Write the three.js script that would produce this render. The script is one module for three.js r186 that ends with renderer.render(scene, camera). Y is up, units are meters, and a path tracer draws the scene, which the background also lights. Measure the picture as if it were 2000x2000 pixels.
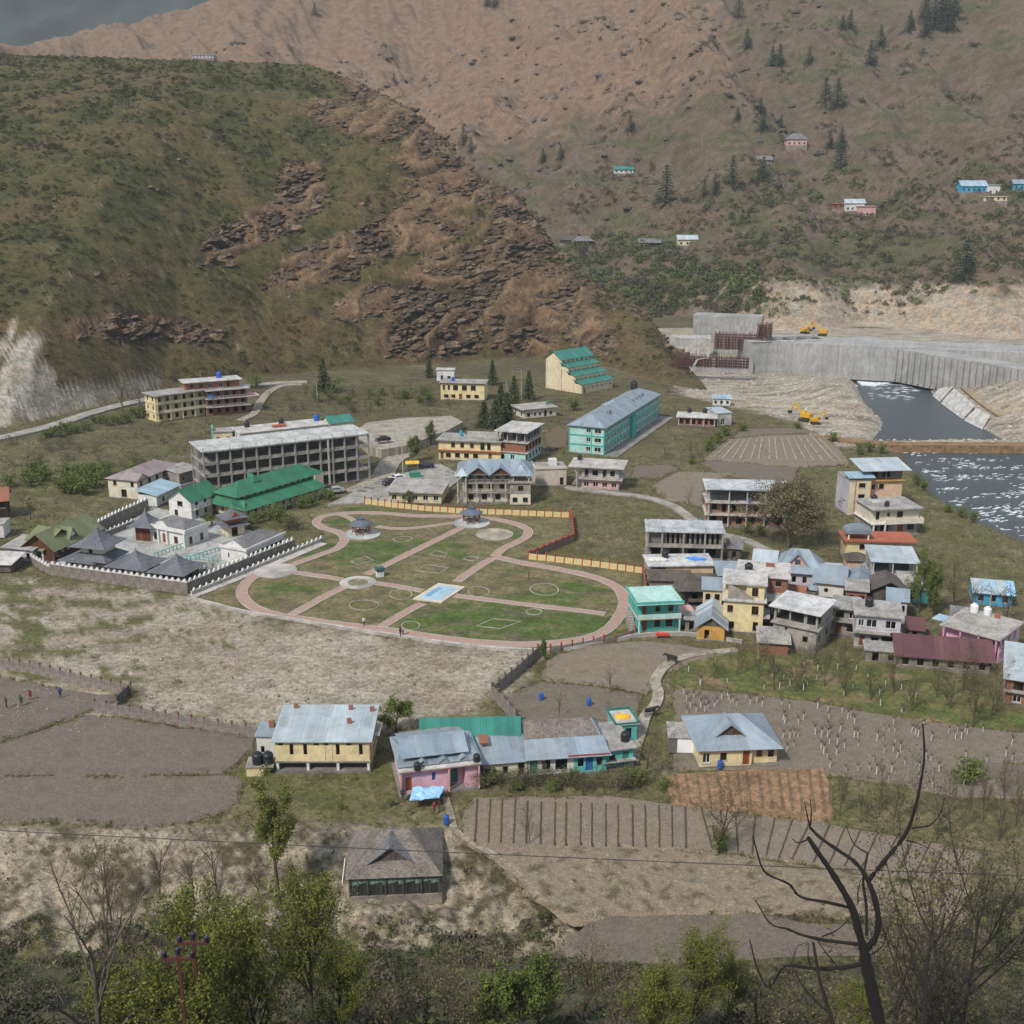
import * as THREE from 'three';
import { mergeGeometries } from 'three/addons/utils/BufferGeometryUtils.js';
import { MarchingCubes } from 'three/addons/objects/MarchingCubes.js';
import { createNoise2D, createNoise3D } from 'simplex-noise';

// ---------------------------------------------------------------- camera, sky, sun, exposure
const EYE = 76, PITCH = THREE.MathUtils.degToRad(16.5), FOC = 2200;
const scene = new THREE.Scene();
const camera = new THREE.PerspectiveCamera(2 * Math.atan(1000 / FOC) * 180 / Math.PI, 1, 0.5, 9000);
camera.position.set(0, EYE, 0);
camera.rotation.x = -PITCH;
scene.add(camera);
const renderer = new THREE.WebGLRenderer({ antialias: true });
renderer.toneMapping = THREE.LinearToneMapping;
renderer.toneMappingExposure = 1.4;
renderer.shadowMap.enabled = true;
{ // thin bright cloud over a pale blue sky
  const w = 256, h = 128, d = new Float32Array(w * h * 4), n3 = createNoise3D(mulberry(5));
  for (let j = 0; j < h; j++) for (let i = 0; i < w; i++) {
    const el = (j + 0.5) / h * Math.PI - Math.PI / 2, az = (i + 0.5) / w * 2 * Math.PI;
    const x = Math.cos(el) * Math.cos(az), y = Math.sin(el), z = Math.cos(el) * Math.sin(az);
    const s = 1 / (Math.max(y, 0) + 0.25);
    const c = THREE.MathUtils.smoothstep(n3(x * s * 1.1, 3, z * s * 1.1) * 0.6 + n3(x * s * 2.7, 9, z * s * 2.7) * 0.4, -0.4, 0.7);
    const k = y < 0 ? 0.5 : 1, hz = Math.pow(1 - Math.max(y, 0), 3);
    const o = (j * w + i) * 4;
    d[o] = k * (0.28 + 0.19 * c + 0.1 * hz); d[o + 1] = k * (0.35 + 0.145 * c + 0.085 * hz); d[o + 2] = k * (0.46 + 0.085 * c + 0.05 * hz); d[o + 3] = 1;
  }
  const t = new THREE.DataTexture(d, w, h, THREE.RGBAFormat, THREE.FloatType);
  t.mapping = THREE.EquirectangularReflectionMapping; t.magFilter = t.minFilter = THREE.LinearFilter; t.needsUpdate = true;
  scene.background = t; scene.environment = t;
}
const sun = new THREE.DirectionalLight(new THREE.Color(1, 0.94, 0.86), 2.75);
sun.position.set(-260, 460, 40); sun.target.position.set(0, 0, -300);
sun.castShadow = true; sun.shadow.radius = 14; sun.shadow.mapSize.set(4096, 4096);
Object.assign(sun.shadow.camera, { left: -500, right: 500, top: 500, bottom: -500, near: 1, far: 2000 });
scene.add(sun, sun.target);
scene.fog = new THREE.FogExp2(new THREE.Color(0.62, 0.68, 0.76), 0.00009);

// ---------------------------------------------------------------- helpers
function mulberry(a) { return () => { a |= 0; a = a + 0x6D2B79F5 | 0; let t = Math.imul(a ^ a >>> 15, 1 | a); t = t + Math.imul(t ^ t >>> 7, 61 | t) ^ t; return ((t ^ t >>> 14) >>> 0) / 4294967296; }; }
const rnd = mulberry(77), rr = (a, b) => a + (b - a) * rnd();
const N2 = createNoise2D(mulberry(11)), N3 = createNoise3D(mulberry(12));
const fbm = (x, y, o = 4) => { let s = 0, a = 0.5, t = 0; for (let i = 0; i < o; i++) { s += a * N2(x, y); t += a; a *= 0.5; x = x * 2.03 + 7.1; y = y * 2.03 - 3.7; } return s / t; };
const ridged = (x, y, o = 4) => { let s = 0, a = 0.5, t = 0; for (let i = 0; i < o; i++) { const n = 1 - Math.abs(N2(x, y)); s += a * n * n; t += a; a *= 0.5; x = x * 2.07 + 3.3; y = y * 2.07 + 1.9; } return s / t; };
const ss = (x, a, b) => { let t = (x - a) / (b - a); t = t < 0 ? 0 : t > 1 ? 1 : t; return t * t * (3 - 2 * t); };
const lerp = THREE.MathUtils.lerp, clamp = THREE.MathUtils.clamp;
const table = T => x => { if (x <= T[0][0]) return T[0][1]; for (let i = 1; i < T.length; i++) if (x <= T[i][0]) { const [a, b] = T[i - 1], [c, d] = T[i]; return b + (d - b) * (x - a) / (c - a); } return T[T.length - 1][1]; };
const mix3 = (a, b, t) => [a[0] + (b[0] - a[0]) * t, a[1] + (b[1] - a[1]) * t, a[2] + (b[2] - a[2]) * t];
const sp = Math.sin(PITCH), cp = Math.cos(PITCH);
const sight = (u, v) => { const a = (u - 1000) / FOC, b = -(v - 1000) / FOC; return [a, b * cp - sp, -b * sp - cp]; };
// survey of the photograph: the place where a line of sight meets a level h
const P = (u, v, h = 0) => { const d = sight(u, v), t = (h - EYE) / d[1]; return [d[0] * t, h, d[2] * t]; };
const used = {};
function numbered(n) { if (!(n in used)) { used[n] = 0; return n; } used[n]++; return n + '_' + String(used[n]).padStart(3, '0'); }
function tag(o, label, category, group, kind) { if (label) o.userData.label = label; if (category) o.userData.category = category; if (group) o.userData.group = group; if (kind) o.userData.kind = kind; return o; }
function shadows(o) { o.castShadow = o.receiveShadow = true; return o; }
function thing(name, label, category, pos = [0, 0, 0], turn = 0, group) {
  const o = new THREE.Group(); o.name = numbered(name); o.position.set(...pos); o.rotation.y = turn;
  tag(o, label, category, group); scene.add(o); return o;
}
function part(name, geo, mat, parent) { const m = shadows(new THREE.Mesh(geo, mat)); m.name = name; parent.add(m); return m; }
function single(name, geo, mat, label, category, group, kind) { const m = shadows(new THREE.Mesh(geo, mat)); m.name = numbered(name); tag(m, label, category, group, kind); scene.add(m); return m; }
function copyOf(src, pos, turn, scale, label, group) {
  const c = src.clone(); c.name = numbered(src.name.replace(/_\d{3}$/, '')); c.userData = { ...src.userData };
  c.position.set(...pos); c.rotation.y = turn; if (scale) Array.isArray(scale) ? c.scale.set(...scale) : c.scale.setScalar(scale);
  if (label) c.userData.label = label; if (group) c.userData.group = group; scene.add(c); return c;
}
function inPoly(pl, x, z) { let c = false; for (let i = 0, j = pl.length - 1; i < pl.length; j = i++) { const [xi, zi] = pl[i], [xj, zj] = pl[j]; if ((zi > z) !== (zj > z) && x < (xj - xi) * (z - zi) / (zj - zi) + xi) c = !c; } return c; }
function segDist(x, z, a, b) { const dx = b[0] - a[0], dz = b[1] - a[1]; const t = clamp(((x - a[0]) * dx + (z - a[1]) * dz) / (dx * dx + dz * dz || 1), 0, 1); return Math.hypot(x - a[0] - dx * t, z - a[1] - dz * t); }
function sdPoly(pl, x, z) { let d = 1e9; for (let i = 0, j = pl.length - 1; i < pl.length; j = i++) d = Math.min(d, segDist(x, z, pl[j], pl[i])); return inPoly(pl, x, z) ? d : -d; }
const plan = (pts, h = 0) => pts.map(([u, v]) => { const p = P(u, v, h); return [p[0], p[2]]; });

// ---------------------------------------------------------------- procedural textures (tileable grain, no light in them)
function tileNoise(size, seed, layers) { // layers: [cells, weight]
  const out = new Float32Array(size * size), r = mulberry(seed);
  for (const [c, w] of layers) {
    const g = new Float32Array(c * c); for (let i = 0; i < c * c; i++) g[i] = r();
    for (let y = 0; y < size; y++) for (let x = 0; x < size; x++) {
      const fx = x / size * c, fy = y / size * c, ix = Math.floor(fx), iy = Math.floor(fy);
      let tx = fx - ix, ty = fy - iy; tx = tx * tx * (3 - 2 * tx); ty = ty * ty * (3 - 2 * ty);
      const x1 = (ix + 1) % c, y1 = (iy + 1) % c;
      out[y * size + x] += w * lerp(lerp(g[iy * c + ix], g[iy * c + x1], tx), lerp(g[y1 * c + ix], g[y1 * c + x1], tx), ty);
    }
  }
  let t = 0; for (const l of layers) t += l[1]; for (let i = 0; i < out.length; i++) out[i] /= t; return out;
}
function texFrom(size, f, srgb, metres) {
  const d = new Uint8Array(size * size * 4);
  for (let y = 0; y < size; y++) for (let x = 0; x < size; x++) { const c = f(x, y); const o = (y * size + x) * 4; for (let k = 0; k < 3; k++) d[o + k] = clamp(Math.round(c[k] * 255), 0, 255); d[o + 3] = 255; }
  const t = new THREE.DataTexture(d, size, size); t.wrapS = t.wrapT = THREE.RepeatWrapping; t.magFilter = THREE.LinearFilter; t.minFilter = THREE.LinearMipmapLinearFilter; t.generateMipmaps = true;
  if (srgb) t.colorSpace = THREE.SRGBColorSpace; t.repeat.set(1 / metres, 1 / metres); t.needsUpdate = true; return t;
}
const grey = v => [v, v, v];
const nzA = tileNoise(512, 3, [[8, .2], [24, .25], [64, .25], [160, .2], [400, .2]]);
const nzB = tileNoise(512, 4, [[5, .3], [12, .3], [40, .25], [120, .15]]);
const nzC = tileNoise(512, 8, [[200, .5], [100, .3], [50, .2]]);
const at512 = (n, x, y) => n[(y & 511) * 512 + (x & 511)];
const con = (v, k) => clamp(0.5 + (v - 0.5) * k, 0, 1);
const T = {
  earth: texFrom(512, (x, y) => { const v = con(at512(nzA, x, y), 3.2), w = con(at512(nzB, x, y), 2); return [0.66 + .34 * v, 0.65 + .33 * v + .02 * w, 0.62 + .34 * v + .02 * w]; }, true, 14),
  earthB: texFrom(512, (x, y) => grey(con(at512(nzA, x, y), 2.5)), false, 14),
  rough: texFrom(512, (x, y) => { const v = con(at512(nzA, x, y), 4), w = con(at512(nzB, x, y), 2.6); return [0.72 + .28 * v, 0.72 + .25 * v + .03 * w, 0.69 + .26 * v + .05 * w]; }, true, 30),
  roughB: texFrom(512, (x, y) => grey(con(at512(nzA, x, y), 3) * .7 + .3 * con(at512(nzB, x, y), 3)), false, 42),
  clods: texFrom(512, (x, y) => { const v = con(at512(nzC, x, y), 2.2) * .6 + .4 * con(at512(nzA, x, y), 3); return [0.68 + .32 * v, 0.68 + .31 * v, 0.67 + .3 * v]; }, true, 9),
  clodsB: texFrom(512, (x, y) => grey(con(at512(nzC, x, y), 2.4)), false, 9),
  plaster: texFrom(512, (x, y) => { const v = con(at512(nzB, x, y), 2.4), s = con(at512(nzB, x * 4, y >> 2), 3), g = con(at512(nzA, x, y), 2); const k = 0.8 + .12 * v + .05 * g + .03 * s; return [k, k * .995, k * .985]; }, true, 7),
  concrete: texFrom(512, (x, y) => { const v = con(at512(nzB, x, y), 3), s = con(at512(nzB, x * 3, (y >> 1) + 40), 3.4), g = con(at512(nzA, x, y), 3); const k = 0.66 + .18 * v + .08 * s + .08 * g; return [k, k * .99, k * .975]; }, true, 9),
  concreteL: texFrom(512, (x, y) => { const v = con(at512(nzA, x, y), 2.6), s = con(at512(nzC, x >> 1, y >> 3), 2.2), g = con(at512(nzB, x * 2, y * 2), 2); const k = 0.72 + .12 * v + .08 * s + .08 * g; return [k, k * .995, k * .985]; }, true, 41),
  concreteB: texFrom(512, (x, y) => grey(con(at512(nzA, x, y), 2.5)), false, 9),
  bark: texFrom(256, (x, y) => { const v = con(at512(nzC, x * 2, y >> 1), 3); return [0.55 + .45 * v, 0.55 + .43 * v, 0.53 + .42 * v]; }, true, 1),
  slate: texFrom(512, (x, y) => { // small split stones in courses of 0.3 m, seen only as grain at this distance
    const row = Math.floor(y / 12), off = (row % 2) * 9 + (row * 37 % 11), cell = Math.floor((x + off) / 18);
    const r = Math.abs(Math.sin((cell % 28) * 12.9898 + row * 78.233) * 43758.5453) % 1; const g = con(at512(nzA, x, y), 3), w = con(at512(nzB, x, y), 2.6);
    const k = 0.56 + .2 * r + .12 * g + .12 * w; return [k, k * (.97 + .03 * w), k * (.95 + .05 * r)]; }, true, 7),
  slateB: texFrom(512, (x, y) => { const row = Math.floor(y / 12), off = (row % 2) * 9 + (row * 37 % 11); return grey(((y % 12) / 12) * .6 + (((x + off) % 18) < 2 ? 0 : .4)); }, false, 7),
  tin: texFrom(512, (x, y) => { const sheet = Math.floor(x / 64), r = Math.abs(Math.sin(sheet * 91.7) * 4758.5) % 1, band = Math.floor(y / 171), r2 = Math.abs(Math.sin((sheet + band * 8) * 31.1) * 9758.5) % 1; const v = con(at512(nzB, x, y), 2.6), s = con(at512(nzB, x * 5, y >> 2), 3); const k = 0.74 + .09 * r + .06 * r2 + .08 * v + .04 * s; return [k, k, k * (.985 + .015 * v)]; }, true, 8),
  tinB: texFrom(512, (x, y) => grey(.5 + .5 * Math.sin(x / 512 * 2 * Math.PI * 40)), false, 8),
  wood: texFrom(256, (x, y) => { const v = con(at512(nzC, x, y >> 3), 3), b = Math.floor(x / 32) * 17 % 7 / 7; const k = .6 + .2 * v + .2 * b; return [k, k * .97, k * .94]; }, true, 2),
  brick: texFrom(512, (x, y) => { const row = Math.floor(y / 16), xx = x + (row % 2) * 16, c = Math.floor(xx / 32), r = Math.abs(Math.sin((c % 16) * 12.98 + row * 78.2) * 43758.5) % 1; const mortar = (y % 16 < 3 || xx % 32 < 3); const k = mortar ? .95 : .62 + .26 * r; return mortar ? [k * .93, k * .9, k * .86] : [k, k * .94, k * .9]; }, true, 2.4),
  water: texFrom(512, (x, y) => grey(con(at512(nzB, x, y), 2) * .5 + .5 * con(at512(nzA, x, y), 2)), false, 16),
};
function mat(rgb, tex, rough = .9, bump = 0, extra = {}) {
  const m = new THREE.MeshStandardMaterial({ color: new THREE.Color().setRGB(...rgb), roughness: rough, side: THREE.DoubleSide, ...extra });
  if (tex) m.map = T[tex]; if (tex && bump && T[tex + 'B']) { m.bumpMap = T[tex + 'B']; m.bumpScale = bump; }
  return m;
}
// ---------------------------------------------------------------- terrain
const slopeT = table([[0, 74], [20, 55.5], [40, 37], [60, 22], [75, 11.5], [85, 5], [92, 1.2], [98, 0]]);
const hillBase = table([[-420, 230], [-260, 300], [-205, 330], [-162, 352], [-132, 415], [-93, 452], [-32, 480], [11, 497], [40, 470], [59, 432], [70, 418]]);
const hillCrestD = table([[-420, 640], [-263, 622], [-105, 620], [-77, 602], [-50, 586], [-32, 571], [-17, 556], [0, 546], [10, 541], [21, 532], [35, 521], [51, 511], [65, 491], [69, 462], [74, 432]]);
const hillCrestH = table([[-420, 140], [-263, 137], [-160, 134], [-105, 132], [-77, 122], [-50, 109], [-32, 93], [-17, 78], [0, 70], [10, 60], [21, 43], [35, 31], [51, 24], [61, 17], [67, 8], [74, 0]]);
const mtnBase = table([[-900, 780], [-300, 760], [-60, 740], [40, 690], [90, 640], [130, 610], [200, 590], [300, 570], [500, 540], [900, 500]]);
const river = [plan([[1620, 707], [1652, 721], [1680, 752], [1694, 790], [1722, 815], [1734, 826], [1725, 845], [1713, 862], [1955, 862], [1925, 845], [1880, 820], [1840, 790], [1802, 757], [1795, 742], [1720, 722]], -2),
  plan([[1738, 874], [1770, 890], [1790, 915], [1812, 950], [1850, 980], [1900, 1010], [1960, 1040], [2060, 1080], [2300, 1180], [2300, 960], [2060, 905], [1975, 880]], -2)];
const moundA = P(1630, 778), bankR = plan([[1806, 750], [1850, 775], [1945, 828], [2010, 846], [2400, 870], [2400, 690], [1800, 690]]);
const H = (x, z) => {
  const D = -z;
  // flat valley floor with slight unevenness
  let h = -0.22 + 0.12 * fbm(x / 23, z / 23, 3);
  if (D < 130) {
    h += slopeT(D + 5 * fbm(x / 30, D / 30, 2) * ss(D, 100, 60)) * 1;
    const dip = ss(x, 30, -4) * ss(D, 94, 103) * ss(D, 121.5, 110);
    h -= 3.2 * dip; h += dip * (1.3 * fbm(x / 9, z / 9, 3) + .7 * Math.max(0, fbm(x / 3.2, z / 3.2, 2)));
    if (D < 95) h += 1.2 * fbm(x / 7, z / 7, 3) * ss(D, 95, 80);
  }
  if (D > 230 && x > 70) { let d = -99; for (const r of river) d = Math.max(d, sdPoly(r, x, z)); if (d > -9) h -= 4.2 * ss(d, -6, 4); h += 6 * Math.exp(-(((x - moundA[0]) / 13) ** 2 + ((z - moundA[2]) / 26) ** 2)) * ss(d, 0, -8); h += 9.2 * ss(sdPoly(bankR, x, z), 2, 26); }
  return h;
};
const Hhill = (x, z) => {
  const D = -z, b = hillBase(x), c = hillCrestD(x), k = hillCrestH(x);
  if (k <= 0.01 || D < b) return -5;
  if (D > c) return k - Math.max(0, D - c - (x < -90 ? 40 : 3)) * 0.62 - (D - c) * 0.03;
  const t = (D - b) / (c - b);
  return k * (0.45 * t + 0.55 * Math.sin(t * Math.PI / 2)) - 0.3;
};
const Hmtn = (x, z) => {
  const D = -z, b = mtnBase(x) + 26 * fbm(x / 120, 5.5, 2);
  if (D < b) return -5;
  const e = D - b; let h = 0.47 * e - 16 * ss(e, 40, 220) + 9 * ss(e, 0, 26);
  h += ss(e, 0, 160) * (34 * (ridged((x + D * 0.55) / 230, (D - x * 0.3) / 620, 4) - 0.55) + 9 * fbm(x / 60, D / 60, 3));
  const ter = ss(x, 20, 120) * ss(h, 150, 60) * 0.5; const q = 5.5, f = h / q, fr = f - Math.floor(f); h = lerp(h, (Math.floor(f) + ss(fr, 0.6, 1)) * q, ter);
  if (x < -280) h = Math.min(h, 199 + (x + 520) * 0.314 + 6 * fbm(x / 40, D / 40, 3) - Math.max(0, e - 560) * .5);
  return h;
};
const ground = (x, z) => Math.max(H(x, z), Hhill(x, z), Hmtn(x, z));
function hit(u, v) { const d = sight(u, v); for (let t = 20, s = 6; t < 2600; t += s) { const x = d[0] * t, y = EYE + d[1] * t, z = d[2] * t; if (y < ground(x, z)) { let a = t - s, b = t; for (let i = 0; i < 14; i++) { const m = (a + b) / 2; if (EYE + d[1] * m < ground(d[0] * m, d[2] * m)) b = m; else a = m; } return [d[0] * b, ground(d[0] * b, d[2] * b), d[2] * b]; } s = Math.max(1, t / 160); } return [d[0] * 1500, 200, d[2] * 1500]; }
// rock outcrops of the hill, as ellipses in width and height on its face
const rocks = [[690, 232, 110, 30, 14], [500, 445, 115, 38, -26], [590, 365, 50, 56, -35], [640, 510, 115, 46, -18], [805, 445, 115, 48, -6], [880, 520, 105, 38, -14], [850, 640, 130, 66, -6], [985, 520, 70, 120, 14], [925, 330, 70, 56, 32], [1010, 398, 48, 60, 0], [1085, 580, 80, 60, 10], [1015, 640, 80, 56, 20], [740, 585, 110, 30, -12], [300, 640, 130, 22, 14], [850, 250, 60, 26, 35], [1150, 640, 60, 34, 20]]
  .map(([u, v, rx, ry, a]) => { const p = hit(u, v), s = 1.0 / (FOC / (-p[2] * cp)); const r = a * Math.PI / 180; return [p[0], p[1], rx * s, ry * s / 0.95, Math.cos(r), -Math.sin(r)]; });
const rockMask = (x, y) => { let m = 0; for (const [cx, cy, rx, ry, c, s] of rocks) { const dx = x - cx, dy = y - cy, a = (dx * c + dy * s) / rx, b = (-dx * s + dy * c) / ry; m = Math.max(m, 1.25 - Math.hypot(a, b)); } return m; };
const scarPts = [[14, 660, 10, 34], [10, 730, 14, 60], [48, 700, 18, 46], [58, 765, 26, 50], [20, 810, 50, 30], [120, 790, 50, 28], [180, 775, 40, 20], [250, 755, 44, 14]].map(([u, v, rx, ry]) => { const p = hit(u, v), s = -p[2] / FOC; return [p[0], p[1], rx * s, ry * s]; });
const scarMask = (x, y) => { let m = 0; for (const [cx, cy, rx, ry] of scarPts) m = Math.max(m, 1.2 - Math.hypot((x - cx) / rx, (y - cy) / ry)); return m; };
const plain = plan([[-120, 1120], [60, 1130], [375, 1160], [520, 1196], [760, 1238], [1060, 1272], [965, 1360], [1000, 1400], [700, 1420], [490, 1425], [250, 1365], [190, 1395], [-150, 1305]]);
const gravel = plan([[1325, 700], [1480, 715], [1640, 700], [1800, 720], [2150, 760], [2150, 900], [1990, 890], [1720, 872], [1600, 872], [1560, 825], [1440, 795], [1325, 770]]);
const gravelN = plan([[1270, 640], [1700, 640], [2200, 650], [2200, 780], [1600, 740], [1325, 760]]);
const C = { // linear base colours
  grass: [.135, .125, .055], grassG: [.112, .118, .036], dry: [.215, .183, .12], dust: [.315, .268, .218], dust2: [.395, .355, .305], hillG: [.056, .066, .021], hillO: [.086, .08, .033], hillB: [.112, .086, .05],
  rockA: [.15, .102, .074], rockB: [.225, .165, .128], rockD: [.062, .047, .039], pale: [.40, .415, .46], tan: [.27, .19, .125], tan2: [.215, .152, .105], mtnO: [.135, .108, .068], mtnB: [.168, .13, .094], mtnG: [.085, .102, .036], stone: [.13, .105, .085], grav: [.42, .385, .33], gravD: [.30, .265, .22], sand: [.46, .38, .29], scrub: [.10, .085, .05], scrubP: [.34, .292, .232] };
const groundSheets = {};
{
  const A0 = -37, A1 = 37, NA = 660, rad = [];
  const band = (a, b, n, g = 1) => { for (let i = 0; i < n; i++) { const t = i / n; rad.push(a + (b - a) * (g === 1 ? t : Math.pow(t, g))); } };
  band(4, 70, 34); band(70, 130, 90); band(130, 300, 80); band(300, 425, 64); band(425, 625, 235); band(625, 700, 40); band(700, 1050, 170); band(1050, 1900, 100, 1.2); rad.push(1900);
  const NR = rad.length, nv = (NA + 1) * NR, pos = new Float32Array(nv * 3), col = new Float32Array(nv * 3), uv = new Float32Array(nv * 2), zone = new Uint8Array(nv);
  for (let j = 0; j < NR; j++) for (let i = 0; i <= NA; i++) {
    const a = (A0 + (A1 - A0) * i / NA) * Math.PI / 180, o = j * (NA + 1) + i;
    let D = rad[j], x = Math.tan(a) * D, z = -D; // straight ranks
    const hv = H(x, z), hh = Hhill(x, z), hm = Hmtn(x, z);
    let y = Math.max(hv, hh, hm), zn = y === hm ? 3 : y === hh ? 2 : D < 106 && y > -0.6 && D < 100 ? 0 : 1, c;
    const n1 = fbm(x / 31, z / 31, 4), n2 = fbm(x / 9 + 40, z / 9, 3), n3 = N2(x / 2.1, z / 2.1);
    if (zn === 2) {
      const m = rockMask(x, y) + 0.3 * fbm((y * .9 - x * .42) / 7, (x * .9 + y * .42) / 24, 4) + .1 * n3, st = (y * 0.9 - x * 0.42) , al = x * .9 + y * .42, warp = fbm(al / 45 + 3, st / 45, 3), strat = ridged(st / 26 + .6 * warp, al / 120, 3), fine = fbm(st / 3.6 + .8 * warp, al / 26, 3), sc = scarMask(x, y) + .25 * fbm(x / 6, y / 16, 3);
      const rk = ss(m, 0.26, 0.44), edge = ss(y, 0, 4) * ss(hillCrestH(x) - y, -1, 10);
      const disp = edge * (rk * (7 * (strat - 0.5) + 1.5 * fine) + (1 - rk) * (2.2 * n1 + 0.8 * n2 + 0.12 * n3) - 1.5 * ss(sc, .1, .5)) * (1 - .75 * ss(sc, 0, .2));
      y += disp * 0.5; z += disp * 0.86;
      c = mix3(C.hillG, C.hillO, ss(n1 + .4 * n2, -.35, .45)); c = mix3(c, C.hillB, ss(fbm(x / 70 + 9, y / 25, 3) + .5 * n3 * .4, .05, .5) * .75); c = mix3(c, C.hillB, ss(y + 30 * n1 + 16 * n2, 34, 22) * .5);
      const rc = mix3(mix3(C.rockD, C.rockA, ss(strat + .3 * fine, .25, .5)), C.rockB, ss(strat + .35 * fine + .1 * n2, .5, .85)); c = mix3(c, rc, rk * (0.75 + .25 * ss(n3, -.4, .2)));
      const pk = fbm(x / 3, y / 12, 3); c = mix3(c, mix3([.24, .235, .245], C.pale, ss(pk + .5 * ss(x, -140, -170), .1, .6)), ss(sc, .12, .3));
      c = mix3(c, C.dry, ss(n3 + n2, .9, 1.3) * .5);
    } else if (zn === 3) {
      const g = ss(y - (104 + .25 * x) + 26 * n1 + 8 * n2, -14, 14) * ss(190 + 40 * n1 - x, 0, 30);
      const rk = ss(ridged((x + y * .9) / 95 + .3 * n1, (y - x * .45) / 30, 3) + .25 * fbm(x / 11, y / 7, 3) - .08, .62, .86);
      c = mix3(mix3(C.mtnB, C.mtnO, ss(n1 + .5 * n2, -.3, .4)), mix3(C.tan, C.tan2, ss(n2, -.4, .5)), g);
      c = mix3(c, C.mtnG, (1 - g) * ss(fbm(x / 90, y / 20 + 3, 4) + .25 * n2 + ss(y, 90, 20) * .25, .12, .5) * .75); c = mix3(c, C.stone, rk * .75);
      const b = mtnBase(x) + 26 * fbm(x / 120, 5.5, 2), e = D - b; c = mix3(c, mix3(C.sand, C.grav, ss(n2, -.3, .4)), ss(e + 10 * n1 + 8 * n2, 34, 20) * ss(x + 30 * n1, 95, 150)); c = mix3(c, C.dry, ss(n2, .45, .9) * .4);
      y += ss(e, 2, 20) * (1.6 * n2 + rk * 2.5);
    } else {
      c = mix3(C.grass, C.grassG, ss(n1, -.1, .5)); c = mix3(c, C.dry, ss(n2 + .5 * n3 - .2 * n1, .0, .75) * .8); c = mix3(c, C.hillB, ss(fbm(x / 17 - 50, z / 17, 3), .15, .55) * .6);
      c = mix3(c, mix3(C.hillB, C.scrub, ss(n2, -.3, .4)), ss(D + 60 * n1 + 40 * n2, 330, 350) * ss(n1 + .8 * n2, -.4, .2) * .8);
      if (D < 130) {
        const sc = ss(D, 97, 103) * ss(D, 123, 120) * ss(x, 33, 20); c = mix3(c, mix3(C.scrubP, C.scrub, ss(n2 + .6 * n3, -.15, .6)), sc);
        if (D < 104) c = mix3(c, mix3(C.scrub, [.2, .165, .12], ss(n2 + n3 * .5, -.2, .6)), ss(D, 104, 97)); c = mix3(c, [.07, .065, .035], ss(D + 9 * n1 + 6 * n2, 100, 97)); c = mix3(c, C.grassG, ss(fbm(x / 8, z / 8 + 30, 3), .12, .45) * ss(D, 112, 104) * .8);
      }
      if (D > 120 && D < 250 && x < 40) { const d = sdPoly(plain, x, z) + 5 * n2 + 3 * n1; if (d > -3) { const gr = ss(fbm(x / 16 + 3, z / 9, 4) + .2 * n3 + ss(x, -35, -85) * .55 - .42 - ss(x, -50, -15) * .35, -.02, .3); let p = mix3(C.dust, C.dust2, ss(n1 + .4 * n2, -.3, .5)); p = mix3(p, C.gravD, ss(n2 + n3 * .3, .4, 1) * .45); p = mix3(p, mix3(C.grass, C.grassG, ss(n2, -.5, .4)), gr); c = mix3(c, p, ss(d, -2, 3)); } }
      if (D > 300 && x > 40) { const d = Math.max(sdPoly(gravel, x, z), sdPoly(gravelN, x, z)) + 4 * n2; if (d > -3) { let p = mix3(C.grav, C.gravD, ss(fbm(x / 26, D / 5, 4) + .3 * n3, -.2, .4)); p = mix3(p, C.sand, ss(n1, 0, .5) * .7); p = mix3(p, [.17, .15, .13], ss(fbm(x / 30 + 9, D / 4 + 7, 4), .22, .45) * .8); p = mix3(p, [.52, .5, .46], ss(fbm(x / 34 - 9, D / 5, 3), .25, .5) * .7); c = mix3(c, p, ss(d, -2, 3)); let q = -99; for (const r of river) q = Math.max(q, sdPoly(r, x, z)); c = mix3(c, [.12, .115, .1], ss(q, -1, 1.5)); } }
    }
    pos[o * 3] = x; pos[o * 3 + 1] = y; pos[o * 3 + 2] = z; uv[o * 2] = x; uv[o * 2 + 1] = -z + y * 0.9; zone[o] = zn;
    const kk = zn === 2 ? [1.18, 1.04, .8] : zn === 3 ? [.96, .91, .88] : [1.22, 1.2, 1.17]; col[o * 3] = c[0] * kk[0]; col[o * 3 + 1] = c[1] * kk[1]; col[o * 3 + 2] = c[2] * kk[2];
  }
  const idx = [[], [], [], []];
  for (let j = 0; j < NR - 1; j++) for (let i = 0; i < NA; i++) { const a = j * (NA + 1) + i, b = a + 1, c = a + NA + 1, d = c + 1; idx[Math.max(zone[a], zone[b], zone[c], zone[d])].push(a, b, c, b, d, c); }
  const full = new THREE.BufferGeometry(); full.setAttribute('position', new THREE.BufferAttribute(pos, 3)); full.setIndex(idx.flat().length < 2 ? [] : [].concat(...[idx[0]], idx[1], idx[2], idx[3])); full.computeVertexNormals(); const nor = full.attributes.normal.array;
  const names = ['foreground_slope', 'valley_ground', 'rocky_hill', 'mountain_slope'], labels = ['scrubby brown foreground slope falling to the fields', 'brown and green valley floor with dusty open ground', 'steep green hill with brown rock outcrops behind the village', 'tan and olive mountain slope filling the background'];
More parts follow.
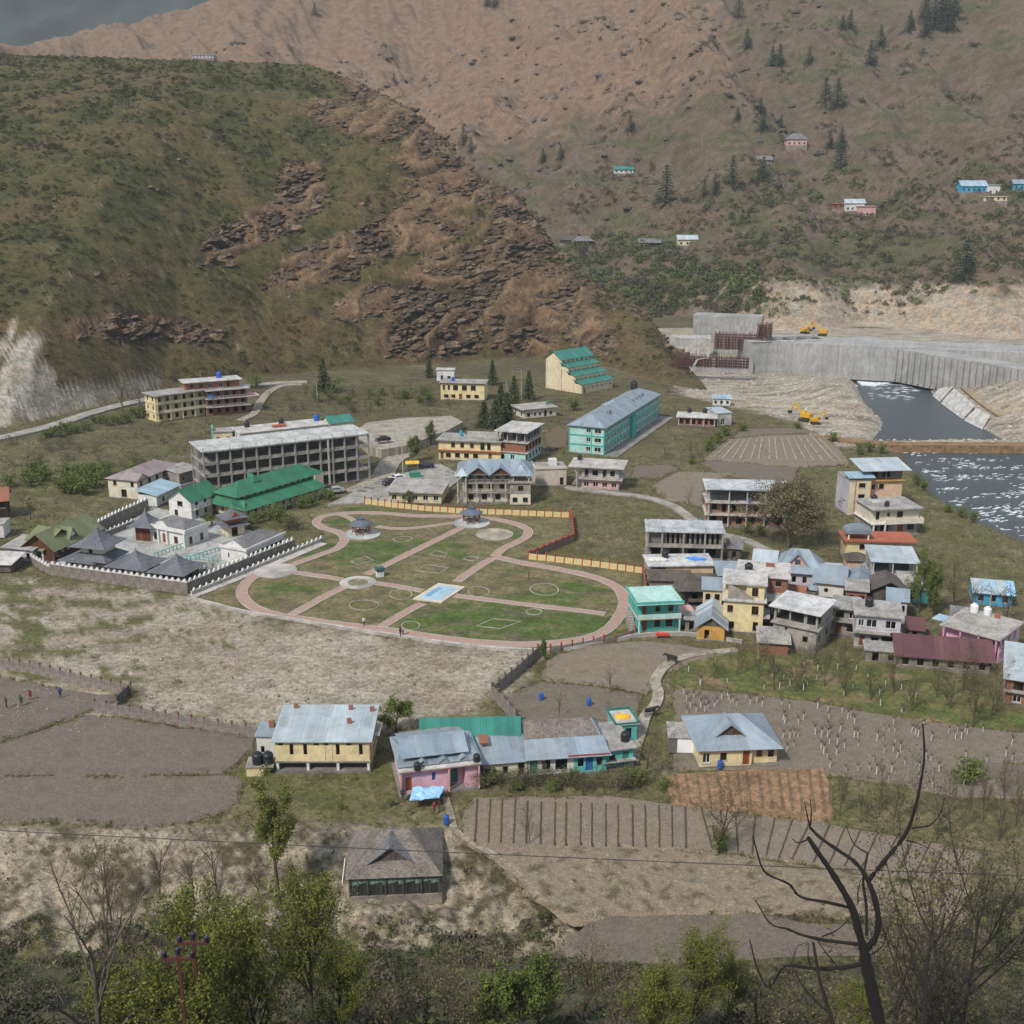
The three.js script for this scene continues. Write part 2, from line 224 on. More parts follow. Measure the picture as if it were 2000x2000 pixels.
  idx.forEach((ix, k) => {
    const remap = new Int32Array(nv).fill(-1), vs = []; const out = new Uint32Array(ix.length); for (let i = 0; i < ix.length; i++) { let r = remap[ix[i]]; if (r < 0) { r = remap[ix[i]] = vs.length; vs.push(ix[i]); } out[i] = r; }
    const g = new THREE.BufferGeometry(), pick = (src, n) => { const a = new Float32Array(vs.length * n); for (let i = 0; i < vs.length; i++) for (let q = 0; q < n; q++) a[i * n + q] = src[vs[i] * n + q]; return new THREE.BufferAttribute(a, n); };
    g.setAttribute('position', pick(pos, 3)); g.setAttribute('normal', pick(nor, 3)); g.setAttribute('color', pick(col, 3)); g.setAttribute('uv', pick(uv, 2)); g.setIndex(new THREE.BufferAttribute(out, 1));
    const m = mat([1, 1, 1], k < 2 ? 'earth' : 'rough', 1, k < 2 ? .12 : k === 2 ? .22 : .2, { vertexColors: true });
    groundSheets[names[k]] = single(names[k], g, m, labels[k], 'terrain', null, 'structure');
  });
}
{ // dark forested range far behind, top left of the view
  const g = new THREE.PlaneGeometry(2600, 1200, 130, 60), p = g.attributes.position;
  for (let i = 0; i < p.count; i++) { const x = p.getX(i) - 1500, t = (p.getY(i) + 600) / 1200; const D = 1950 + t * 1100; p.setXYZ(i, x, -20 + t * 760 * (1 + .12 * fbm(x / 400, 2, 2)) + 70 * (ridged(x / 330, D / 500, 4) - .5), -D); }
  g.computeVertexNormals(); single('forested_range', g, mat([.045, .06, .05], 'rough', 1), 'dark blue forested mountain range in the far distance', 'mountain', null, 'structure');
}
// ---------------------------------------------------------------- mesh kit
class MB {
  constructor() { this.p = []; this.t = []; }
  tri(a, b, c, ta, tb, tc) { this.p.push(...a, ...b, ...c); this.t.push(...ta, ...tb, ...tc); return this; }
  quad(a, b, c, d) { // a b along the bottom, d c above; uv in metres
    const L = (p, q) => Math.hypot(q[0] - p[0], q[1] - p[1], q[2] - p[2]);
    const w = L(a, b), w2 = L(d, c), h = L(a, d), o = (w - w2) / 2, u0 = a[0] * .7 + a[2] * .3, v0 = a[1];
    this.tri(a, b, c, [u0, v0], [u0 + w, v0], [u0 + w - o, v0 + h]); this.tri(a, c, d, [u0, v0], [u0 + w - o, v0 + h], [u0 + o, v0 + h]); return this;
  }
  box(x0, x1, y0, y1, z0, z1, noBottom) {
    const a = [x0, y0, z1], b = [x1, y0, z1], c = [x1, y1, z1], d = [x0, y1, z1], e = [x0, y0, z0], f = [x1, y0, z0], g = [x1, y1, z0], h = [x0, y1, z0];
    this.quad(a, b, c, d).quad(f, e, h, g).quad(e, a, d, h).quad(b, f, g, c).quad(d, c, g, h); if (!noBottom) this.quad(e, f, b, a); return this;
  }
  prism(pts, dz) { // convex outline in a plane, swept by vector dz; pts are [x,y,z]
    const q = pts.map(p => [p[0] + dz[0], p[1] + dz[1], p[2] + dz[2]]), n = pts.length;
    for (let i = 1; i < n - 1; i++) { this.tri(pts[0], pts[i], pts[i + 1], [pts[0][0] + pts[0][2], pts[0][1]], [pts[i][0] + pts[i][2], pts[i][1]], [pts[i + 1][0] + pts[i + 1][2], pts[i + 1][1]]); this.tri(q[0], q[i + 1], q[i], [q[0][0] + q[0][2], q[0][1]], [q[i + 1][0] + q[i + 1][2], q[i + 1][1]], [q[i][0] + q[i][2], q[i][1]]); }
    for (let i = 0; i < n; i++) { const j = (i + 1) % n; this.quad(pts[j], pts[i], q[i], q[j]); } return this;
  }
  bar(a, b, w, h = w) { // square bar from a to b
    const A = new THREE.Vector3(...a), B = new THREE.Vector3(...b), d = B.clone().sub(A).normalize(), u = Math.abs(d.y) > .95 ? new THREE.Vector3(1, 0, 0) : new THREE.Vector3(0, 1, 0), s = d.clone().cross(u).normalize().multiplyScalar(w / 2), v = s.clone().cross(d).normalize().multiplyScalar(h / 2);
    const k = (P0, i, j) => [P0.x + s.x * i + v.x * j, P0.y + s.y * i + v.y * j, P0.z + s.z * i + v.z * j];
    const c = [[-1, -1], [1, -1], [1, 1], [-1, 1]]; for (let n = 0; n < 4; n++) { const [i, j] = c[n], [k2, l] = c[(n + 1) % 4]; this.quad(k(A, i, j), k(A, k2, l), k(B, k2, l), k(B, i, j)); }
    this.quad(k(A, -1, -1), k(A, -1, 1), k(A, 1, 1), k(A, 1, -1)).quad(k(B, -1, -1), k(B, 1, -1), k(B, 1, 1), k(B, -1, 1)); return this;
  }
  geo() { const g = new THREE.BufferGeometry(); g.setAttribute('position', new THREE.Float32BufferAttribute(this.p, 3)); g.setAttribute('uv', new THREE.Float32BufferAttribute(this.t, 2)); g.computeVertexNormals(); return g; }
}
const boxGeo = (...a) => new MB().box(...a).geo();
const cache = {}; const memo = (k, f) => cache[k] || (cache[k] = f());
const W = { // walls and trims
  yellow: mat([.82, .69, .40], 'plaster'), cream: mat([.78, .68, .47], 'plaster'), pale: mat([.74, .68, .55], 'plaster'), white: mat([.76, .76, .74], 'plaster'), pink: mat([.80, .48, .60], 'plaster'), rose: mat([.68, .42, .40], 'plaster'), magenta: mat([.72, .30, .56], 'plaster'), mint: mat([.46, .72, .66], 'plaster'), teal: mat([.08, .46, .41], 'plaster'), aqua: mat([.13, .56, .52], 'plaster'), sky: mat([.06, .42, .66], 'plaster'),
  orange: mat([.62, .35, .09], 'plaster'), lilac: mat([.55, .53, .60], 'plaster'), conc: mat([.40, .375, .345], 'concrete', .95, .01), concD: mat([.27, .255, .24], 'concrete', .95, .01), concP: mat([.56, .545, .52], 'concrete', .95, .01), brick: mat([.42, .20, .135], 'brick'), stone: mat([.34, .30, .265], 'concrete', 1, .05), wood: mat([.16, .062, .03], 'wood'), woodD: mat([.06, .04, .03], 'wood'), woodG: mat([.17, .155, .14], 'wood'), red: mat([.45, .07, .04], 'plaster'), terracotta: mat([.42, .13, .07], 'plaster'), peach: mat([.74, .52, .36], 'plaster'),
};
const R = { // roofs
  blue: mat([.37, .45, .52], 'tin', .5, .02, { metalness: .25 }), ice: mat([.58, .66, .72], 'tin', .5, .015, { metalness: .15 }), silver: mat([.66, .70, .74], 'tin', .35, .02, { metalness: .5 }), green: mat([.035, .20, .105], 'tin', .55, .02), jade: mat([.03, .23, .185], 'tin', .55, .02), teal2: mat([.05, .25, .2], 'tin', .55, .02), olive: mat([.20, .22, .11], 'tin', .75, .02), maroon: mat([.15, .06, .065], 'tin', .7, .02), mauve: mat([.36, .285, .29], 'tin', .6, .02), sky: mat([.40, .56, .68], 'tin', .55, .02), slab: mat([.62, .61, .60], 'concrete', .95, .01), slabG: mat([.42, .41, .395], 'concrete', .95, .01), slate: mat([.27, .265, .275], 'slate', .8, .03), slateW: mat([.30, .265, .235], 'slate', .85, .04), thatch: mat([.17, .15, .13], 'slate', 1, .05), rust: mat([.34, .14, .08], 'tin', .8, .02), temple: mat([.20, .215, .25], 'slate', .7, .03),
};
const M = { glass: mat([.07, .075, .085], null, .08), pane: new THREE.MeshPhysicalMaterial({ color: 0xdfe6e6, roughness: .04, transmission: 1, thickness: 0, ior: 1.5 }), frame: mat([.30, .13, .07], 'wood'), frameW: mat([.7, .7, .68], null, .7), frameB: mat([.05, .045, .04], 'wood', .8), doorO: mat([.42, .14, .05], 'wood', .7), doorB: mat([.03, .12, .36], null, .6), doorG: mat([.04, .22, .16], null, .6), tank: mat([.018, .02, .026], null, .45), tankB: mat([.02, .10, .42], null, .45), tankW: mat([.7, .72, .74], null, .5), metal: mat([.35, .35, .36], null, .45, 0, { metalness: .6 }), tarp: mat([.08, .26, .68], null, .55), tarpL: mat([.30, .55, .80], null, .6), yellow: mat([.75, .42, .02], null, .6), redP: mat([.55, .06, .05], null, .7) };
function siteOf(a, b, ha = 0, hb = ha) { const p = P(a[0], a[1], ha), q = P(b[0], b[1], hb); const dx = q[0] - p[0], dz = q[2] - p[2]; return { x: p[0], z: p[2], w: Math.hypot(dx, dz), turn: Math.atan2(-dz, dx) }; }
// a building: the group stands at its front left corner, x runs along the front, z towards the viewer, the body lies at z < 0
function building(name, label, a, b, o = {}) {
  const s = siteOf(a, b, o.h ?? o.y ?? 0); const g = thing(name, label, o.cat || 'house', [s.x, o.y ?? 0, s.z], s.turn, o.group); g.userData.w = undefined; delete g.userData.w; return [g, s.w];
}
const winGeo = (w, h, f, mull) => memo(`f${w.toFixed(2)},${h.toFixed(2)},${f},${mull}`, () => { const m = new MB(); m.box(-w / 2, -w / 2 + f, 0, h, -.06, .03).box(w / 2 - f, w / 2, 0, h, -.06, .03).box(-w / 2 + f, w / 2 - f, h - f, h, -.06, .03).box(-w / 2 + f, w / 2 - f, 0, f, -.06, .05); if (mull) m.box(-f / 2, f / 2, f, h - f, -.05, .02); return m.geo(); });
const paneGeo = (w, h, f) => memo(`p${w.toFixed(2)},${h.toFixed(2)}`, () => boxGeo(-w / 2 + f, w / 2 - f, f, h - f, -.045, -.025));
const doorGeo = (w, h) => memo(`d${w.toFixed(2)},${h.toFixed(2)}`, () => new MB().box(-w / 2, w / 2, 0, h, -.05, 0).box(-w / 2 + .12, -.04, .2, h * .45, 0, .025).box(.04, w / 2 - .12, .2, h * .45, 0, .025).box(-w / 2 + .12, -.04, h * .52, h - .15, 0, .025).box(.04, w / 2 - .12, h * .52, h - .15, 0, .025).geo());
const sillGeo = w => memo(`s${w.toFixed(2)}`, () => boxGeo(-w / 2 - .1, w / 2 + .1, -.1, 0, -.2, .12));
// opening: [centre along face, sill height, width, height, kind]; kinds: w window, W white-framed, k dark-framed, d door, D blue door, g green door, o open
function walls(g, B, m, faces = {}, name = 'wall') {
  const { x0 = 0, x1, y0 = 0, y1, z0 = 0, z1 } = B; const out = new MB(), wins = [], dep = .22;
  const F = { front: [[x0, z0], [x1, z0], 0], right: [[x1, z0], [x1, z1], Math.PI / 2], back: [[x1, z1], [x0, z1], Math.PI], left: [[x0, z1], [x0, z0], -Math.PI / 2] };
  for (const k in F) {
    const [[ax, az], [bx, bz], turn] = F[k]; const L = Math.hypot(bx - ax, bz - az); if (L < .05) continue; const ex = (bx - ax) / L, ez = (bz - az) / L, nx = -ez, nz = ex; // inward is -(outward)
    const ops = (faces[k] || []).map(([c, y, w, h, kd]) => ({ a: c - w / 2, b: c + w / 2, y: y0 + y, t: Math.min(y0 + y + h, y1 - .02), kd, c, w, h: Math.min(h, y1 - .02 - y0 - y) })).filter(q => q.a > .02 && q.b < L - .02 && q.h > .1);
    const xs = [...new Set([0, L, ...ops.flatMap(q => [q.a, q.b])])].sort((p, q) => p - q), ys = [...new Set([y0, y1, ...ops.flatMap(q => [q.y, q.t])])].sort((p, q) => p - q);
    const at = (s, y, d = 0) => [ax + ex * s + nx * d, y, az + ez * s + nz * d]; // d>0 goes outward? see below
    const sgn = -1;
    for (let j = 0; j < ys.length - 1; j++) { // merge runs of solid cells along a row
      let st = -1; const my = (ys[j] + ys[j + 1]) / 2;
      for (let i = 0; i <= xs.length - 1; i++) { const solid = i < xs.length - 1 && !ops.some(q => { const mx = (xs[i] + xs[i + 1]) / 2; return mx > q.a && mx < q.b && my > q.y && my < q.t; }); if (solid && st < 0) st = i; if (!solid && st >= 0) { out.quad(at(xs[st], ys[j]), at(xs[i], ys[j]), at(xs[i], ys[j + 1]), at(xs[st], ys[j + 1])); st = -1; } }
    }
    for (const q of ops) {
      const i = sgn * dep; out.quad(at(q.a, q.y), at(q.a, q.y, i), at(q.a, q.t, i), at(q.a, q.t)).quad(at(q.b, q.y, i), at(q.b, q.y), at(q.b, q.t), at(q.b, q.t, i)).quad(at(q.a, q.y), at(q.b, q.y), at(q.b, q.y, i), at(q.a, q.y, i)).quad(at(q.a, q.t, i), at(q.b, q.t, i), at(q.b, q.t), at(q.a, q.t));
      wins.push([q, at(q.c, q.y, sgn * .14), turn]);
    }
  }
  const wall = part(name, out.geo(), m, g);
  for (const [q, p, turn] of wins) {
    if (q.kd === 'o') continue; let o;
    if ('dDg'.includes(q.kd)) { o = part('door', doorGeo(q.w, q.h), q.kd === 'd' ? M.doorO : q.kd === 'D' ? M.doorB : M.doorG, g); }
    else { const f = q.w > .7 ? .08 : .06; o = part('window', winGeo(q.w, q.h, f, q.w > .8), q.kd === 'W' ? M.frameW : q.kd === 'k' ? M.frameB : M.frame, g); part('pane', paneGeo(q.w, q.h, f), M.pane, o); if (q.w > .8) part('sill', sillGeo(q.w), W.concP, o).position.z = .1; }
    o.position.set(...p); o.rotation.y = turn;
  }
  return wall;
}
const row = (n, c0, pitch, y, w, h, k) => Array.from({ length: n }, (_, i) => [c0 + i * pitch, y, w, h, k]);
const spread = (n, L, y, w, h, k) => row(n, L / n / 2, L / n, y, w, h, k);
const slab = (g, x0, x1, y0, y1, z0, z1, m, name = 'roof_slab') => part(name, boxGeo(x0, x1, y0, y1, z1, z0), m, g); // z0 front, z1 back
function pillars(g, xs, zs, y0, y1, w, m, name = 'pillar') { const k = `pl${(y1 - y0).toFixed(2)},${w}`; for (const x of xs) for (const z of zs) { const p = part(name, memo(k, () => boxGeo(-w / 2, w / 2, 0, y1 - y0, -w / 2, w / 2)), m, g); p.position.set(x, y0, z); } }
// roof plane from eave (a to b) up to ridge (c above b, d above a), as one slab or as separate sheets
function plane(target, a, b, c, d, th = .1) {
  const n = new THREE.Vector3().crossVectors(new THREE.Vector3(b[0] - a[0], b[1] - a[1], b[2] - a[2]), new THREE.Vector3(d[0] - a[0] || c[0] - a[0], (d[1] - a[1]) || (c[1] - a[1]), (d[2] - a[2]) || (c[2] - a[2]))).normalize(); if (n.y < 0) n.negate();
  const up = p => [p[0] + n.x * th, p[1] + n.y * th, p[2] + n.z * th]; const A = up(a), B = up(b), Cc = up(c), D = up(d);
  target.quad(A, B, Cc, D).quad(d, c, b, a).quad(a, b, B, A).quad(b, c, Cc, B).quad(d, a, A, D); target.quad(c, d, D, Cc);
}
const l3 = (a, b, t) => [a[0] + (b[0] - a[0]) * t, a[1] + (b[1] - a[1]) * t, a[2] + (b[2] - a[2]) * t];
function roofOf(g, planes, m, sheet, name = 'roof') {
  const whole = new MB(); const shift = sheet ? .05 : 0; for (const [a, b, c, d] of planes) plane(whole, a, b, c, d, sheet ? .05 : .1); const rf = part(name, whole.geo(), sheet && sheet.under ? sheet.under : m, g);
  if (sheet) for (const [a, b, c, d] of planes) {
    const L = Math.hypot(b[0] - a[0], b[1] - a[1], b[2] - a[2]), n = Math.max(1, Math.round(L / sheet.w));
    for (let i = 0; i < n; i++) { const e = .004 / Math.max(L, 1), t0 = i / n + e, t1 = (i + 1) / n - e, q = new MB(), lift = .052 + (i % 2) * .018; const s = [l3(a, b, t0), l3(a, b, t1), l3(d, c, t1), l3(d, c, t0)].map(p => [p[0], p[1] + lift, p[2]]); plane(q, ...s, .012); part(sheet.name || 'roof_sheet', q.geo(), sheet.mats ? sheet.mats[Math.floor(rnd() * sheet.mats.length)] : m, rf); }
  }
  return rf;
}
function gable(g, x0, x1, z0, z1, y, rise, ov, m, wm, o = {}) { // axis x unless o.axis==='z'
  const s = o.sheet; let planes;
  if (o.axis === 'z') { const xm = (x0 + x1) / 2, k = rise / (xm - x0), e = y - k * ov, a0 = z0 + ov, a1 = z1 - ov; planes = [[[x0 - ov, e, a1], [x0 - ov, e, a0], [xm, y + rise, a0], [xm, y + rise, a1]], [[x1 + ov, e, a0], [x1 + ov, e, a1], [xm, y + rise, a1], [xm, y + rise, a0]]]; if (wm) { part('gable', new MB().prism([[x0, y, z0 - .12], [x1, y, z0 - .12], [xm, y + rise, z0 - .12]], [0, 0, .12]).geo(), wm, g); part('gable', new MB().prism([[x0, y, z1], [x1, y, z1], [xm, y + rise, z1]], [0, 0, .12]).geo(), wm, g); } }
  else { const zm = (z0 + z1) / 2, k = rise / (z0 - zm), e = y - k * ov; planes = [[[x0 - ov, e, z0 + ov], [x1 + ov, e, z0 + ov], [x1 + ov, y + rise, zm], [x0 - ov, y + rise, zm]], [[x1 + ov, e, z1 - ov], [x0 - ov, e, z1 - ov], [x0 - ov, y + rise, zm], [x1 + ov, y + rise, zm]]]; if (wm) { part('gable', new MB().prism([[x0, y, z0], [x0, y, z1], [x0, y + rise, zm]], [.12, 0, 0]).geo(), wm, g); part('gable', new MB().prism([[x1 - .12, y, z0], [x1 - .12, y, z1], [x1 - .12, y + rise, zm]], [.12, 0, 0]).geo(), wm, g); } }
  return roofOf(g, planes, m, s, o.name);
}
function hip(g, x0, x1, z0, z1, y, rise, ov, inset, m, o = {}) { // ridge along x, inset from both ends
  const zm = (z0 + z1) / 2, k = rise / ((z0 - z1) / 2), e = y - k * ov * .9, r0 = x0 + inset, r1 = x1 - inset, a = [x0 - ov, e, z0 + ov], b = [x1 + ov, e, z0 + ov], c = [x1 + ov, e, z1 - ov], d = [x0 - ov, e, z1 - ov], p = [r0, y + rise, zm], q = [r1, y + rise, zm];
  return roofOf(g, [[a, b, q, p], [b, c, q, q], [c, d, p, q], [d, a, p, p]], m, o.sheet, o.name);
}
function pagoda(g, x0, x1, z0, z1, y, rise, ov, m, name = 'roof') { // concave four-sided roof with a finial
  const prof = [[1, -.06], [.86, .04], [.68, .16], [.5, .3], [.34, .48], [.2, .68], [.09, .88], [.025, 1]], cx = (x0 + x1) / 2, cz = (z0 + z1) / 2, hx = (x1 - x0) / 2 + ov, hz = (z0 - z1) / 2 + ov, q = new MB();
  for (let i = 0; i < prof.length - 1; i++) { const [r, h] = prof[i], [r2, h2] = prof[i + 1], A = (sx, sz, r, h) => [cx + sx * hx * r, y + h * rise, cz + sz * hz * r]; for (const [s, t] of [[[-1, 1], [1, 1]], [[1, 1], [1, -1]], [[1, -1], [-1, -1]], [[-1, -1], [-1, 1]]]) q.quad(A(...s, r, h), A(...t, r, h), A(...t, r2, h2), A(...s, r2, h2)); }
  const A = (sx, sz) => [cx + sx * hx, y - .06 * rise, cz + sz * hz]; q.quad(A(-1, -1), A(1, -1), A(1, 1), A(-1, 1));
  const rf = part(name, q.geo(), m, g); const f = part('finial', new THREE.LatheGeometry([[0, 0], [.16, 0], [.2, .12], [.08, .25], [.14, .4], [.05, .55], [.02, .9], [0, .95]].map(p => new THREE.Vector2(...p)), 8), M.metal, rf); f.position.set(cx, y + rise - .02, cz); return rf;
}
function rail(g, x0, z0, x1, z1, y, h, m, mp) { // railing with posts and two rails
  const L = Math.hypot(x1 - x0, z1 - z0), n = Math.max(1, Math.round(L / 1.4)), q = new MB(); for (let i = 0; i <= n; i++) { const x = lerp(x0, x1, i / n), z = lerp(z0, z1, i / n); q.box(x - .05, x + .05, y, y + h, z - .05, z + .05); } q.bar([x0, y + h, z0], [x1, y + h, z1], .08, .06); q.bar([x0, y + h * .5, z0], [x1, y + h * .5, z1], .05, .05); part('railing', q.geo(), m, g);
}
const tankProf = [[0, 0], [.55, 0], [.58, .06], [.58, .3], [.55, .34], [.58, .4], [.58, .68], [.55, .72], [.58, .78], [.58, 1.0], [.5, 1.15], [.24, 1.24], [.24, 1.3], [0, 1.32]].map(p => new THREE.Vector2(...p));
const tankGeo = new THREE.LatheGeometry(tankProf, 14);
const lidGeo = new THREE.CylinderGeometry(.27, .27, .07, 12);
function tank(p, label, m = M.tank, s = 1) { const t = thing('water_tank', label, 'water tank', p, rnd() * 6, 'plastic rooftop water tanks'); part('barrel', tankGeo, m, t); part('lid', lidGeo, m, t).position.y = 1.33; t.scale.setScalar(s); return t; }
const toWorld = (g, x, y, z) => { g.updateMatrixWorld(true); const v = new THREE.Vector3(x, y, z).applyMatrix4(g.matrixWorld); return [v.x, v.y, v.z]; };
// ---------------------------------------------------------------- ground sheets, fields, roads, park
function flat(pts, y, th, m, o = {}) { // polygon [x,z] as a slab with real edges; o.sub subdivides to a size; o.col(x,z) gives vertex colour; o.up(x,z) relief
  const sh = pts.map(p => new THREE.Vector2(p[0], p[1])); const area = THREE.ShapeUtils.area(sh); if (area < 0) { sh.reverse(); }
  let tris = THREE.ShapeUtils.triangulateShape(sh, []).map(t => t.map(i => [sh[i].x, sh[i].y]));
  if (o.sub) for (let pass = 0; pass < 9; pass++) { let done = true; const nx = []; for (const t of tris) { let best = 0, bl = 0; for (let i = 0; i < 3; i++) { const l = Math.hypot(t[i][0] - t[(i + 1) % 3][0], t[i][1] - t[(i + 1) % 3][1]); if (l > bl) { bl = l; best = i; } } const big = [0, 1, 2].map(i => Math.hypot(t[i][0] - t[(i + 1) % 3][0], t[i][1] - t[(i + 1) % 3][1]) > o.sub); if (!big.some(b => b)) { nx.push(t); continue; } done = false; const a = t[best], b = t[(best + 1) % 3], c = t[(best + 2) % 3], mm = [(a[0] + b[0]) / 2, (a[1] + b[1]) / 2]; nx.push([a, mm, c], [mm, b, c]); } tris = nx; if (done) break; }
  if (o.sub) for (let k = 0; k < 8; k++) { let again = false; const nx = []; for (const t of tris) { let best = 0, bl = 0; for (let i = 0; i < 3; i++) { const l = Math.hypot(t[i][0] - t[(i + 1) % 3][0], t[i][1] - t[(i + 1) % 3][1]); if (l > bl) { bl = l; best = i; } } if (bl <= o.sub) { nx.push(t); continue; } again = true; const a = t[best], b = t[(best + 1) % 3], c = t[(best + 2) % 3], mm = [(a[0] + b[0]) / 2, (a[1] + b[1]) / 2]; nx.push([a, mm, c], [mm, b, c]); } tris = nx; if (!again) break; }
  const p = [], t = [], c = [], nrm = []; const up = o.up || (() => 0);
  const put = (x, yy, z) => { p.push(x, yy, z); t.push(x, z); if (o.col) c.push(...o.col(x, z)); };
  for (const q of tris) for (const i of [0, 2, 1]) put(q[i][0], y + up(...q[i]), q[i][1]);
  const sk = o.skirt || 0, out = sh.map((p, i) => { const a = sh[(i + sh.length - 1) % sh.length], b = sh[(i + 1) % sh.length], l = Math.hypot(b.x - a.x, b.y - a.y) || 1; return [p.x + (b.y - a.y) / l * sk, p.y - (b.x - a.x) / l * sk]; });
  for (let i = 0; i < sh.length; i++) { const j = (i + 1) % sh.length, a = sh[i], b = sh[j]; const n = o.sub && !sk ? Math.max(1, Math.ceil(Math.hypot(a.x - b.x, a.y - b.y) / o.sub)) : 1; for (let k = 0; k < n; k++) { const A = [lerp(a.x, b.x, k / n), lerp(a.y, b.y, k / n)], B = [lerp(a.x, b.x, (k + 1) / n), lerp(a.y, b.y, (k + 1) / n)], A2 = sk ? out[i] : A, B2 = sk ? out[j] : B, ya = y + up(...A), yb = y + up(...B); put(A[0], ya, A[1]); put(B[0], yb, B[1]); put(B2[0], y - th, B2[1]); put(A[0], ya, A[1]); put(B2[0], y - th, B2[1]); put(A2[0], y - th, A2[1]); } }
  const g = new THREE.BufferGeometry(); g.setAttribute('position', new THREE.Float32BufferAttribute(p, 3)); g.setAttribute('uv', new THREE.Float32BufferAttribute(t, 2)); if (o.col) g.setAttribute('color', new THREE.Float32BufferAttribute(c, 3)); g.computeVertexNormals();
  // make sure tops face up
  const nn = g.attributes.normal; if (nn.getY(0) < 0) { for (let i = 0; i < p.length; i += 9) { for (let k = 0; k < 3; k++) { const s = p[i + 3 + k]; p[i + 3 + k] = p[i + 6 + k]; p[i + 6 + k] = s; if (o.col) { const s2 = c[i + 3 + k]; c[i + 3 + k] = c[i + 6 + k]; c[i + 6 + k] = s2; } } const j = i / 9 * 6; for (let k = 0; k < 2; k++) { const s = t[j + 2 + k]; t[j + 2 + k] = t[j + 4 + k]; t[j + 4 + k] = s; } } return (() => { const h = new THREE.BufferGeometry(); h.setAttribute('position', new THREE.Float32BufferAttribute(p, 3)); h.setAttribute('uv', new THREE.Float32BufferAttribute(t, 2)); if (o.col) h.setAttribute('color', new THREE.Float32BufferAttribute(c, 3)); h.computeVertexNormals(); return h; })(); }
  return g;
}
const curve = (pts, closed, n) => { const c = new THREE.CatmullRomCurve3(pts.map(p => new THREE.Vector3(p[0], p.length > 2 ? p[2] : 0, p[1])), closed, 'centripetal'); const L = c.getLength(); return c.getSpacedPoints(n || Math.max(4, Math.ceil(L / 1.2))).map(v => [v.x, v.z, v.y]); };
function ribbon(pts, w, y, th, off = 0, hf) { // strip of width w along a line; off shifts sideways; hf gives the ground level
  const m = new MB(), L = [], Rr = []; const wobble = 0;
  for (let i = 0; i < pts.length; i++) { const a = pts[Math.max(0, i - 1)], b = pts[Math.min(pts.length - 1, i + 1)], dx = b[0] - a[0], dz = b[1] - a[1], l = Math.hypot(dx, dz) || 1, nx = -dz / l, nz = dx / l; const yy = (hf ? hf(pts[i][0], pts[i][1]) : 0) + y + (pts[i][2] || 0); L.push([pts[i][0] + nx * (off - w / 2), yy, pts[i][1] + nz * (off - w / 2)]); Rr.push([pts[i][0] + nx * (off + w / 2), yy, pts[i][1] + nz * (off + w / 2)]); }
  const dn = p => [p[0], p[1] - th, p[2]]; const push = (a, b, c, d) => { for (const q of [a, b, c, a, c, d]) { m.p.push(...q); m.t.push(q[0], q[2]); } };
  for (let i = 0; i < pts.length - 1; i++) { push(L[i], Rr[i], Rr[i + 1], L[i + 1]); const q = (a, b) => m.quad(dn(a), dn(b), b, a); q(L[i + 1], L[i]); q(Rr[i], Rr[i + 1]); }
  m.quad(dn(L[0]), dn(Rr[0]), Rr[0], L[0]); const e = pts.length - 1; m.quad(dn(Rr[e]), dn(L[e]), L[e], Rr[e]); return m.geo();
}
const G = { soil: mat([.295, .24, .195], 'clods', 1, .12), soilP: mat([.42, .345, .265], 'clods', 1, .14), soilD: mat([.285, .235, .19], 'clods', 1, .12), soilR: mat([.36, .235, .14], 'clods', 1, .1), lawn: mat([1.25, 1.25, 1.25], 'earth', 1, .06, { vertexColors: true }), brickpath: mat([.60, .445, .395], 'brick', .95), kerb: mat([.56, .54, .50], 'concrete', .95), bed: mat([.47, .45, .37], 'concrete', .95), road: mat([.42, .40, .37], 'concrete', .98, .02), track: mat([.43, .385, .325], 'earth', 1, .05), asphalt: mat([.30, .29, .28], 'concrete', .98), paving: mat([.47, .48, .47], 'concrete', .95), plaza: mat([.56, .53, .50], 'concrete', .95), furrow: mat([.13, .10, .075], 'clods', 1, .1), hedge: mat([.12, .12, .05], 'earth', 1, .1), redsoil: mat([.36, .22, .13], 'earth', 1, .08) };
const polys = {};
const rough = (pl, a = .35) => { const out = []; for (let i = 0; i < pl.length; i++) { const p = pl[i], q = pl[(i + 1) % pl.length], L = Math.hypot(q[0] - p[0], q[1] - p[1]), n = Math.max(1, Math.min(60, Math.round(L / 1.6))); for (let k = 0; k < n; k++) { const x = lerp(p[0], q[0], k / n), z = lerp(p[1], q[1], k / n); out.push([x + a * N2(x / 2.1, z / 2.1) * 1.3, z + a * N2(x / 2.3 + 50, z / 2.3)]); } } return out; };
function field(name, label, px, y, m, o = {}) { y = y * .5 - .04; const pl = rough(plan(px, y)); o = { skirt: .55, ...o }; if (o.edge) { const u0 = o.up; o.up = (x, z) => u0(x, z) * ss(sdPoly(pl, x, z), 0, 1.2); } polys[name + label] = pl; const f = single(name, flat(pl, y, o.th ?? .5, m, o), m, label, 'field', null, 'structure'); f.userData.poly = undefined; delete f.userData.poly; return [f, pl]; }
const rel = (a, s) => (x, z) => a * (fbm(x / s, z / s, 3));
field('tilled_field', 'bare grey brown tilled field left of the pale yellow house', [[-260, 1490], [0, 1453], [174, 1397], [330, 1418], [500, 1441], [489, 1457], [462, 1486], [435, 1507], [254, 1511], [0, 1512], [-260, 1514]], .12, G.soil, { sub: 3, up: rel(.12, 8) });
field('tilled_field', 'lower bare tilled field at the left above the pale bank', [[-260, 1519], [0, 1517], [254, 1516], [467, 1516], [468, 1535], [460, 1562], [427, 1589], [340, 1606], [254, 1615], [145, 1604], [0, 1604], [-260, 1604]], -.02, G.soil, { sub: 3, up: rel(.12, 8) });
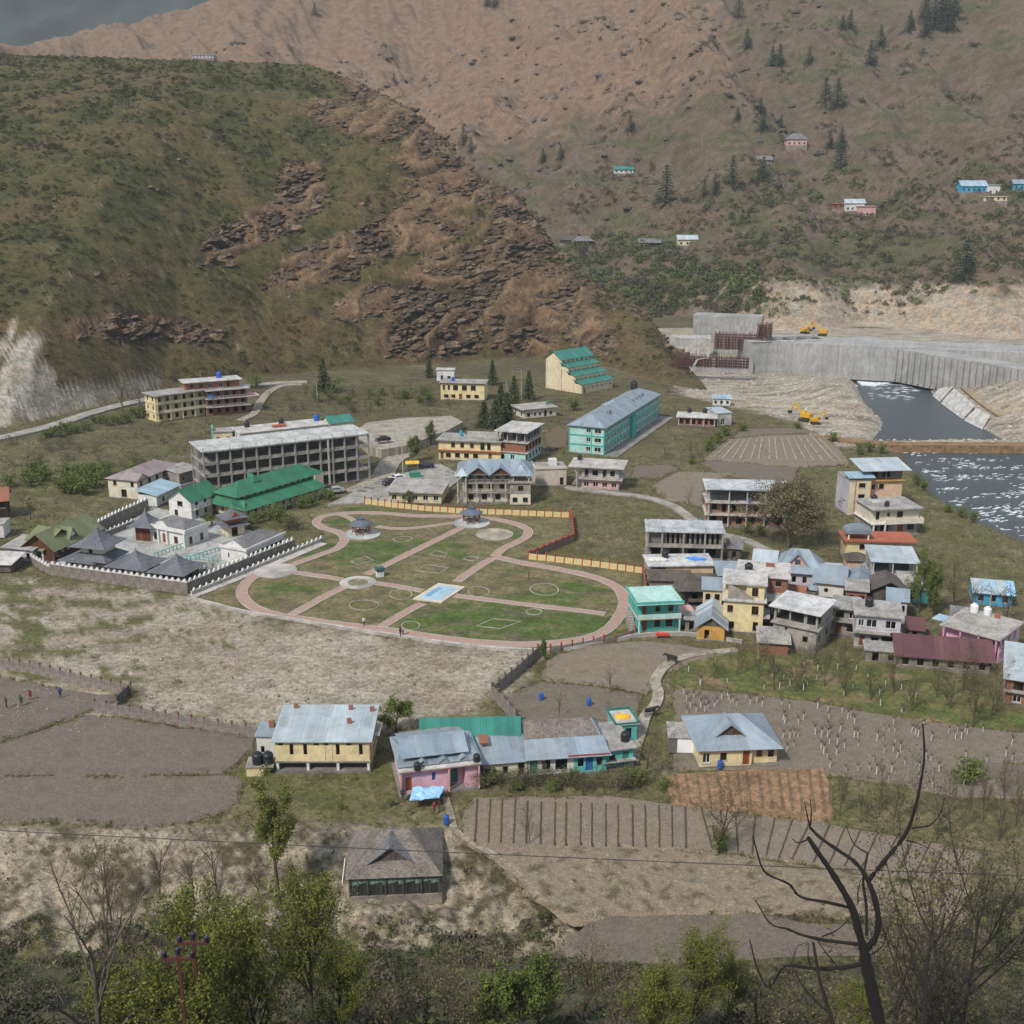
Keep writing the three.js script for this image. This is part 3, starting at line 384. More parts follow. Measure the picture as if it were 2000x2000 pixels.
field('stony_field', 'stony tilled plot with farm workers behind the low wall', [[-260, 1300], [0, 1322], [120, 1346], [240, 1362], [176, 1386], [80, 1418], [0, 1446], [-260, 1482]], .1, G.soilD, { sub: 3, up: rel(.2, 4) });
const [stripField, stripPl] = field('strip_field', 'pale brown field ruled by dark straight ridges', [[912, 1574], [925, 1558], [1050, 1556], [1186, 1555], [1354, 1575], [1470, 1592], [1602, 1606], [1760, 1636], [1915, 1664], [1880, 1722], [1693, 1703], [1434, 1663], [1371, 1657], [1135, 1644], [960, 1654], [905, 1622]], .05, G.soilP, { sub: 4, up: rel(.06, 6) });
const rustField = field('strip_field', 'rust coloured strip field below the yellow hip roofed house', [[1308, 1513], [1400, 1506], [1610, 1501], [1618, 1540], [1624, 1592], [1602, 1602], [1470, 1587], [1312, 1568]], .2, G.redsoil, { sub: 3, up: rel(.08, 6) });
field('mounded_field', 'pale rough mounded plot below the ruled field', [[985, 1668], [1135, 1652], [1371, 1664], [1434, 1671], [1693, 1711], [1890, 1734], [1885, 1800], [1700, 1795], [1480, 1778], [1200, 1782], [1120, 1800], [1040, 1735]], .02, mat([1.2, 1.2, 1.2], 'clods', 1, .2, { vertexColors: true }), { sub: .8, edge: 1, up: (x, z) => .6 * Math.max(0, fbm(x / 2.6, z / 2.2, 3)), col: (x, z) => mix3([.44, .36, .26], [.20, .17, .09], ss(fbm(x / 3 + 7, z / 3, 3), .1, .5)) });
field('tilled_field', 'dark bare tilled field low in the middle right', [[1118, 1830], [1160, 1800], [1210, 1788], [1480, 1786], [1560, 1800], [1700, 1805], [1860, 1812], [1880, 1880], [1520, 1885], [1330, 1895], [1120, 1885]], -.06, G.soilD, { sub: 3, up: rel(.12, 6) });
field('tilled_field', 'orchard soil around the yellow hip roofed house with white trunks', [[1318, 1345], [1400, 1349], [1560, 1367], [1700, 1392], [1815, 1411], [2180, 1452], [2180, 1500], [1880, 1482], [1885, 1512], [2180, 1560], [1870, 1552], [1640, 1512], [1525, 1497], [1320, 1500]], .1, mat([.35, .29, .23], 'clods', 1, .12), { sub: 3, up: rel(.12, 6) });
field('tilled_field', 'small furrowed plot at the right edge below the orchard', [[1886, 1487], [2180, 1504], [2180, 1556], [1892, 1512]], .25, G.soilD);
field('grassy_orchard', 'bright green orchard grass with whitewashed trunks', [[1325, 1300], [1440, 1272], [1560, 1275], [1700, 1290], [1850, 1310], [1960, 1372], [2180, 1400], [2180, 1446], [1815, 1407], [1560, 1362], [1318, 1341]], .14, mat([1.25, 1.25, 1.25], 'earth', 1, .12, { vertexColors: true }), { sub: 1.6, up: rel(.25, 5), col: (x, z) => mix3(mix3([.10, .125, .028], [.155, .14, .05], ss(fbm(x / 7, z / 7, 3), -.3, .4)), [.24, .165, .10], ss(fbm(x / 12 + 8, z / 9, 3) + ss(x, 78, 95) * .4, .25, .6)) });
field('tilled_field', 'pale tilled plot between the park wall and the winding path', [[1070, 1285], [1150, 1262], [1250, 1252], [1440, 1272], [1300, 1312], [1262, 1352], [1160, 1336], [1058, 1328]], .1, G.soilP, { sub: 3, up: rel(.1, 5) });
field('tilled_field', 'brown plot with blue drums below the pale plot', [[985, 1362], [1058, 1332], [1160, 1340], [1255, 1358], [1240, 1402], [1140, 1412], [1020, 1410]], .04, mat([.30, .245, .19], 'clods', 1, .12), { sub: 3, up: rel(.1, 5) });
field('tilled_field', 'brown wedge plot beside the village lane', [[1270, 948], [1326, 921], [1436, 924], [1400, 936], [1374, 946], [1371, 985], [1304, 975]], .12, G.soilP, { sub: 4 });
field('tilled_field', 'small brown plot behind the flat roofed house', [[1236, 930], [1240, 909], [1309, 908], [1322, 914], [1290, 932]], .12, mat([.29, .24, .19], 'clods', 1, .12));
const terr = field('terraced_field', 'ploughed terrace with pale ribs near the river', [[1378, 896], [1400, 874], [1425, 858], [1500, 850], [1600, 848], [1640, 876], [1658, 905], [1560, 910]], .3, G.soilP, { sub: 4 });
field('tilled_field', 'brown plot just below the ploughed terrace', [[1370, 904], [1380, 899], [1558, 913], [1545, 946], [1470, 938], [1400, 922]], .1, mat([.30, .245, .195], 'clods', 1, .12));
const terr2 = field('terraced_field', 'dry upper terrace near the excavator', [[1432, 853], [1450, 838], [1560, 835], [1598, 845], [1500, 848]], .15, mat([.31, .255, .18], 'clods', 1, .12));
field('tilled_field', 'earth plot left of the teal hostel', [[1062, 850], [1090, 830], [1108, 845], [1105, 872], [1075, 878]], .1, mat([.26, .19, .125], 'clods', 1, .1));
// ridges across the ruled fields
function ridges(f, a, b, c, d, n, w, h, m, y) { const q = (p0, p1, t) => { const A = P(...p0, y), B = P(...p1, y); return [lerp(A[0], B[0], t), y, lerp(A[2], B[2], t)]; }; for (let i = 0; i < n; i++) { const t = (i + .5) / n + rr(-.1, .1) / n, p0 = q(a, b, t), p1 = q(d, c, t); const pts = []; for (let k = 0; k <= 8; k++) pts.push([lerp(p0[0], p1[0], k / 8) + rr(-.04, .04), lerp(p0[2], p1[2], k / 8)]); part('ridge', ribbon(pts, w * rr(.8, 1.2), y + h, h + .1), m, f); } }
ridges(stripField, [920, 1560], [1350, 1577], [1352, 1655], [915, 1645], 17, .17, .09, G.furrow, .0);
ridges(stripField, [1354, 1577], [1600, 1608], [1560, 1680], [1380, 1656], 7, .17, .09, G.furrow, .0);
ridges(stripField, [1602, 1608], [1900, 1664], [1870, 1718], [1570, 1682], 9, .17, .09, G.furrow, .0);
ridges(rustField[0], [1310, 1514], [1608, 1503], [1620, 1588], [1320, 1566], 15, .3, .1, mat([.22, .15, .095], 'earth', 1), .08);
ridges(terr[0], [1425, 860], [1600, 850], [1655, 903], [1385, 894], 15, .45, .15, mat([.43, .37, .30], 'earth', 1), .12);

// -- park
const parkEdge = [[600, 1000], [690, 985], [760, 985], [900, 1003], [1115, 1003], [1122, 1050], [1032, 1090], [1255, 1118], [1240, 1240], [1180, 1257], [1060, 1272], [930, 1262], [760, 1238], [620, 1216], [500, 1198], [385, 1168], [450, 1140], [560, 1085], [640, 1050]];
const greenSpots = [[640, 1075, 24], [760, 1070, 18], [860, 1065, 9], [1000, 1045, 8], [660, 1130, 6], [1080, 1165, 12], [930, 1205, 26], [1010, 1215, 34], [1110, 1215, 24], [860, 1215, 16], [560, 1150, 10], [1130, 1150, 10], [900, 1085, 8], [720, 995, 10], [660, 1020, 8], [820, 1060, 8], [740, 1095, 8]].map(([u, v, r]) => { const p = P(u, v, .05); return [p[0], p[2], r * .38]; });
single('park_lawn', flat(plan(parkEdge, .05), .05, .4, G.lawn, { sub: 1.3, up: rel(.05, 6), col: (x, z) => { let g = 0; for (const [a, b, r] of greenSpots) g = Math.max(g, 1.3 - Math.hypot((x - a) / 1.6, z - b) / r); const n = fbm(x / 9, z / 5, 4), n2 = fbm(x / 2.4, z / 2.4, 2); let c = mix3([.185, .155, .078], [.135, .125, .05], ss(n + .4 * n2, -.3, .4)); c = mix3(c, [.075, .118, .02], ss(g + n * .8 + .3 * n2, .25, .85)); return mix3(c, [.13, .105, .065], ss(fbm(x / 14 + 30, z / 8, 3), .15, .5) * .7); } }), G.lawn, 'patchy green and brown park lawn crossed by pink paths', 'lawn', null, 'structure');
function parkPath(label, px, w = 2.1, y = .10) { w *= .84;
  const pts = curve(plan(px, y)); const t = single('park_path', ribbon(pts, w, y + rnd() * .012, .2), G.brickpath, label, 'path', null, 'structure');
  part('kerb', ribbon(pts, .16, y + .05, .3, w / 2 + .1), G.kerb, t); part('kerb', ribbon(pts, .16, y + .05, .3, -w / 2 - .1), G.kerb, t); return t;
}
parkPath('pink brick path looping round the left and front of the park', [[525, 1114], [497, 1126], [478, 1142], [472, 1156], [479, 1172], [500, 1188], [535, 1199], [640, 1216], [760, 1231], [870, 1247], [960, 1256], [1040, 1258], [1120, 1251], [1175, 1236], [1208, 1206], [1219, 1172], [1203, 1146], [1160, 1127], [1087, 1111], [1014, 1098], [966, 1087]], 2.3);
parkPath('pink brick path curving round the sandy circle', [[966, 1087], [982, 1072], [1010, 1059], [1029, 1047], [1030, 1034], [1008, 1023], [960, 1013], [935, 1011]], 2.1, .108);
parkPath('pink brick path along the yellow wall behind the gazebos', [[905, 1008], [850, 1008], [803, 1007], [760, 1003], [711, 1001], [664, 1003], [633, 1008], [618, 1020], [632, 1031], [660, 1039], [673, 1053], [660, 1070], [623, 1084], [560, 1106], [538, 1111]], 2.1, .104);
parkPath('narrow pink path joining the two gazebos', [[735, 1028], [770, 1032], [810, 1031], [850, 1026], [893, 1020]], 1.4, .112);
parkPath('short pink path from the loop to the left gazebo', [[662, 1005], [680, 1010], [692, 1018]], 1.3, .116);
parkPath('long diagonal pink path from the right gazebo to the crossing', [[905, 1029], [850, 1056], [760, 1100], [716, 1122]], 2.0, .1);
parkPath('diagonal pink path from the crossing to the front kerb', [[680, 1143], [640, 1162], [600, 1184], [568, 1202]], 2.0, .118);
parkPath('diagonal pink path from the pool to the path fork', [[892, 1136], [930, 1110], [962, 1090]], 2.0, .12);
parkPath('pink path from the left plaza to the crossing', [[548, 1113], [590, 1120], [640, 1127], [668, 1132]], 1.7, .124);
parkPath('pink path from the crossing to the blue pool', [[728, 1138], [770, 1144], [826, 1154]], 1.7, .1);
parkPath('pink path from the blue pool to the right loop', [[888, 1163], [960, 1172], [1056, 1184], [1120, 1191], [1182, 1199]], 1.7, .128);
parkPath('short pale diagonal path from the pool to the front kerb', [[826, 1178], [792, 1196], [762, 1214], [745, 1224]], 1.9, .09);
const disc = (u, v, r, y, th, m, name, label) => { const p = P(u, v, y); const g = new THREE.CylinderGeometry(r, r, th, 40); g.translate(p[0], y - th / 2, p[2]); return single(name, g, m, label, 'plaza', null, 'structure'); };
disc(538, 1114, 4.3, .17, .4, G.plaza, 'plaza', 'round pale plaza at the left end of the park');
disc(699, 1137, 3.6, .17, .4, G.plaza, 'plaza', 'ring of pale paving at the path crossing');
disc(699, 1137, 2.0, .19, .3, mat([.26, .23, .15], 'earth', 1), 'planting_circle', 'earth circle inside the paved crossing');
disc(966, 1043, 4.2, .14, .4, mat([.44, .385, .31], 'earth', 1, .05), 'sand_circle', 'round sandy bed with pale rim in the upper park');
// pool
{ const c = plan([[806, 1170], [856, 1139], [909, 1146], [862, 1177]], .2); const t = thing('park_pool', 'pale blue sunken pool with cream rim in the park centre', 'pool', [0, 0, 0]);
  part('rim', flat(c, .26, .5, G.plaza), mat([.66, .60, .50], 'plaster'), t); const s = plan([[818, 1168], [858, 1143], [897, 1148], [858, 1173]], .27); part('basin', flat(s, .275, .1, G.plaza), mat([.40, .62, .74], 'plaster', .35), t); const s2 = plan([[828, 1163], [856, 1147], [866, 1148], [838, 1165]], .28); part('basin_step', flat(s2, .30, .05, G.plaza), mat([.22, .40, .62], 'plaster', .5), t); }
// kerb outlines of flower beds
const bedRing = (label, px, closed = true, w = .22) => { const pts = curve(plan(px, .2), closed); if (closed) pts.push(pts[0]); single('flower_bed', ribbon(pts, w * .75, .17, .35), G.bed, label, 'flower bed'); };
const bedBox = (label, px, w = .22) => { const q = plan(px, .2), pts = []; for (let i = 0; i < q.length; i++) { const a = q[i], b = q[(i + 1) % q.length]; for (let k = 0; k < 6; k++) pts.push([lerp(a[0], b[0], k / 6), lerp(a[1], b[1], k / 6)]); } pts.push(pts[0]); single('flower_bed', ribbon(pts, w * .75, .17, .35), G.bed, label, 'flower bed'); };
const ring = (u, v, a, b) => Array.from({ length: 16 }, (_, i) => [u + a * Math.cos(i / 8 * Math.PI), v + b * Math.sin(i / 8 * Math.PI)]);
bedRing('eight sided kerb outline on the right lawn', [[1035, 1151], [1045, 1141], [1075, 1139], [1091, 1151], [1080, 1161], [1050, 1160]]);
bedRing('circular kerb outline on the brown front lawn', ring(711, 1181, 29, 10));
bedRing('half round kerb outline left of the pool', ring(783, 1160, 22, 10)); bedRing('half round kerb outline right of the pool', ring(935, 1155, 21, 10));
bedBox('diamond kerb outline on the green front lawn', [[931, 1222], [965, 1207], [1018, 1213], [977, 1227]]);
bedBox('rectangular kerb outline in the middle lawn', [[810, 1114], [835, 1102], [877, 1108], [857, 1119]]); bedBox('small kerb outline near the long diagonal', [[838, 1082], [852, 1075], [874, 1080], [868, 1087]]); bedBox('small kerb outline left of the fork', [[905, 1091], [918, 1085], [937, 1089], [925, 1095]]); bedBox('kerb outline on the left lawn', [[685, 1096], [715, 1086], [730, 1094], [700, 1102]]); bedRing('small kerb oval near the right cross path', ring(1043, 1194, 16, 6)); bedRing('kerb outline near the left gazebo', [[768, 1052], [785, 1047], [805, 1049], [800, 1056], [778, 1058]]); bedRing('kerb half round near the front kerb path', ring(802, 1221, 18, 9));
bedRing('pale rim round the sandy circle', ring(966, 1043, 35, 11.5), true, .35);
// front kerb of the park and temple side low walls
{ const t = single('park_kerb_wall', ribbon(curve(plan([[372, 1166], [420, 1178], [480, 1193], [560, 1206], [660, 1222], [760, 1237], [860, 1252], [950, 1263], [1060, 1268]], .25)), .55, .3, .8), G.kerb, 'pale low kerb wall along the front of the park', 'kerb wall'); }
single('park_kerb_wall', ribbon(curve(plan([[1068, 1270], [1130, 1262], [1190, 1250], [1245, 1240], [1330, 1236], [1400, 1244], [1450, 1252]], .25)), .5, .45, .9), G.kerb, 'pale kerb wall from the park corner to the teal house', 'kerb wall');
// yellow wall with red posts
function postWall(label, px, o) {
  const pts = plan(px), t = thing('boundary_wall', label, 'wall', [pts[0][0], 0, pts[0][1]]), ox = pts[0][0], oz = pts[0][1]; const pg = memo('wp' + o.h + o.pw, () => new MB().box(-o.pw, o.pw, -.3, o.h + o.pe, -o.pw, o.pw).box(-o.pw - .05, o.pw + .05, o.h + o.pe, o.h + o.pe + .1, -o.pw - .05, o.pw + .05).geo());
  for (let i = 0; i < pts.length - 1; i++) { const a = pts[i], b = pts[i + 1], L = Math.hypot(b[0] - a[0], b[1] - a[1]), n = Math.max(1, Math.round(L / o.gap)), turn = Math.atan2(-(b[1] - a[1]), b[0] - a[0]), w = L / n;
    const g = memo(`pn${w.toFixed(2)},${o.h},${o.cap}`, () => { const m = new MB().box(0, w, -.3, o.h, -.1, .1); return m.geo(); });
    for (let k = 0; k < n; k++) { const x = lerp(a[0], b[0], k / n) - ox, z = lerp(a[1], b[1], k / n) - oz; const q = part('panel', g, o.panel, t); q.position.set(x, 0, z); q.rotation.y = turn; if (o.top) { const c = part('coping', memo('cp' + w.toFixed(2), () => boxGeo(0, w, o.h, o.h + .12, -.16, .16)), o.top, q); } if (k || i === 0) { const p = part('post', pg, o.post, t); p.position.set(x, 0, z); p.rotation.y = turn; } else { const p = part('post', pg, o.post, t); p.position.set(x, 0, z); } }
    if (i === pts.length - 2) { const p = part('post', pg, o.post, t); p.position.set(b[0] - ox, 0, b[1] - oz); p.rotation.y = turn; } }
  return t;
}
const yw = { h: 1.25, pw: .13, pe: .55, gap: 1.85, panel: W.cream, post: W.red };
const yellowPanel = mat([.80, .66, .34], 'plaster'); yw.panel = yellowPanel;
postWall('long yellow park wall with red posts behind the gazebos', [[713, 984], [765, 991], [830, 998], [905, 1003], [1000, 1006], [1112, 1011]], yw);
postWall('yellow wall with red posts along the right park side', [[1032, 1092], [1120, 1102], [1190, 1111], [1255, 1120]], yw);
postWall('grey wall edged red on the notch of the park', [[1116, 1012], [1121, 1056], [1036, 1091]], { h: 1.5, pw: .12, pe: .4, gap: 2.2, panel: W.stone, post: W.red, top: W.red });
postWall('grey wall with red posts beside the teal house', [[1257, 1121], [1262, 1150], [1240, 1238], [1200, 1252], [1075, 1274]], { h: .9, pw: .1, pe: .5, gap: 2, panel: W.stone, post: W.red });
const gw = { h: 1.5, pw: .12, pe: .55, gap: 2.1, panel: mat([.34, .31, .285], 'concrete', 1, .05), post: mat([.30, .2, .16], 'concrete') };
postWall('grey stone wall with short posts left of the stony plot', [[-60, 1296], [60, 1312], [180, 1340], [256, 1356]], gw);
postWall('dark short wall return beside the stony plot', [[256, 1352], [228, 1378]], { ...gw, panel: mat([.17, .165, .165], 'concrete', 1, .05) });
postWall('grey stone wall between the dusty plain and the tilled field', [[186, 1388], [300, 1406], [400, 1424], [508, 1440]], gw);
postWall('grey stone wall from the park corner down the pale plot', [[1060, 1274], [1010, 1320], [962, 1360]], { ...gw, h: 1.7 }); postWall('grey stone wall turning down to the green roofed house', [[962, 1360], [985, 1385], [1008, 1412]], { ...gw, h: 1.7 });
// roads and tracks
function road(name, label, px, w, y, m, hf) { const pts = curve(px.map(([u, v]) => { const p = hf ? hit(u, v) : P(u, v, y); return [p[0], p[2]]; })); return single(name, ribbon(pts, w, y, .5, 0, hf), m, label, 'road', null, 'structure'); }
road('road', 'pale road below the cut cliff at the left edge', [[-160, 885], [0, 857], [100, 834], [180, 808], [250, 790], [310, 778], [400, 765], [470, 757], [540, 750], [600, 748]], 5.5, .3, G.road, (x, z) => Math.max(0, ground(x, z)));
road('road', 'dirt track winding down from the road to the rear building', [[590, 750], [555, 752], [530, 762], [508, 785], [495, 808], [470, 820]], 3, .2, G.track);
road('road', 'narrow village lane curving past the blue roofed skeleton', [[1105, 950], [1180, 960], [1260, 970], [1310, 985], [1350, 1012], [1400, 1040], [1450, 1052], [1490, 1070], [1520, 1085]], 2.6, .18, G.road);
road('footpath', 'pale winding footpath past the black cow', [[1440, 1268], [1350, 1278], [1312, 1292], [1290, 1310], [1280, 1330], [1286, 1352], [1280, 1375], [1262, 1395], [1252, 1425], [1242, 1455], [1235, 1485]], 1.7, .22, G.track);
road('footpath', 'pale footpath beside the old slate house', [[870, 1560], [880, 1590], [890, 1625], [925, 1660], [970, 1700], [1010, 1745], [1050, 1790]], .9, .1, mat([.36, .30, .235], 'earth', 1, .05), (x, z) => Math.max(ground(x, z), -.1));
road('footpath', 'dirt yard strip leading to the parked cars', [[690, 960], [740, 935], [765, 900], [800, 880]], 6, .1, G.track);
single('yard', flat(plan([[690, 845], [715, 826], [790, 816], [880, 812], [905, 824], [870, 842], [795, 870], [745, 878], [720, 872]], 2.4), 2.4, 2.8, G.road), mat([.45, .41, .36], 'earth', 1, .04), 'raised pale yard with retaining wall beside the concrete frame', 'yard', null, 'structure');
single('lane', flat(plan([[640, 985], [745, 935], [860, 905], [905, 930], [850, 975], [715, 982]], .1), .1, .4, G.road), mat([.40, .385, .36], 'concrete', .98), 'grey lane and forecourt behind the yellow park wall', 'lane', null, 'structure');
single('lane', flat(plan([[1180, 890], [1290, 812], [1315, 815], [1206, 892]], .1), .1, .4, G.road), G.asphalt, 'grey lane running along the teal hostel', 'lane', null, 'structure');
// temple courtyard
single('courtyard', flat(plan([[110, 1100], [365, 1142], [570, 1058], [430, 1020], [300, 990]], .12), .12, .5, G.paving), G.paving, 'grey paved courtyard of the temple', 'courtyard', null, 'structure');
// river water
const waterM = new THREE.MeshPhysicalMaterial({ color: new THREE.Color().setRGB(.065, .085, .095), roughness: .25, specularIntensity: .5, side: THREE.DoubleSide }); waterM.bumpMap = T.water; waterM.bumpScale = .35;
single('river', flat(plan([[1590, 690], [2350, 690], [2350, 1330], [1960, 1110], [1800, 1020], [1690, 940], [1640, 870]], -2), -2, .2, waterM), waterM, 'dark grey green river below the dam', 'river', null, 'structure');
// ---------------------------------------------------------------- buildings in the foreground
const tin = { w: .95, name: 'roof_sheet' };
const blueSheets = { ...tin, mats: [R.blue, mat([.35, .43, .51], 'tin', .5, .02, { metalness: .25 }), mat([.39, .46, .52], 'tin', .55, .02, { metalness: .25 })] };
const paleSheets = { ...tin, mats: [mat([.53, .61, .66], 'tin', .55, .015, { metalness: .15 }), mat([.50, .58, .63], 'tin', .6, .015, { metalness: .15 }), mat([.56, .62, .66], 'tin', .55, .015, { metalness: .15 })] };
const shed = (g, x0, x1, z0, z1, yf, yb, ov, m, o = {}) => { const k = (yb - yf) / (z0 - z1); return roofOf(g, [[[x0 - ov, yf - k * ov, z0 + ov], [x1 + ov, yf - k * ov, z0 + ov], [x1 + ov, yb + k * ov, z1 - ov], [x0 - ov, yb + k * ov, z1 - ov]]], m, o.sheet, o.name || 'roof'); };
const foot = (g, x0, x1, z0, z1, m = W.concD, e = .15) => part('plinth', boxGeo(x0 - e, x1 + e, -.9, .12, z1 - e, z0 + e), m, g);
{ // pale yellow house on stilts
  const [g, w] = building('yellow_house', 'pale yellow house on white stilts with pale blue roof', [540, 1506], [723, 1506]); const d = 8.2, f = 1.35, t = 4.5;
  foot(g, 0, w, 0, -d); pillars(g, [.2, w * .34, w * .66, w - .2], [-.15], .1, f, .34, W.white); part('back_wall', boxGeo(0, w, .1, f, -d, -1.8), W.yellow, g); slab(g, -.1, w + .1, f, f + .18, .15, -d, W.conc, 'floor_slab');
  walls(g, { x1: w, y0: f + .18, y1: t, z1: -d }, W.yellow, { front: [[.06 * w, 2.25, .7, .35, 'k'], [.175 * w, .9, .5, 1.6, 'k'], [.32 * w, .9, .5, 1.6, 'k'], [.44 * w, 2.25, .7, .35, 'k'], [.54 * w, 2.25, .7, .35, 'k'], [.665 * w, .9, .5, 1.6, 'k'], [.785 * w, 2.25, .7, .35, 'k'], [.91 * w, .9, .5, 1.6, 'k']], right: spread(3, d, 1, .9, 1.3, 'k'), left: spread(2, d, 1, .9, 1.3, 'k') });
  const pipe = new MB(); for (const x of [.525, .6]) pipe.box(w * x - .04, w * x + .04, f, t - .4, .0, .08); part('drainpipe', pipe.geo(), W.white, g);
  shed(g, 0, w, 0, -d, t, t + .9, .45, R.ice, { sheet: paleSheets }); for (const [x, z] of [[.12 * w, -7.8], [.73 * w, -7.4], [.97 * w, -7], [.75 * w, -4]]) part('chimney', new MB().box(x - .3, x + .3, t, t + .95 - z * .08, z - .15, z + .15).geo(), W.brick, g);
  slab(g, w, w + 1.1, t - .6, t - .5, -2.4, -6, R.slabG, 'side_canopy');
  const [b, bw] = building('annex', 'small white annex with brick chimney left of the yellow house', [503, 1476], [540, 1477]); walls(b, { x1: bw, y0: -.5, y1: 3, z1: -3 }, W.white, { front: [[bw * .3, 1, .5, 1, 'k']] }); shed(b, 0, bw, 0, -3, 3, 3.4, .25, R.blue); part('chimney', boxGeo(bw * .5, bw * .5 + .7, 2.8, 4.3, -2.4, -1.8), W.brick, b);
  const [c, cw] = building('tank_platform', 'grey concrete tank platform with yellow base', [482, 1514], [535, 1512], { cat: 'platform' }); part('base', boxGeo(0, cw * .62, -.5, 1.0, -1.2, 0), W.yellow, c); part('deck', boxGeo(-.1, cw, 1.0, 1.2, -2.8, .1), W.conc, c); part('back_wall', boxGeo(.1, cw, -.5, 1, -2.8, -1.25), W.conc, c);
  tank(toWorld(c, cw * .4, 1.2, -.9), 'left black water tank beside the yellow house', M.tank, 1.25); tank(toWorld(c, cw * .78, 1.2, -.9), 'right black water tank beside the yellow house', M.tank, 1.25);
}
{ // pink house with blue-grey roof
  const [g, w] = building('pink_house', 'pink walled house with grey blue tin roof and three small gablets', [783, 1556], [934, 1538]); const d = 8.6, t = 3.5; foot(g, 0, w, 0, -d);
  walls(g, { x0: .3, x1: w * .62, y1: t, z0: -.3, z1: -d }, W.pink, { front: [[.8, .5, .8, 2, 'd'], [w * .4, 1.6, .45, 1.2, 'D']], left: spread(2, d - .3, 1, .9, 1.3, 'k') }); walls(g, { x0: w * .62, x1: w, y1: t, z0: -1.6, z1: -d }, W.pink, { front: [[w * .1, .2, .9, 2.1, 'g'], [w * .28, 1.9, .9, .5, 'k']] }); part('side_wall', boxGeo(w * .84, w, .1, t - .02, -1.6, -.35), W.pink, g); part('side_trim', boxGeo(w, w + .25, .1, t, -2.2, -.5), W.aqua, g); part('side_trim', boxGeo(.0, .28, .1, t, -.5, .1), W.rose, g);
  slab(g, -.2, w + .4, t, t + .16, .3, -d, R.slab, 'terrace_slab'); part('fascia', boxGeo(-.2, w + .4, t - .12, t, .1, .3), W.terracotta, g); pillars(g, [.05, w * .62, w + .1], [.12], 0, t, .22, W.rose);
  for (const k of [.3, .57, .83]) gable(g, w * k - .9, w * k + .9, -.6, -3, t + .2, .75, .15, R.blue, W.conc, { axis: 'z', name: 'gablet' });
  hip(g, .2, w + .2, -.9, -d, t + .35, .5, .4, .6, R.blue, { name: 'lower_roof' }); walls(g, { x0: .9, x1: w * .86, y0: t + .16, y1: t + 1.5, z0: -2.4, z1: -d + .6 }, W.conc); gable(g, .7, w * .87, -1.6, -d + .6, t + 1.25, 1.15, .35, R.blue, W.conc, { sheet: blueSheets });
  tank(toWorld(g, 2.2, t + .17, .1), 'black water tank on the left corner of the pink house', M.tank, .8); tank(toWorld(g, w - .1, t + .17, -.3), 'black water tank on the right corner of the pink house', M.tank, .8);
  const s = plan([[800, 1583], [858, 1577], [868, 1556], [806, 1558]]); const tp = flat(s, 1.4, .04, M.tarpL, { sub: .6, up: (x, z) => .35 * fbm(x / 1.6, z / 1.6, 2) }); single('tarpaulin', tp, M.tarpL, 'light blue tarpaulin awning in front of the pink house', 'tarpaulin');
  const po = thing('awning_frame', 'thin wooden poles under the light blue tarpaulin', 'poles', P(834, 1578)); for (const [u, v] of [[801, 1590], [858, 1584], [866, 1562]]) { const p = P(u, v), c = P(834, 1578); part('pole', boxGeo(p[0] - c[0] - .05, p[0] - c[0] + .05, -.2, 1.5, p[2] - c[2] - .05, p[2] - c[2] + .05), W.woodG, po); }
}
{ // dark green roof
  const [g, w] = building('green_roofed_house', 'house with long dark green tin roof behind the pink house', [826, 1490], [1012, 1486]); const d = 6.6, t = 3.1; foot(g, 0, w, 0, -d);
  walls(g, { x1: w, y1: t, z1: -d }, W.woodG, { front: spread(5, w, .9, .9, 1.2, 'w'), right: spread(2, d, .9, .8, 1.2, 'w') }); gable(g, 0, w, 0, -d, t, 1.9, .5, R.jade, W.woodG, { sheet: { ...tin, mats: [R.jade, mat([.026, .21, .165], 'tin', .55, .02), mat([.035, .245, .195], 'tin', .6, .02)] } });
}
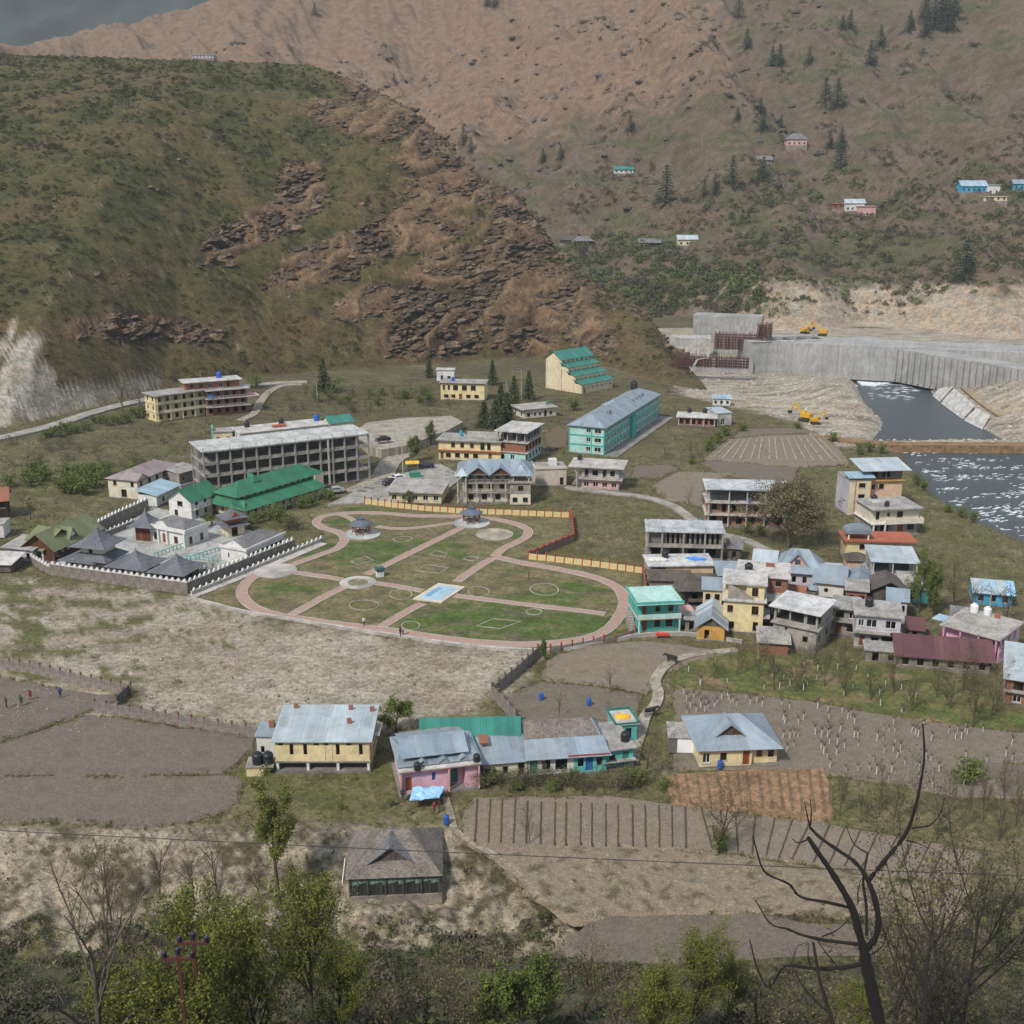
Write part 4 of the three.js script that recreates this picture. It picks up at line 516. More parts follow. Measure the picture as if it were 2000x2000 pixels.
{ // long house: slate above, blue tin below
  const [g, w] = building('long_house', 'long house with roof half slate half blue tin', [1032, 1516], [1184, 1506]); const d = 9.5, t = 2.9; foot(g, 0, w, 0, -d);
  walls(g, { x1: w * .58, y1: t, z1: -d }, W.white, { front: [[.7, .2, 1, 2.1, 'g'], [2.4, .8, 1.1, 1.4, 'k'], [w * .42, .7, 1.6, 1.5, 'k']] }); walls(g, { x0: w * .58, x1: w, y1: t, z0: -.02, z1: -d + .02 }, W.aqua, { front: [[w * .09, .9, .8, 1.2, 'k'], [w * .2, .2, 1.0, 2.1, 'D'], [w * .33, .9, .8, 1.2, 'k']], right: spread(3, d, .9, .9, 1.2, 'k') }); part('fascia', boxGeo(w * .5, w + .3, t - .1, t + .08, .45, .55), W.red, g);
  const zm = -d * .55, e = t - .3, y2 = t + 1.15, y3 = t + 2.5, zf = .65, zr = (zf + zm) / 2 - .1; const L = -.5, Rr = w + .5;
  roofOf(g, [[[L, e, zf], [Rr, e, zf], [Rr - .5, y2, zr], [L + .2, y2, zr]]], R.blue, blueSheets, 'tin_roof'); roofOf(g, [[[L + .2, y2 - .02, zr - .02], [Rr - .95, y2 - .02, zr - .02], [Rr - 1.8, y3, zm], [L + .6, y3, zm]]], R.slateW, null, 'slate_roof'); roofOf(g, [[[Rr, e, zf], [Rr, e, -d], [Rr - 1.8, y3, zm], [Rr - 1.75, y3, zm]]], R.blue, null, 'hip_roof'); roofOf(g, [[[Rr, e, -d - .4], [L, e, -d - .4], [L + .6, y3, zm], [Rr - 1.8, y3, zm]]], R.slateW, null, 'back_roof'); part('gable', new MB().prism([[0, t, 0], [0, t, -d], [0, y3 - .1, zm]], [.12, 0, 0]).geo(), W.woodG, g);
  const [b, bw] = building('lean_to', 'low lean-to with blue tin roof between the pink and long houses', [945, 1524], [1030, 1517]); walls(b, { x1: bw, y1: 2.4, z1: -5 }, W.pale, { front: [[bw * .2, .5, .8, 1.3, 'W'], [bw * .5, .5, .8, 1.3, 'W'], [bw * .86, .15, .9, 2, 'o']] }); shed(b, 0, bw, 0, -5, 2.5, 3.4, .4, R.ice, { sheet: blueSheets }); foot(b, 0, bw, 0, -5); part('rusty_sheet', boxGeo(-.1, 1.1, 3.2, 3.45, -5.4, -3.4), R.rust, b).rotation.x = .15;
}
{ // concrete block with tank and teal box
  const [g, w] = building('concrete_house', 'low concrete house with grey slab roof and black tank', [1178, 1502], [1236, 1494]); walls(g, { x1: w, y1: 2.7, z1: -7 }, W.aqua, { front: [[w * .3, .5, .9, 1.4, 'k'], [w * .75, .2, .9, 2, 'g']], right: spread(3, 7, .8, .9, 1.2, 'k') }, 'wall'); foot(g, 0, w, 0, -7); slab(g, -.5, w + .4, 2.7, 2.9, .5, -7.5, R.slabG); slab(g, -.3, w + .2, 1.1, 1.2, .8, 0, R.slabG, 'canopy'); tank(toWorld(g, w - .6, 2.9, -1.6), 'black water tank on the low concrete slab roof', M.tank, 1.05);
  const [b, bw] = building('teal_box_house', 'small teal flat house with yellow sheet on its green rimmed roof', [1203, 1452], [1243, 1448]); walls(b, { x1: bw, y1: 2.8, z1: -4.2 }, W.aqua, { front: [[bw * .6, .2, .9, 2, 'o']], right: [[2, .9, 1, 1, 'k']] }); slab(b, -.3, bw + .3, 2.8, 2.95, .3, -4.4, R.slab); part('rim', new MB().box(-.3, bw + .3, 2.95, 3.3, -4.4, -4.2).box(-.3, -.1, 2.95, 3.3, -4.2, .3).box(bw + .1, bw + .3, 2.95, 3.3, -4.2, .3).box(-.1, bw + .1, 2.95, 3.15, .1, .3).geo(), R.jade, b);
  const yp = toWorld(b, bw * .5, 2.96, -2); const sg = new THREE.SphereGeometry(1, 14, 8); sg.scale(1.2, .45, .8); const sp2 = sg.attributes.position; for (let i = 0; i < sp2.count; i++) sp2.setY(i, Math.max(0, sp2.getY(i)) * (1 + .3 * N2(sp2.getX(i) * 3, sp2.getZ(i) * 3))); sg.computeVertexNormals(); sg.translate(...yp); single('yellow_sheet', sg, M.yellow, 'crumpled yellow sheet on the small teal house roof', 'sheet');
}
{ // shed with white sheet
  const [g, w] = building('tin_shed', 'small grey shed with bright white sheet on its front', [1306, 1470], [1364, 1472], { cat: 'shed' }); walls(g, { x1: w, y1: 2.3, z1: -3.6 }, W.concD, { left: [[1.5, .2, .9, 1.9, 'g']] }); shed(g, 0, w, 0, -3.6, 2.3, 2.7, .2, R.slabG); part('white_sheet', new MB().box(w * .28, w + .05, .1, 2.35, .03, .06).geo(), mat([.85, .86, .88], null, .8), g);
  const [h, hw] = building('yellow_hip_house', 'yellow house with blue hipped roof and wooden gablet', [1366, 1499], [1519, 1494]); const d = 9.5, t = 2.9; foot(h, 0, hw, 0, -d); walls(h, { x1: hw * .66, y1: t, z1: -d }, W.yellow, { front: [[.9, .6, 1.0, 1.5, 'W'], [hw * .59, .15, .95, 2.1, 'd'], [hw * .3, 1, .9, 1.1, 'k']] }); walls(h, { x0: hw * .66, x1: hw, y1: t, z0: -.6, z1: -d + .6 }, W.yellow, { front: [[1.2, .9, .8, 1.2, 'd'], [2.8, .9, .8, 1.2, 'k']], right: spread(3, d - 1.2, .9, .9, 1.2, 'k') });
  hip(h, 0, hw, 0, -d, t, 2.5, .55, hw * .4, R.blue, { sheet: blueSheets }); gable(h, hw * .24, hw * .58, -1.6, -d * .5, t + 1.0, 1.55, .35, R.blue, W.wood, { axis: 'z', name: 'gablet_roof' }); part('gablet_window', boxGeo(hw * .41 - .35, hw * .41 + .35, t + 1.1, t + 1.7, -1.62, -1.52), M.glass, h);
}
{ // old slate-roofed house
  const y = -2.6; const [g, w] = building('old_slate_house', 'old grey slate roofed house with weathered teal boards', [684, 1752], [858, 1745], { y }); const d = 9.2, t = 2.75; part('plinth', boxGeo(-.3, w + .3, -1.2, .15, -d - .3, .3), W.stone, g);
  walls(g, { x1: w, y0: .15, y1: t, z1: -d }, mat([.24, .44, .40], 'wood', .9), { left: spread(3, d, .8, .8, 1, 'k') }); const n = 22; const bm = [mat([.055, .06, .06], 'wood'), mat([.075, .085, .08], 'wood'), mat([.04, .04, .042], 'wood')]; for (let i = 0; i < n; i++) part('board', memo('bd' + i % 4, () => boxGeo(.02, w / n - .02, .1, 1.45 + .12 * (i % 4), .02, .06)), bm[i % 3], g).position.x = i * w / n; for (let i = 0; i < 6; i++) part('post', memo('op', () => boxGeo(-.09, .09, .1, t, .07, .2)), W.woodG, g).position.x = i * w / 5;
  hip(g, 0, w, 0, -d, t, 2.9, .4, w * .34, R.slateW, { name: 'slate_roof' }); gable(g, w * .22, w * .70, -1.3, -d * .52, t + .9, 1.95, .45, R.slate, W.woodG, { axis: 'z', name: 'cross_roof' });
  part('bargeboard', new MB().bar([-.75, t - .4, .8], [-.75, t - .2, -d * .4], .1, .3).geo(), W.white, g);
}
// ---------------------------------------------------------------- village houses on the right
{
  let g, w;
  [g, w] = building('teal_house', 'teal two storey house with balcony beside the park corner', [1246, 1240], [1327, 1236]); let d = 8, t = 5.6; foot(g, 0, w, 0, -d); walls(g, { x1: w, y1: 2.8, z0: -1.2, z1: -d }, W.teal, { front: [[1.4, .2, .9, 2, 'd'], [w - 1.6, .8, 1.2, 1.3, 'k'], [w * .5, .8, 1, 1.3, 'k']], left: spread(2, d - 1.2, .8, 1, 1.2, 'k') }); walls(g, { x1: w, y0: 2.95, y1: t, z0: -1.2, z1: -d }, W.teal, { front: [[1.3, .2, .8, 2, 'd'], [w * .5, .7, .9, 1.3, 'w'], [w - 1.4, .7, .9, 1.3, 'w']] }); slab(g, -.2, w + .2, 2.8, 2.95, .3, -d, W.rose, 'balcony_slab'); part('balcony_wall', boxGeo(-.15, w + .15, 2.95, 3.75, .12, .24), W.mint, g); slab(g, -.5, w + .5, t, t + .2, .6, -d - .3, W.mint); part('parapet', new MB().box(-.5, w + .5, t + .2, t + .6, .45, .6).box(-.5, -.35, t + .2, t + .6, -d, .45).geo(), W.teal, g); pillars(g, [.1, w - .1], [.1], 0, 2.8, .25, W.mint); part('staircase', (() => { const q = new MB(); for (let i = 0; i < 9; i++) q.box(-1.2, -.1, -.2, .3 * (i + 1), -i * .45 - .8, -i * .45 - .35); return q.geo(); })(), W.conc, g);
  single('red_cloth', (() => { const p = toWorld(g, w * .55, .3, 1.1); const q = flat([[p[0] - 1.2, p[2] - .4], [p[0] + 1.1, p[2] - .3], [p[0] + 1.2, p[2] + .4], [p[0] - 1, p[2] + .4]], .5, .3, M.redP, { sub: .5, up: rel(.25, .8) }); return q; })(), M.redP, 'red cloth spread in front of the teal house', 'cloth');
  [g, w] = building('small_annex', 'small white annex right of the teal house', [1322, 1222], [1358, 1220]); walls(g, { x1: w, y1: 2, z1: -4 }, W.white); slab(g, -.2, w + .2, 2, 2.15, .2, -4.2, W.rose);
  [g, w] = building('orange_house', 'orange house with shiny silver tin roof', [1361, 1249], [1414, 1253]); d = 9; t = 2.6; foot(g, 0, w, 0, -d); walls(g, { x1: w, y1: t, z1: -d }, W.orange, { front: [[w * .35, .2, .8, 1.7, 'o']], right: spread(2, d, .8, 1, 1.2, 'k') }); gable(g, 0, w, 0, -d, t, 1.7, .6, R.silver, W.woodG, { axis: 'z', sheet: { ...tin, w: 1.2, mats: [R.silver, R.blue, R.ice] } });
  [g, w] = building('yellow_stair_house', 'tall yellow house with outside staircase and flat terrace', [1410, 1232], [1488, 1238]); d = 8; t = 5.8; foot(g, 0, w, 0, -d); walls(g, { x1: w, y0: 0, y1: t, z1: -d }, W.yellow, { front: [[1.2, 3.6, 1, 1.3, 'w'], [w - 1.4, 3.4, 1.2, 1.6, 'w'], [w - 1.2, .4, .9, 1.7, 'k'], [1.5, .6, 1, 1.3, 'k']], right: [[2, .6, 1.2, 1.8, 'o'], [5, .6, 1.2, 1.8, 'k'], [2, 3.4, 1.2, 1.9, 'o'], [5, 3.4, 1.2, 1.9, 'k']] }); slab(g, -.3, w + .5, t, t + .18, .5, -d - .2, R.slab, 'terrace_slab'); walls(g, { x0: .2, x1: w * .55, y0: t + .18, y1: t + 2.8, z0: -1.5, z1: -d + .3 }, W.yellow, { front: [[1.0, .7, .9, 1.3, 'w']] }); walls(g, { x0: w * .55, x1: w, y0: t + .18, y1: t + 2.8, z0: -.8, z1: -d + .3 }, W.yellow, { front: [[w * .22, .5, 1.1, 1.6, 'w']], right: [[2.4, .3, 1.5, 2, 'o'], [5.2, .3, 1.2, 2, 'o']] }); slab(g, -.4, w + .5, t + 2.8, t + 2.98, -.3, -d - .1, R.slab); part('staircase', (() => { const q = new MB(); for (let i = 0; i < 10; i++) q.box(w * .1 + i * .42, w * .1 + i * .42 + .46, t + .18, t + 2.9 - i * .26, -1.2, -.4); return q.geo(); })(), W.conc, g); for (const z of [-1, -4]) slab(g, w, w + 1.2, z === -1 ? 2.8 : 2.8, 2.95, z + 1, z - 2, R.slabG, 'balcony');
  [g, w] = building('brick_house', 'brick house with pale flat roof and open side rooms', [1437, 1198], [1532, 1206]); d = 8; t = 7.4; foot(g, 0, w, 0, -d); walls(g, { x1: w, y0: 0, y1: 4.4, z1: -d }, W.brick, { front: spread(3, w, 2.6, 1, 1.2, 'w'), right: spread(3, d, 2, 1.2, 1.5, 'o') }); slab(g, -.3, w + .4, 4.4, 4.6, .4, -d, W.conc, 'floor_slab'); walls(g, { x1: w, y0: 4.6, y1: t, z1: -d }, W.brick, { front: spread(3, w, 1.2, 1.0, 1.0, 'k'), right: spread(3, d, .3, 1.7, 2.1, 'o') }); slab(g, -.4, w + .6, t, t + .2, .5, -d - .3, R.slab); tank(toWorld(g, 1.8, t + .2, -1.6), 'black water tank on the brick house roof', M.tank, 1.3); part('brick_stub', boxGeo(w * .55, w * .55 + 1.6, t + .2, t + .9, -5.6, -5.2), W.brick, g);
  [g, w] = building('blue_roofed_house', 'teal trimmed house under pale blue hipped roof left of the brick house', [1404, 1160], [1484, 1162]); d = 8; t = 3.9; walls(g, { x1: w, y1: t, z1: -d }, mat([.30, .42, .44], 'wood'), { front: spread(4, w, 2.2, .8, 1.2, 'w') }); hip(g, 0, w, 0, -d, t, 1.4, .5, w * .2, R.blue, { sheet: blueSheets }); foot(g, 0, w, 0, -d);
  [g, w] = building('chalet', 'chalet with steep blue cross gabled roof', [1518, 1150], [1601, 1156]); d = 8.5; t = 4; foot(g, 0, w, 0, -d); walls(g, { x1: w, y1: t, z1: -d }, W.lilac, { front: spread(4, w, 1.6, .8, 1.2, 'w'), right: spread(3, d, 1.6, .8, 1.2, 'w') }); hip(g, 0, w, 0, -d, t, 3, .7, w * .3, R.blue, { sheet: blueSheets }); gable(g, w * .2, w * .68, -1, -d * .5, t + .8, 2.2, .45, R.blue, W.rose, { axis: 'z', name: 'gablet_roof' }); part('gablet_window', boxGeo(w * .44 - .5, w * .44 + .5, t + .9, t + 1.9, -1.05, -.95), M.glass, g);
  [g, w] = building('white_house', 'white walled house with slanted blue tin roof and right wing', [1590, 1164], [1646, 1170]); d = 9; t = 3.1; foot(g, 0, w, 0, -d); walls(g, { x1: w, y1: t, z1: -d }, W.white, { front: [[w * .4, 1, .7, .8, 'k']] }); gable(g, 0, w, 0, -d, t, 2, .6, R.blue, W.white, { sheet: blueSheets }); walls(g, { x0: w, x1: w + 5, y1: 2.8, z0: -1, z1: -d + 1 }, mat([.10, .28, .22], 'wood'), { front: [[1.3, .4, .9, 1.6, 'g'], [3.4, .8, 1, 1.2, 'k']] }); gable(g, w + .3, w + 5, -1, -d + 1, 2.8, 1.5, .5, R.blue, W.woodG, { axis: 'z', name: 'wing_roof' });
  [g, w] = building('blue_outhouse', 'tiny outhouse with blue tin roof below the white house', [1572, 1165], [1592, 1167], { cat: 'shed' }); walls(g, { x1: w, y1: 1.6, z1: -2 }, W.concD); gable(g, 0, w, 0, -2, 1.6, .6, .3, R.blue, W.concD);
  [g, w] = building('concrete_house', 'bare concrete two storey house with glazed upper floor and white roof', [1508, 1256], [1592, 1275]); d = 7.4; t = 6.8; foot(g, 0, w, 0, -d); walls(g, { x1: w, y0: 0, y1: 3.9, z1: -d }, W.conc, { front: [[w * .3, 2.9, .4, .5, 'o'], [w * .75, 1.4, .9, 1.1, 'o']], right: spread(2, d, 1.2, 1, 1.3, 'k') }); slab(g, -.4, w + .5, 3.9, 4.1, .5, -d - .2, W.conc, 'floor_slab'); walls(g, { x1: w, y0: 4.1, y1: t, z1: -d }, W.conc, { front: [[w * .2, .6, w * .3, 1.8, 'o'], [w * .54, .6, w * .3, 1.8, 'o'], [w * .86, .6, w * .2, 1.8, 'o']], right: [[1.4, .6, 2, 1.8, 'o']], left: spread(2, d, .8, 1.6, 1.4, 'o') }); slab(g, -.8, w + .7, t, t + .18, .8, -d - .6, mat([.68, .69, .70], 'concrete'));
  [g, w] = building('grey_shed', 'low brick shed with grey sheet roof below the concrete house', [1482, 1277], [1538, 1281], { cat: 'shed' }); walls(g, { x1: w, y1: 2.2, z1: -5 }, W.brick); shed(g, 0, w, 0, -5, 2.2, 2.7, .5, R.slabG); foot(g, 0, w, 0, -5);
  [g, w] = building('grey_slab_house', 'two storey grey house with slab roof and white framed windows', [1668, 1262], [1754, 1270]); d = 7; t = 5.8; foot(g, 0, w, 0, -d); walls(g, { x1: w, y1: 2.8, z1: -d }, W.concP, { front: [[1.2, .2, .9, 1.9, 'd'], [3.2, .8, 1.2, 1.2, 'k'], [w - 1.8, .3, 2, 1.9, 'o']] }); slab(g, -.4, w + .4, 2.8, 2.95, 1, -d, W.conc, 'balcony_slab'); walls(g, { x1: w, y0: 2.95, y1: t, z1: -d }, W.lilac, { front: [[.8, .8, .9, 1.2, 'W'], [w * .35, .7, 1.7, 1.4, 'W'], [w * .78, .7, 1.7, 1.4, 'W']], right: spread(2, d, .8, .9, 1.1, 'k') }); slab(g, -.5, w + .4, t, t + .18, .6, -d - .3, R.slabG); tank(toWorld(g, w * .3, t + .18, -4), 'black water tank on the grey slab house', M.tank, 1.2);
  [g, w] = building('dim_house', 'small grey house with dark open front left of the grey slab house', [1622, 1238], [1672, 1244]); d = 6; walls(g, { x1: w, y1: 5, z1: -d }, W.conc, { front: [[1.2, .3, 1, 1.9, 'd'], [3.2, .8, 1.2, 1.2, 'k'], [1.3, 3.2, 1.4, 1.2, 'k'], [3.4, 3.2, 1.2, 1.2, 'W']] }); slab(g, -.3, w + .3, 5, 5.15, .8, -d, R.slabG); slab(g, -.2, w + .2, 2.7, 2.85, 1, 0, W.conc, 'balcony_slab'); foot(g, 0, w, 0, -d);
  [g, w] = building('brown_hump_house', 'old brown house with sagging dark gable roof', [1700, 1182], [1768, 1186]); d = 6; walls(g, { x1: w, y1: 3.2, z1: -d }, W.woodG, { front: [[w * .5, .8, 1.4, 1.3, 'k']] }); gable(g, 0, w, 0, -d, 3.2, 1.6, .7, R.thatch, W.woodD, { axis: 'z' }); foot(g, 0, w, 0, -d);
  [g, w] = building('pink_flat_house', 'bright pink house with grey flat roof at the right', [1836, 1272], [1942, 1302]); d = 10; t = 4.6; foot(g, 0, w, 0, -d); walls(g, { x1: w, y1: t, z0: -1.2, z1: -d }, W.pink, { front: [[1.2, .3, .9, 2.1, 'w'], [w * .35, 1.5, 1.8, 1.5, 'k'], [w * .62, .3, .9, 2.2, 'k'], [w * .84, 1.4, 1.5, 1.5, 'k']], right: [[1.5, 2.6, 1.2, 1.3, 'W'], [4, 2.6, 1.2, 1.3, 'W'], [6.5, 2.6, 1.2, 1.3, 'W'], [4, .4, 1.2, 1.4, 'k']] }); pillars(g, [.2, w * .33, w * .66, w - .2], [-.1], 0, t, .28, W.magenta); slab(g, -.5, w + .5, t, t + .22, .25, -d - .6, mat([.46, .44, .41], 'concrete', .95)); part('band', boxGeo(w + .01, w + .12, 1.9, 2.3, -d, -1.2), W.lilac, g); part('chimney', boxGeo(w * .55, w * .55 + .8, t + .22, t + .8, -d + .5, -d + 1.1), W.terracotta, g); slab(g, -2.6, -.6, t + .1, t + .2, -1.5, -4.5, R.sky, 'canopy');
  tank(toWorld(g, 1.5, t + .22, -d + 1), 'pale blue water tank on the pink flat roof', M.tankW, 1.2); tank(toWorld(g, 3.6, t + .22, -d + .6), 'second pale blue tank on the pink flat roof', M.tankW, 1.1);
  [g, w] = building('maroon_roofed_house', 'long low house with faded maroon tin roof', [1752, 1302], [1932, 1316]); d = 7.5; t = 2.4; foot(g, 0, w, 0, -d); walls(g, { x1: w, y1: t, z1: -d }, W.stone, { front: spread(6, w, .5, 1.0, 1.3, 'k') }); gable(g, 0, w, 0, -d, t, 1.9, .7, R.maroon, W.woodG, { sheet: { ...tin, w: 1.3, mats: [R.maroon, mat([.165, .07, .075], 'tin', .7, .02), mat([.13, .05, .06], 'tin', .7, .02)] } });
  [g, w] = building('edge_house', 'brick house with white tin roof cut by the right frame edge', [1962, 1372], [2050, 1386]); d = 9; t = 4.2; foot(g, 0, w, 0, -d); walls(g, { x1: w, y1: t, z1: -d }, W.brick, { front: [[1.6, .3, 1.2, 1.2, 'W'], [1.6, 2.3, 1.4, 1.3, 'k'], [4, 2.3, 1.4, 1.3, 'k']] }); slab(g, -.3, w, 2.05, 2.2, .7, 0, W.concP, 'ledge'); shed(g, 0, w, 0, -d, t, t + 1.8, .7, R.ice, { sheet: paleSheets });
  [g, w] = building('blue_verandah_house', 'two storey house with pale blue roof and open verandah', [1698, 1150], [1786, 1154]); d = 7; t = 5.9; foot(g, 0, w, 0, -d); walls(g, { x1: w, y1: 2.8, z1: -d }, W.lilac, { front: spread(5, w, .6, .8, 1.6, 'W') }); slab(g, -.3, w + .5, 2.8, 3.0, 1.2, -d, R.ice, 'balcony_slab'); part('balcony_wall', boxGeo(-.2, w + .4, 3.0, 3.5, 1.0, 1.15), R.ice, g); walls(g, { x1: w, y0: 3, y1: t, z0: -1, z1: -d }, W.conc, { front: [[w * .24, .4, w * .34, 1.9, 'o'], [w * .66, .4, w * .38, 1.9, 'o']] }); pillars(g, [.2, w * .45, w - .2], [.9], 3, t, .2, W.lilac); shed(g, 0, w, .9, -d, t, t + .6, .4, R.ice, { sheet: paleSheets });
  [g, w] = building('yellow_tower_house', 'yellow tower house with grey domed canopy and terracotta cornice', [1652, 1096], [1694, 1097]); d = 6; t = 4.4; foot(g, 0, w, 0, -d); walls(g, { x1: w, y1: t, z1: -d }, W.yellow, { front: [[w * .3, .4, .9, 1.6, 'k'], [w * .7, 2.6, 1.1, 1.2, 'w']] }); slab(g, -.8, w + 9.5, t, t + .3, .7, -d - .3, W.terracotta, 'cornice'); walls(g, { x0: w, x1: w + 9, y1: t, z0: -1, z1: -d }, W.peach, { front: spread(4, 9, 1.4, 1, 1.4, 'k') }); pillars(g, [.2, w - .2], [-.2, -3.4], t + .3, t + 1.7, .3, W.yellow); part('canopy', (() => { const q = new THREE.CylinderGeometry(w * .62, w * .62, 4, 16, 1, false, Math.PI / 2, Math.PI); q.rotateX(Math.PI / 2); q.rotateZ(0); q.scale(1, .42, 1); q.rotateZ(Math.PI * 0); q.translate(w / 2, t + 1.6, -1.8); return q; })(), R.blue, g);
  [g, w] = building('white_balcony_house', 'white house with wrapping balcony and grey roof near the river', [1702, 1048], [1795, 1044]); d = 9; t = 6.0; foot(g, 0, w, 0, -d); walls(g, { x1: w, y1: 2.8, z0: -1.2, z1: -d }, W.conc, { front: [[1.3, .3, 1.1, 1.9, 'k'], [3.4, .2, 2, 2.1, 'o'], [w * .64, .2, 1.4, 2.1, 'd'], [w - 1.6, .8, 1.6, 1.3, 'k']] }); slab(g, -.5, w + .5, 2.8, 3, .6, -d, W.white, 'balcony_slab'); part('balcony_wall', new MB().box(w * .25, w + .5, 3, 4.0, .45, .6).box(w + .35, w + .5, 3, 4, -d, .45).geo(), W.pale, g); walls(g, { x1: w, y0: 3, y1: t, z0: -1, z1: -d }, W.pale, { front: [[1.5, .5, .8, 1.9, 'k'], [w * .36, 1.2, .6, .9, 'k'], [w * .6, .9, 1.4, 1.4, 'k']], right: spread(3, d - 1, .9, .9, 1.3, 'k') }); slab(g, -.5, w + .4, t, t + .2, .3, -d - .4, R.slabG); part('roof_hut', boxGeo(w * .1, w * .1 + 2.6, t + .2, t + .9, -6, -3), W.concP, g); pillars(g, [.1, w * .25], [.4], 0, 2.8, .3, W.white);
  tank(toWorld(g, w * .28, t + .2, -6.6), 'dark tank at the back of the white balcony house', M.tank, 1.1); tank(toWorld(g, w * .36, t + .2, -2.2), 'dark tank on the front of the white balcony house roof', M.tank, .9);
  [g, w] = building('tall_cream_house', 'tall four storey cream house with red corner lines', [1655, 1006], [1764, 1003]); d = 8; t = 11; foot(g, 0, w, 0, -d); walls(g, { x0: 0, x1: w * .38, y1: 8.4, z1: -d }, W.cream, { front: [[w * .22, 1.2, 1.6, 1.1, 'k'], [w * .22, 3.9, 1.6, 1.1, 'k'], [w * .22, 6.6, 1.6, 1.1, 'k']], left: spread(2, d, 3.8, .8, 1.1, 'k') }); part('red_line', new MB().box(w * .1, w * .1 + .16, 0, 8.4, .01, .06).box(w * .38 - .1, w * .38 + .12, 0, 8.4, .01, .06).geo(), W.red, g); walls(g, { x0: w * .38, x1: w, y1: 7.6, z0: -2, z1: -d }, W.peach, { front: [[1.2, 5.6, 1.2, 1.2, 'k'], [3.4, 5.6, 1.2, 1.2, 'k'], [1.2, 2.8, 1.2, 1.2, 'k']], right: spread(2, d - 2, 5, .9, 1.2, 'k') }); slab(g, w * .36, w + .3, 7.6, 7.8, -1.4, -d, W.orange, 'cornice'); slab(g, -.2, w * .42, 8.4, 8.55, .2, -d, W.conc, 'terrace_slab'); pillars(g, [w * .42, w * .7, w - .3], [-2.3, -d + .4], 7.8, 10.4, .3, W.concD); walls(g, { x0: w * .4, x1: w, y0: 7.8, y1: 10.4, z0: -3.4, z1: -d + .6 }, W.concD, { front: [[1.6, .3, 2, 2, 'o'], [4.6, .3, 2, 2, 'o']] }); shed(g, w * .25, w + .8, -.9, -d - .4, 10.4, 11.4, .5, R.ice); shed(g, -.3, w * .42, .3, -3, 9, 9.6, .2, R.sky, { name: 'canopy' }); part('lilac_side', boxGeo(-.04, 0, 0, 8.4, -d, -.1), W.lilac, g);
  [g, w] = building('brick_frame_house', 'unfinished three storey brick house with long pale slab roof', [1380, 1027], [1532, 1031]); d = 7.5; t = 8.8; foot(g, 0, w, 0, -d); walls(g, { x1: w, y1: 2.7, z0: -.6, z1: -d }, mat([.46, .27, .21], 'brick'), { front: [...spread(6, w, .4, 1.3, 1.9, 'o')] }); slab(g, -.6, w + .6, 2.7, 2.9, .8, -d, W.concP, 'floor_slab'); walls(g, { x1: w, y0: 2.9, y1: 5.6, z0: -.9, z1: -d }, mat([.52, .32, .25], 'brick'), { front: [[1.6, .7, 1.2, 1.4, 'w'], [3.8, .2, 1, 2, 'o'], [6, .2, 1, 2, 'o'], [8.4, .7, 1.6, 1.4, 'w'], [11, .2, 1.1, 2, 'o'], [13.6, .7, 1.6, 1.4, 'w']].filter(q => q[0] < w - 1) }); slab(g, -.6, w + .6, 5.6, 5.8, .8, -d, W.concP, 'floor_slab'); pillars(g, [.2, w * .27, w * .5, w * .73, w - .2], [.4, -d + .4], 5.8, t, .3, W.concP); pillars(g, [.2, w * .27, w * .5, w * .73, w - .2], [.4], 0, 5.8, .3, W.concP); walls(g, { x0: .2, x1: w - .2, y0: 5.8, y1: t, z0: -d + 1, z1: -d }, W.concD); slab(g, -.8, w + .8, t, t + .2, 1.1, -d - .8, mat([.58, .64, .68], 'concrete', .9)); tank(toWorld(g, -1.4, 0, -1), 'dark teal tank at the left end of the brick frame house', M.doorG, 1.1);
  single('blue_drum', (() => { const q = new THREE.LatheGeometry(tankProf, 12); q.scale(.6, .8, .6); q.translate(...toWorld(g, w * .52, 5.8, .3)); return q; })(), M.tankB, 'blue drum on the upper floor of the brick frame house', 'drum');
  [g, w] = building('concrete_frame_house', 'open concrete frame building with pale blue slab roof', [1262, 1094], [1411, 1098]); d = 8; t = 6.2; foot(g, 0, w, 0, -d); const cx = [.2, w * .2, w * .48, w * .76, w - .2]; pillars(g, cx, [-.2, -d + .2], 0, t, .36, W.conc); slab(g, -.1, w + .1, 2.9, 3.15, .1, -d, W.conc, 'floor_slab'); walls(g, { x0: .3, x1: w - .3, y0: 3.15, y1: t, z0: -1, z1: -d + .4 }, W.concD, { front: Array.from({ length: 11 }, (_, i) => [w * .26 + i * w * .065, .25, .55, 2.3, 'o']) }); part('spandrel', boxGeo(.3, w - .3, 3.15, 3.7, -.25, -.1), W.conc, g); walls(g, { x0: .3, x1: w - .3, y0: 0, y1: 2.9, z0: -3, z1: -d + .4 }, W.concD, { front: spread(4, w - .6, .2, 2, 2.2, 'o') }); slab(g, -.3, w + .3, t, t + .22, .3, -d - .4, mat([.54, .59, .63], 'concrete', .9)); const rb = new MB(); for (const x of cx) for (const z of [-.2, -d + .2]) rb.box(x - .04, x + .04, t + .2, t + 1.1, z - .04, z + .04); part('rebar', rb.geo(), mat([.2, .1, .07], null, .8), g);
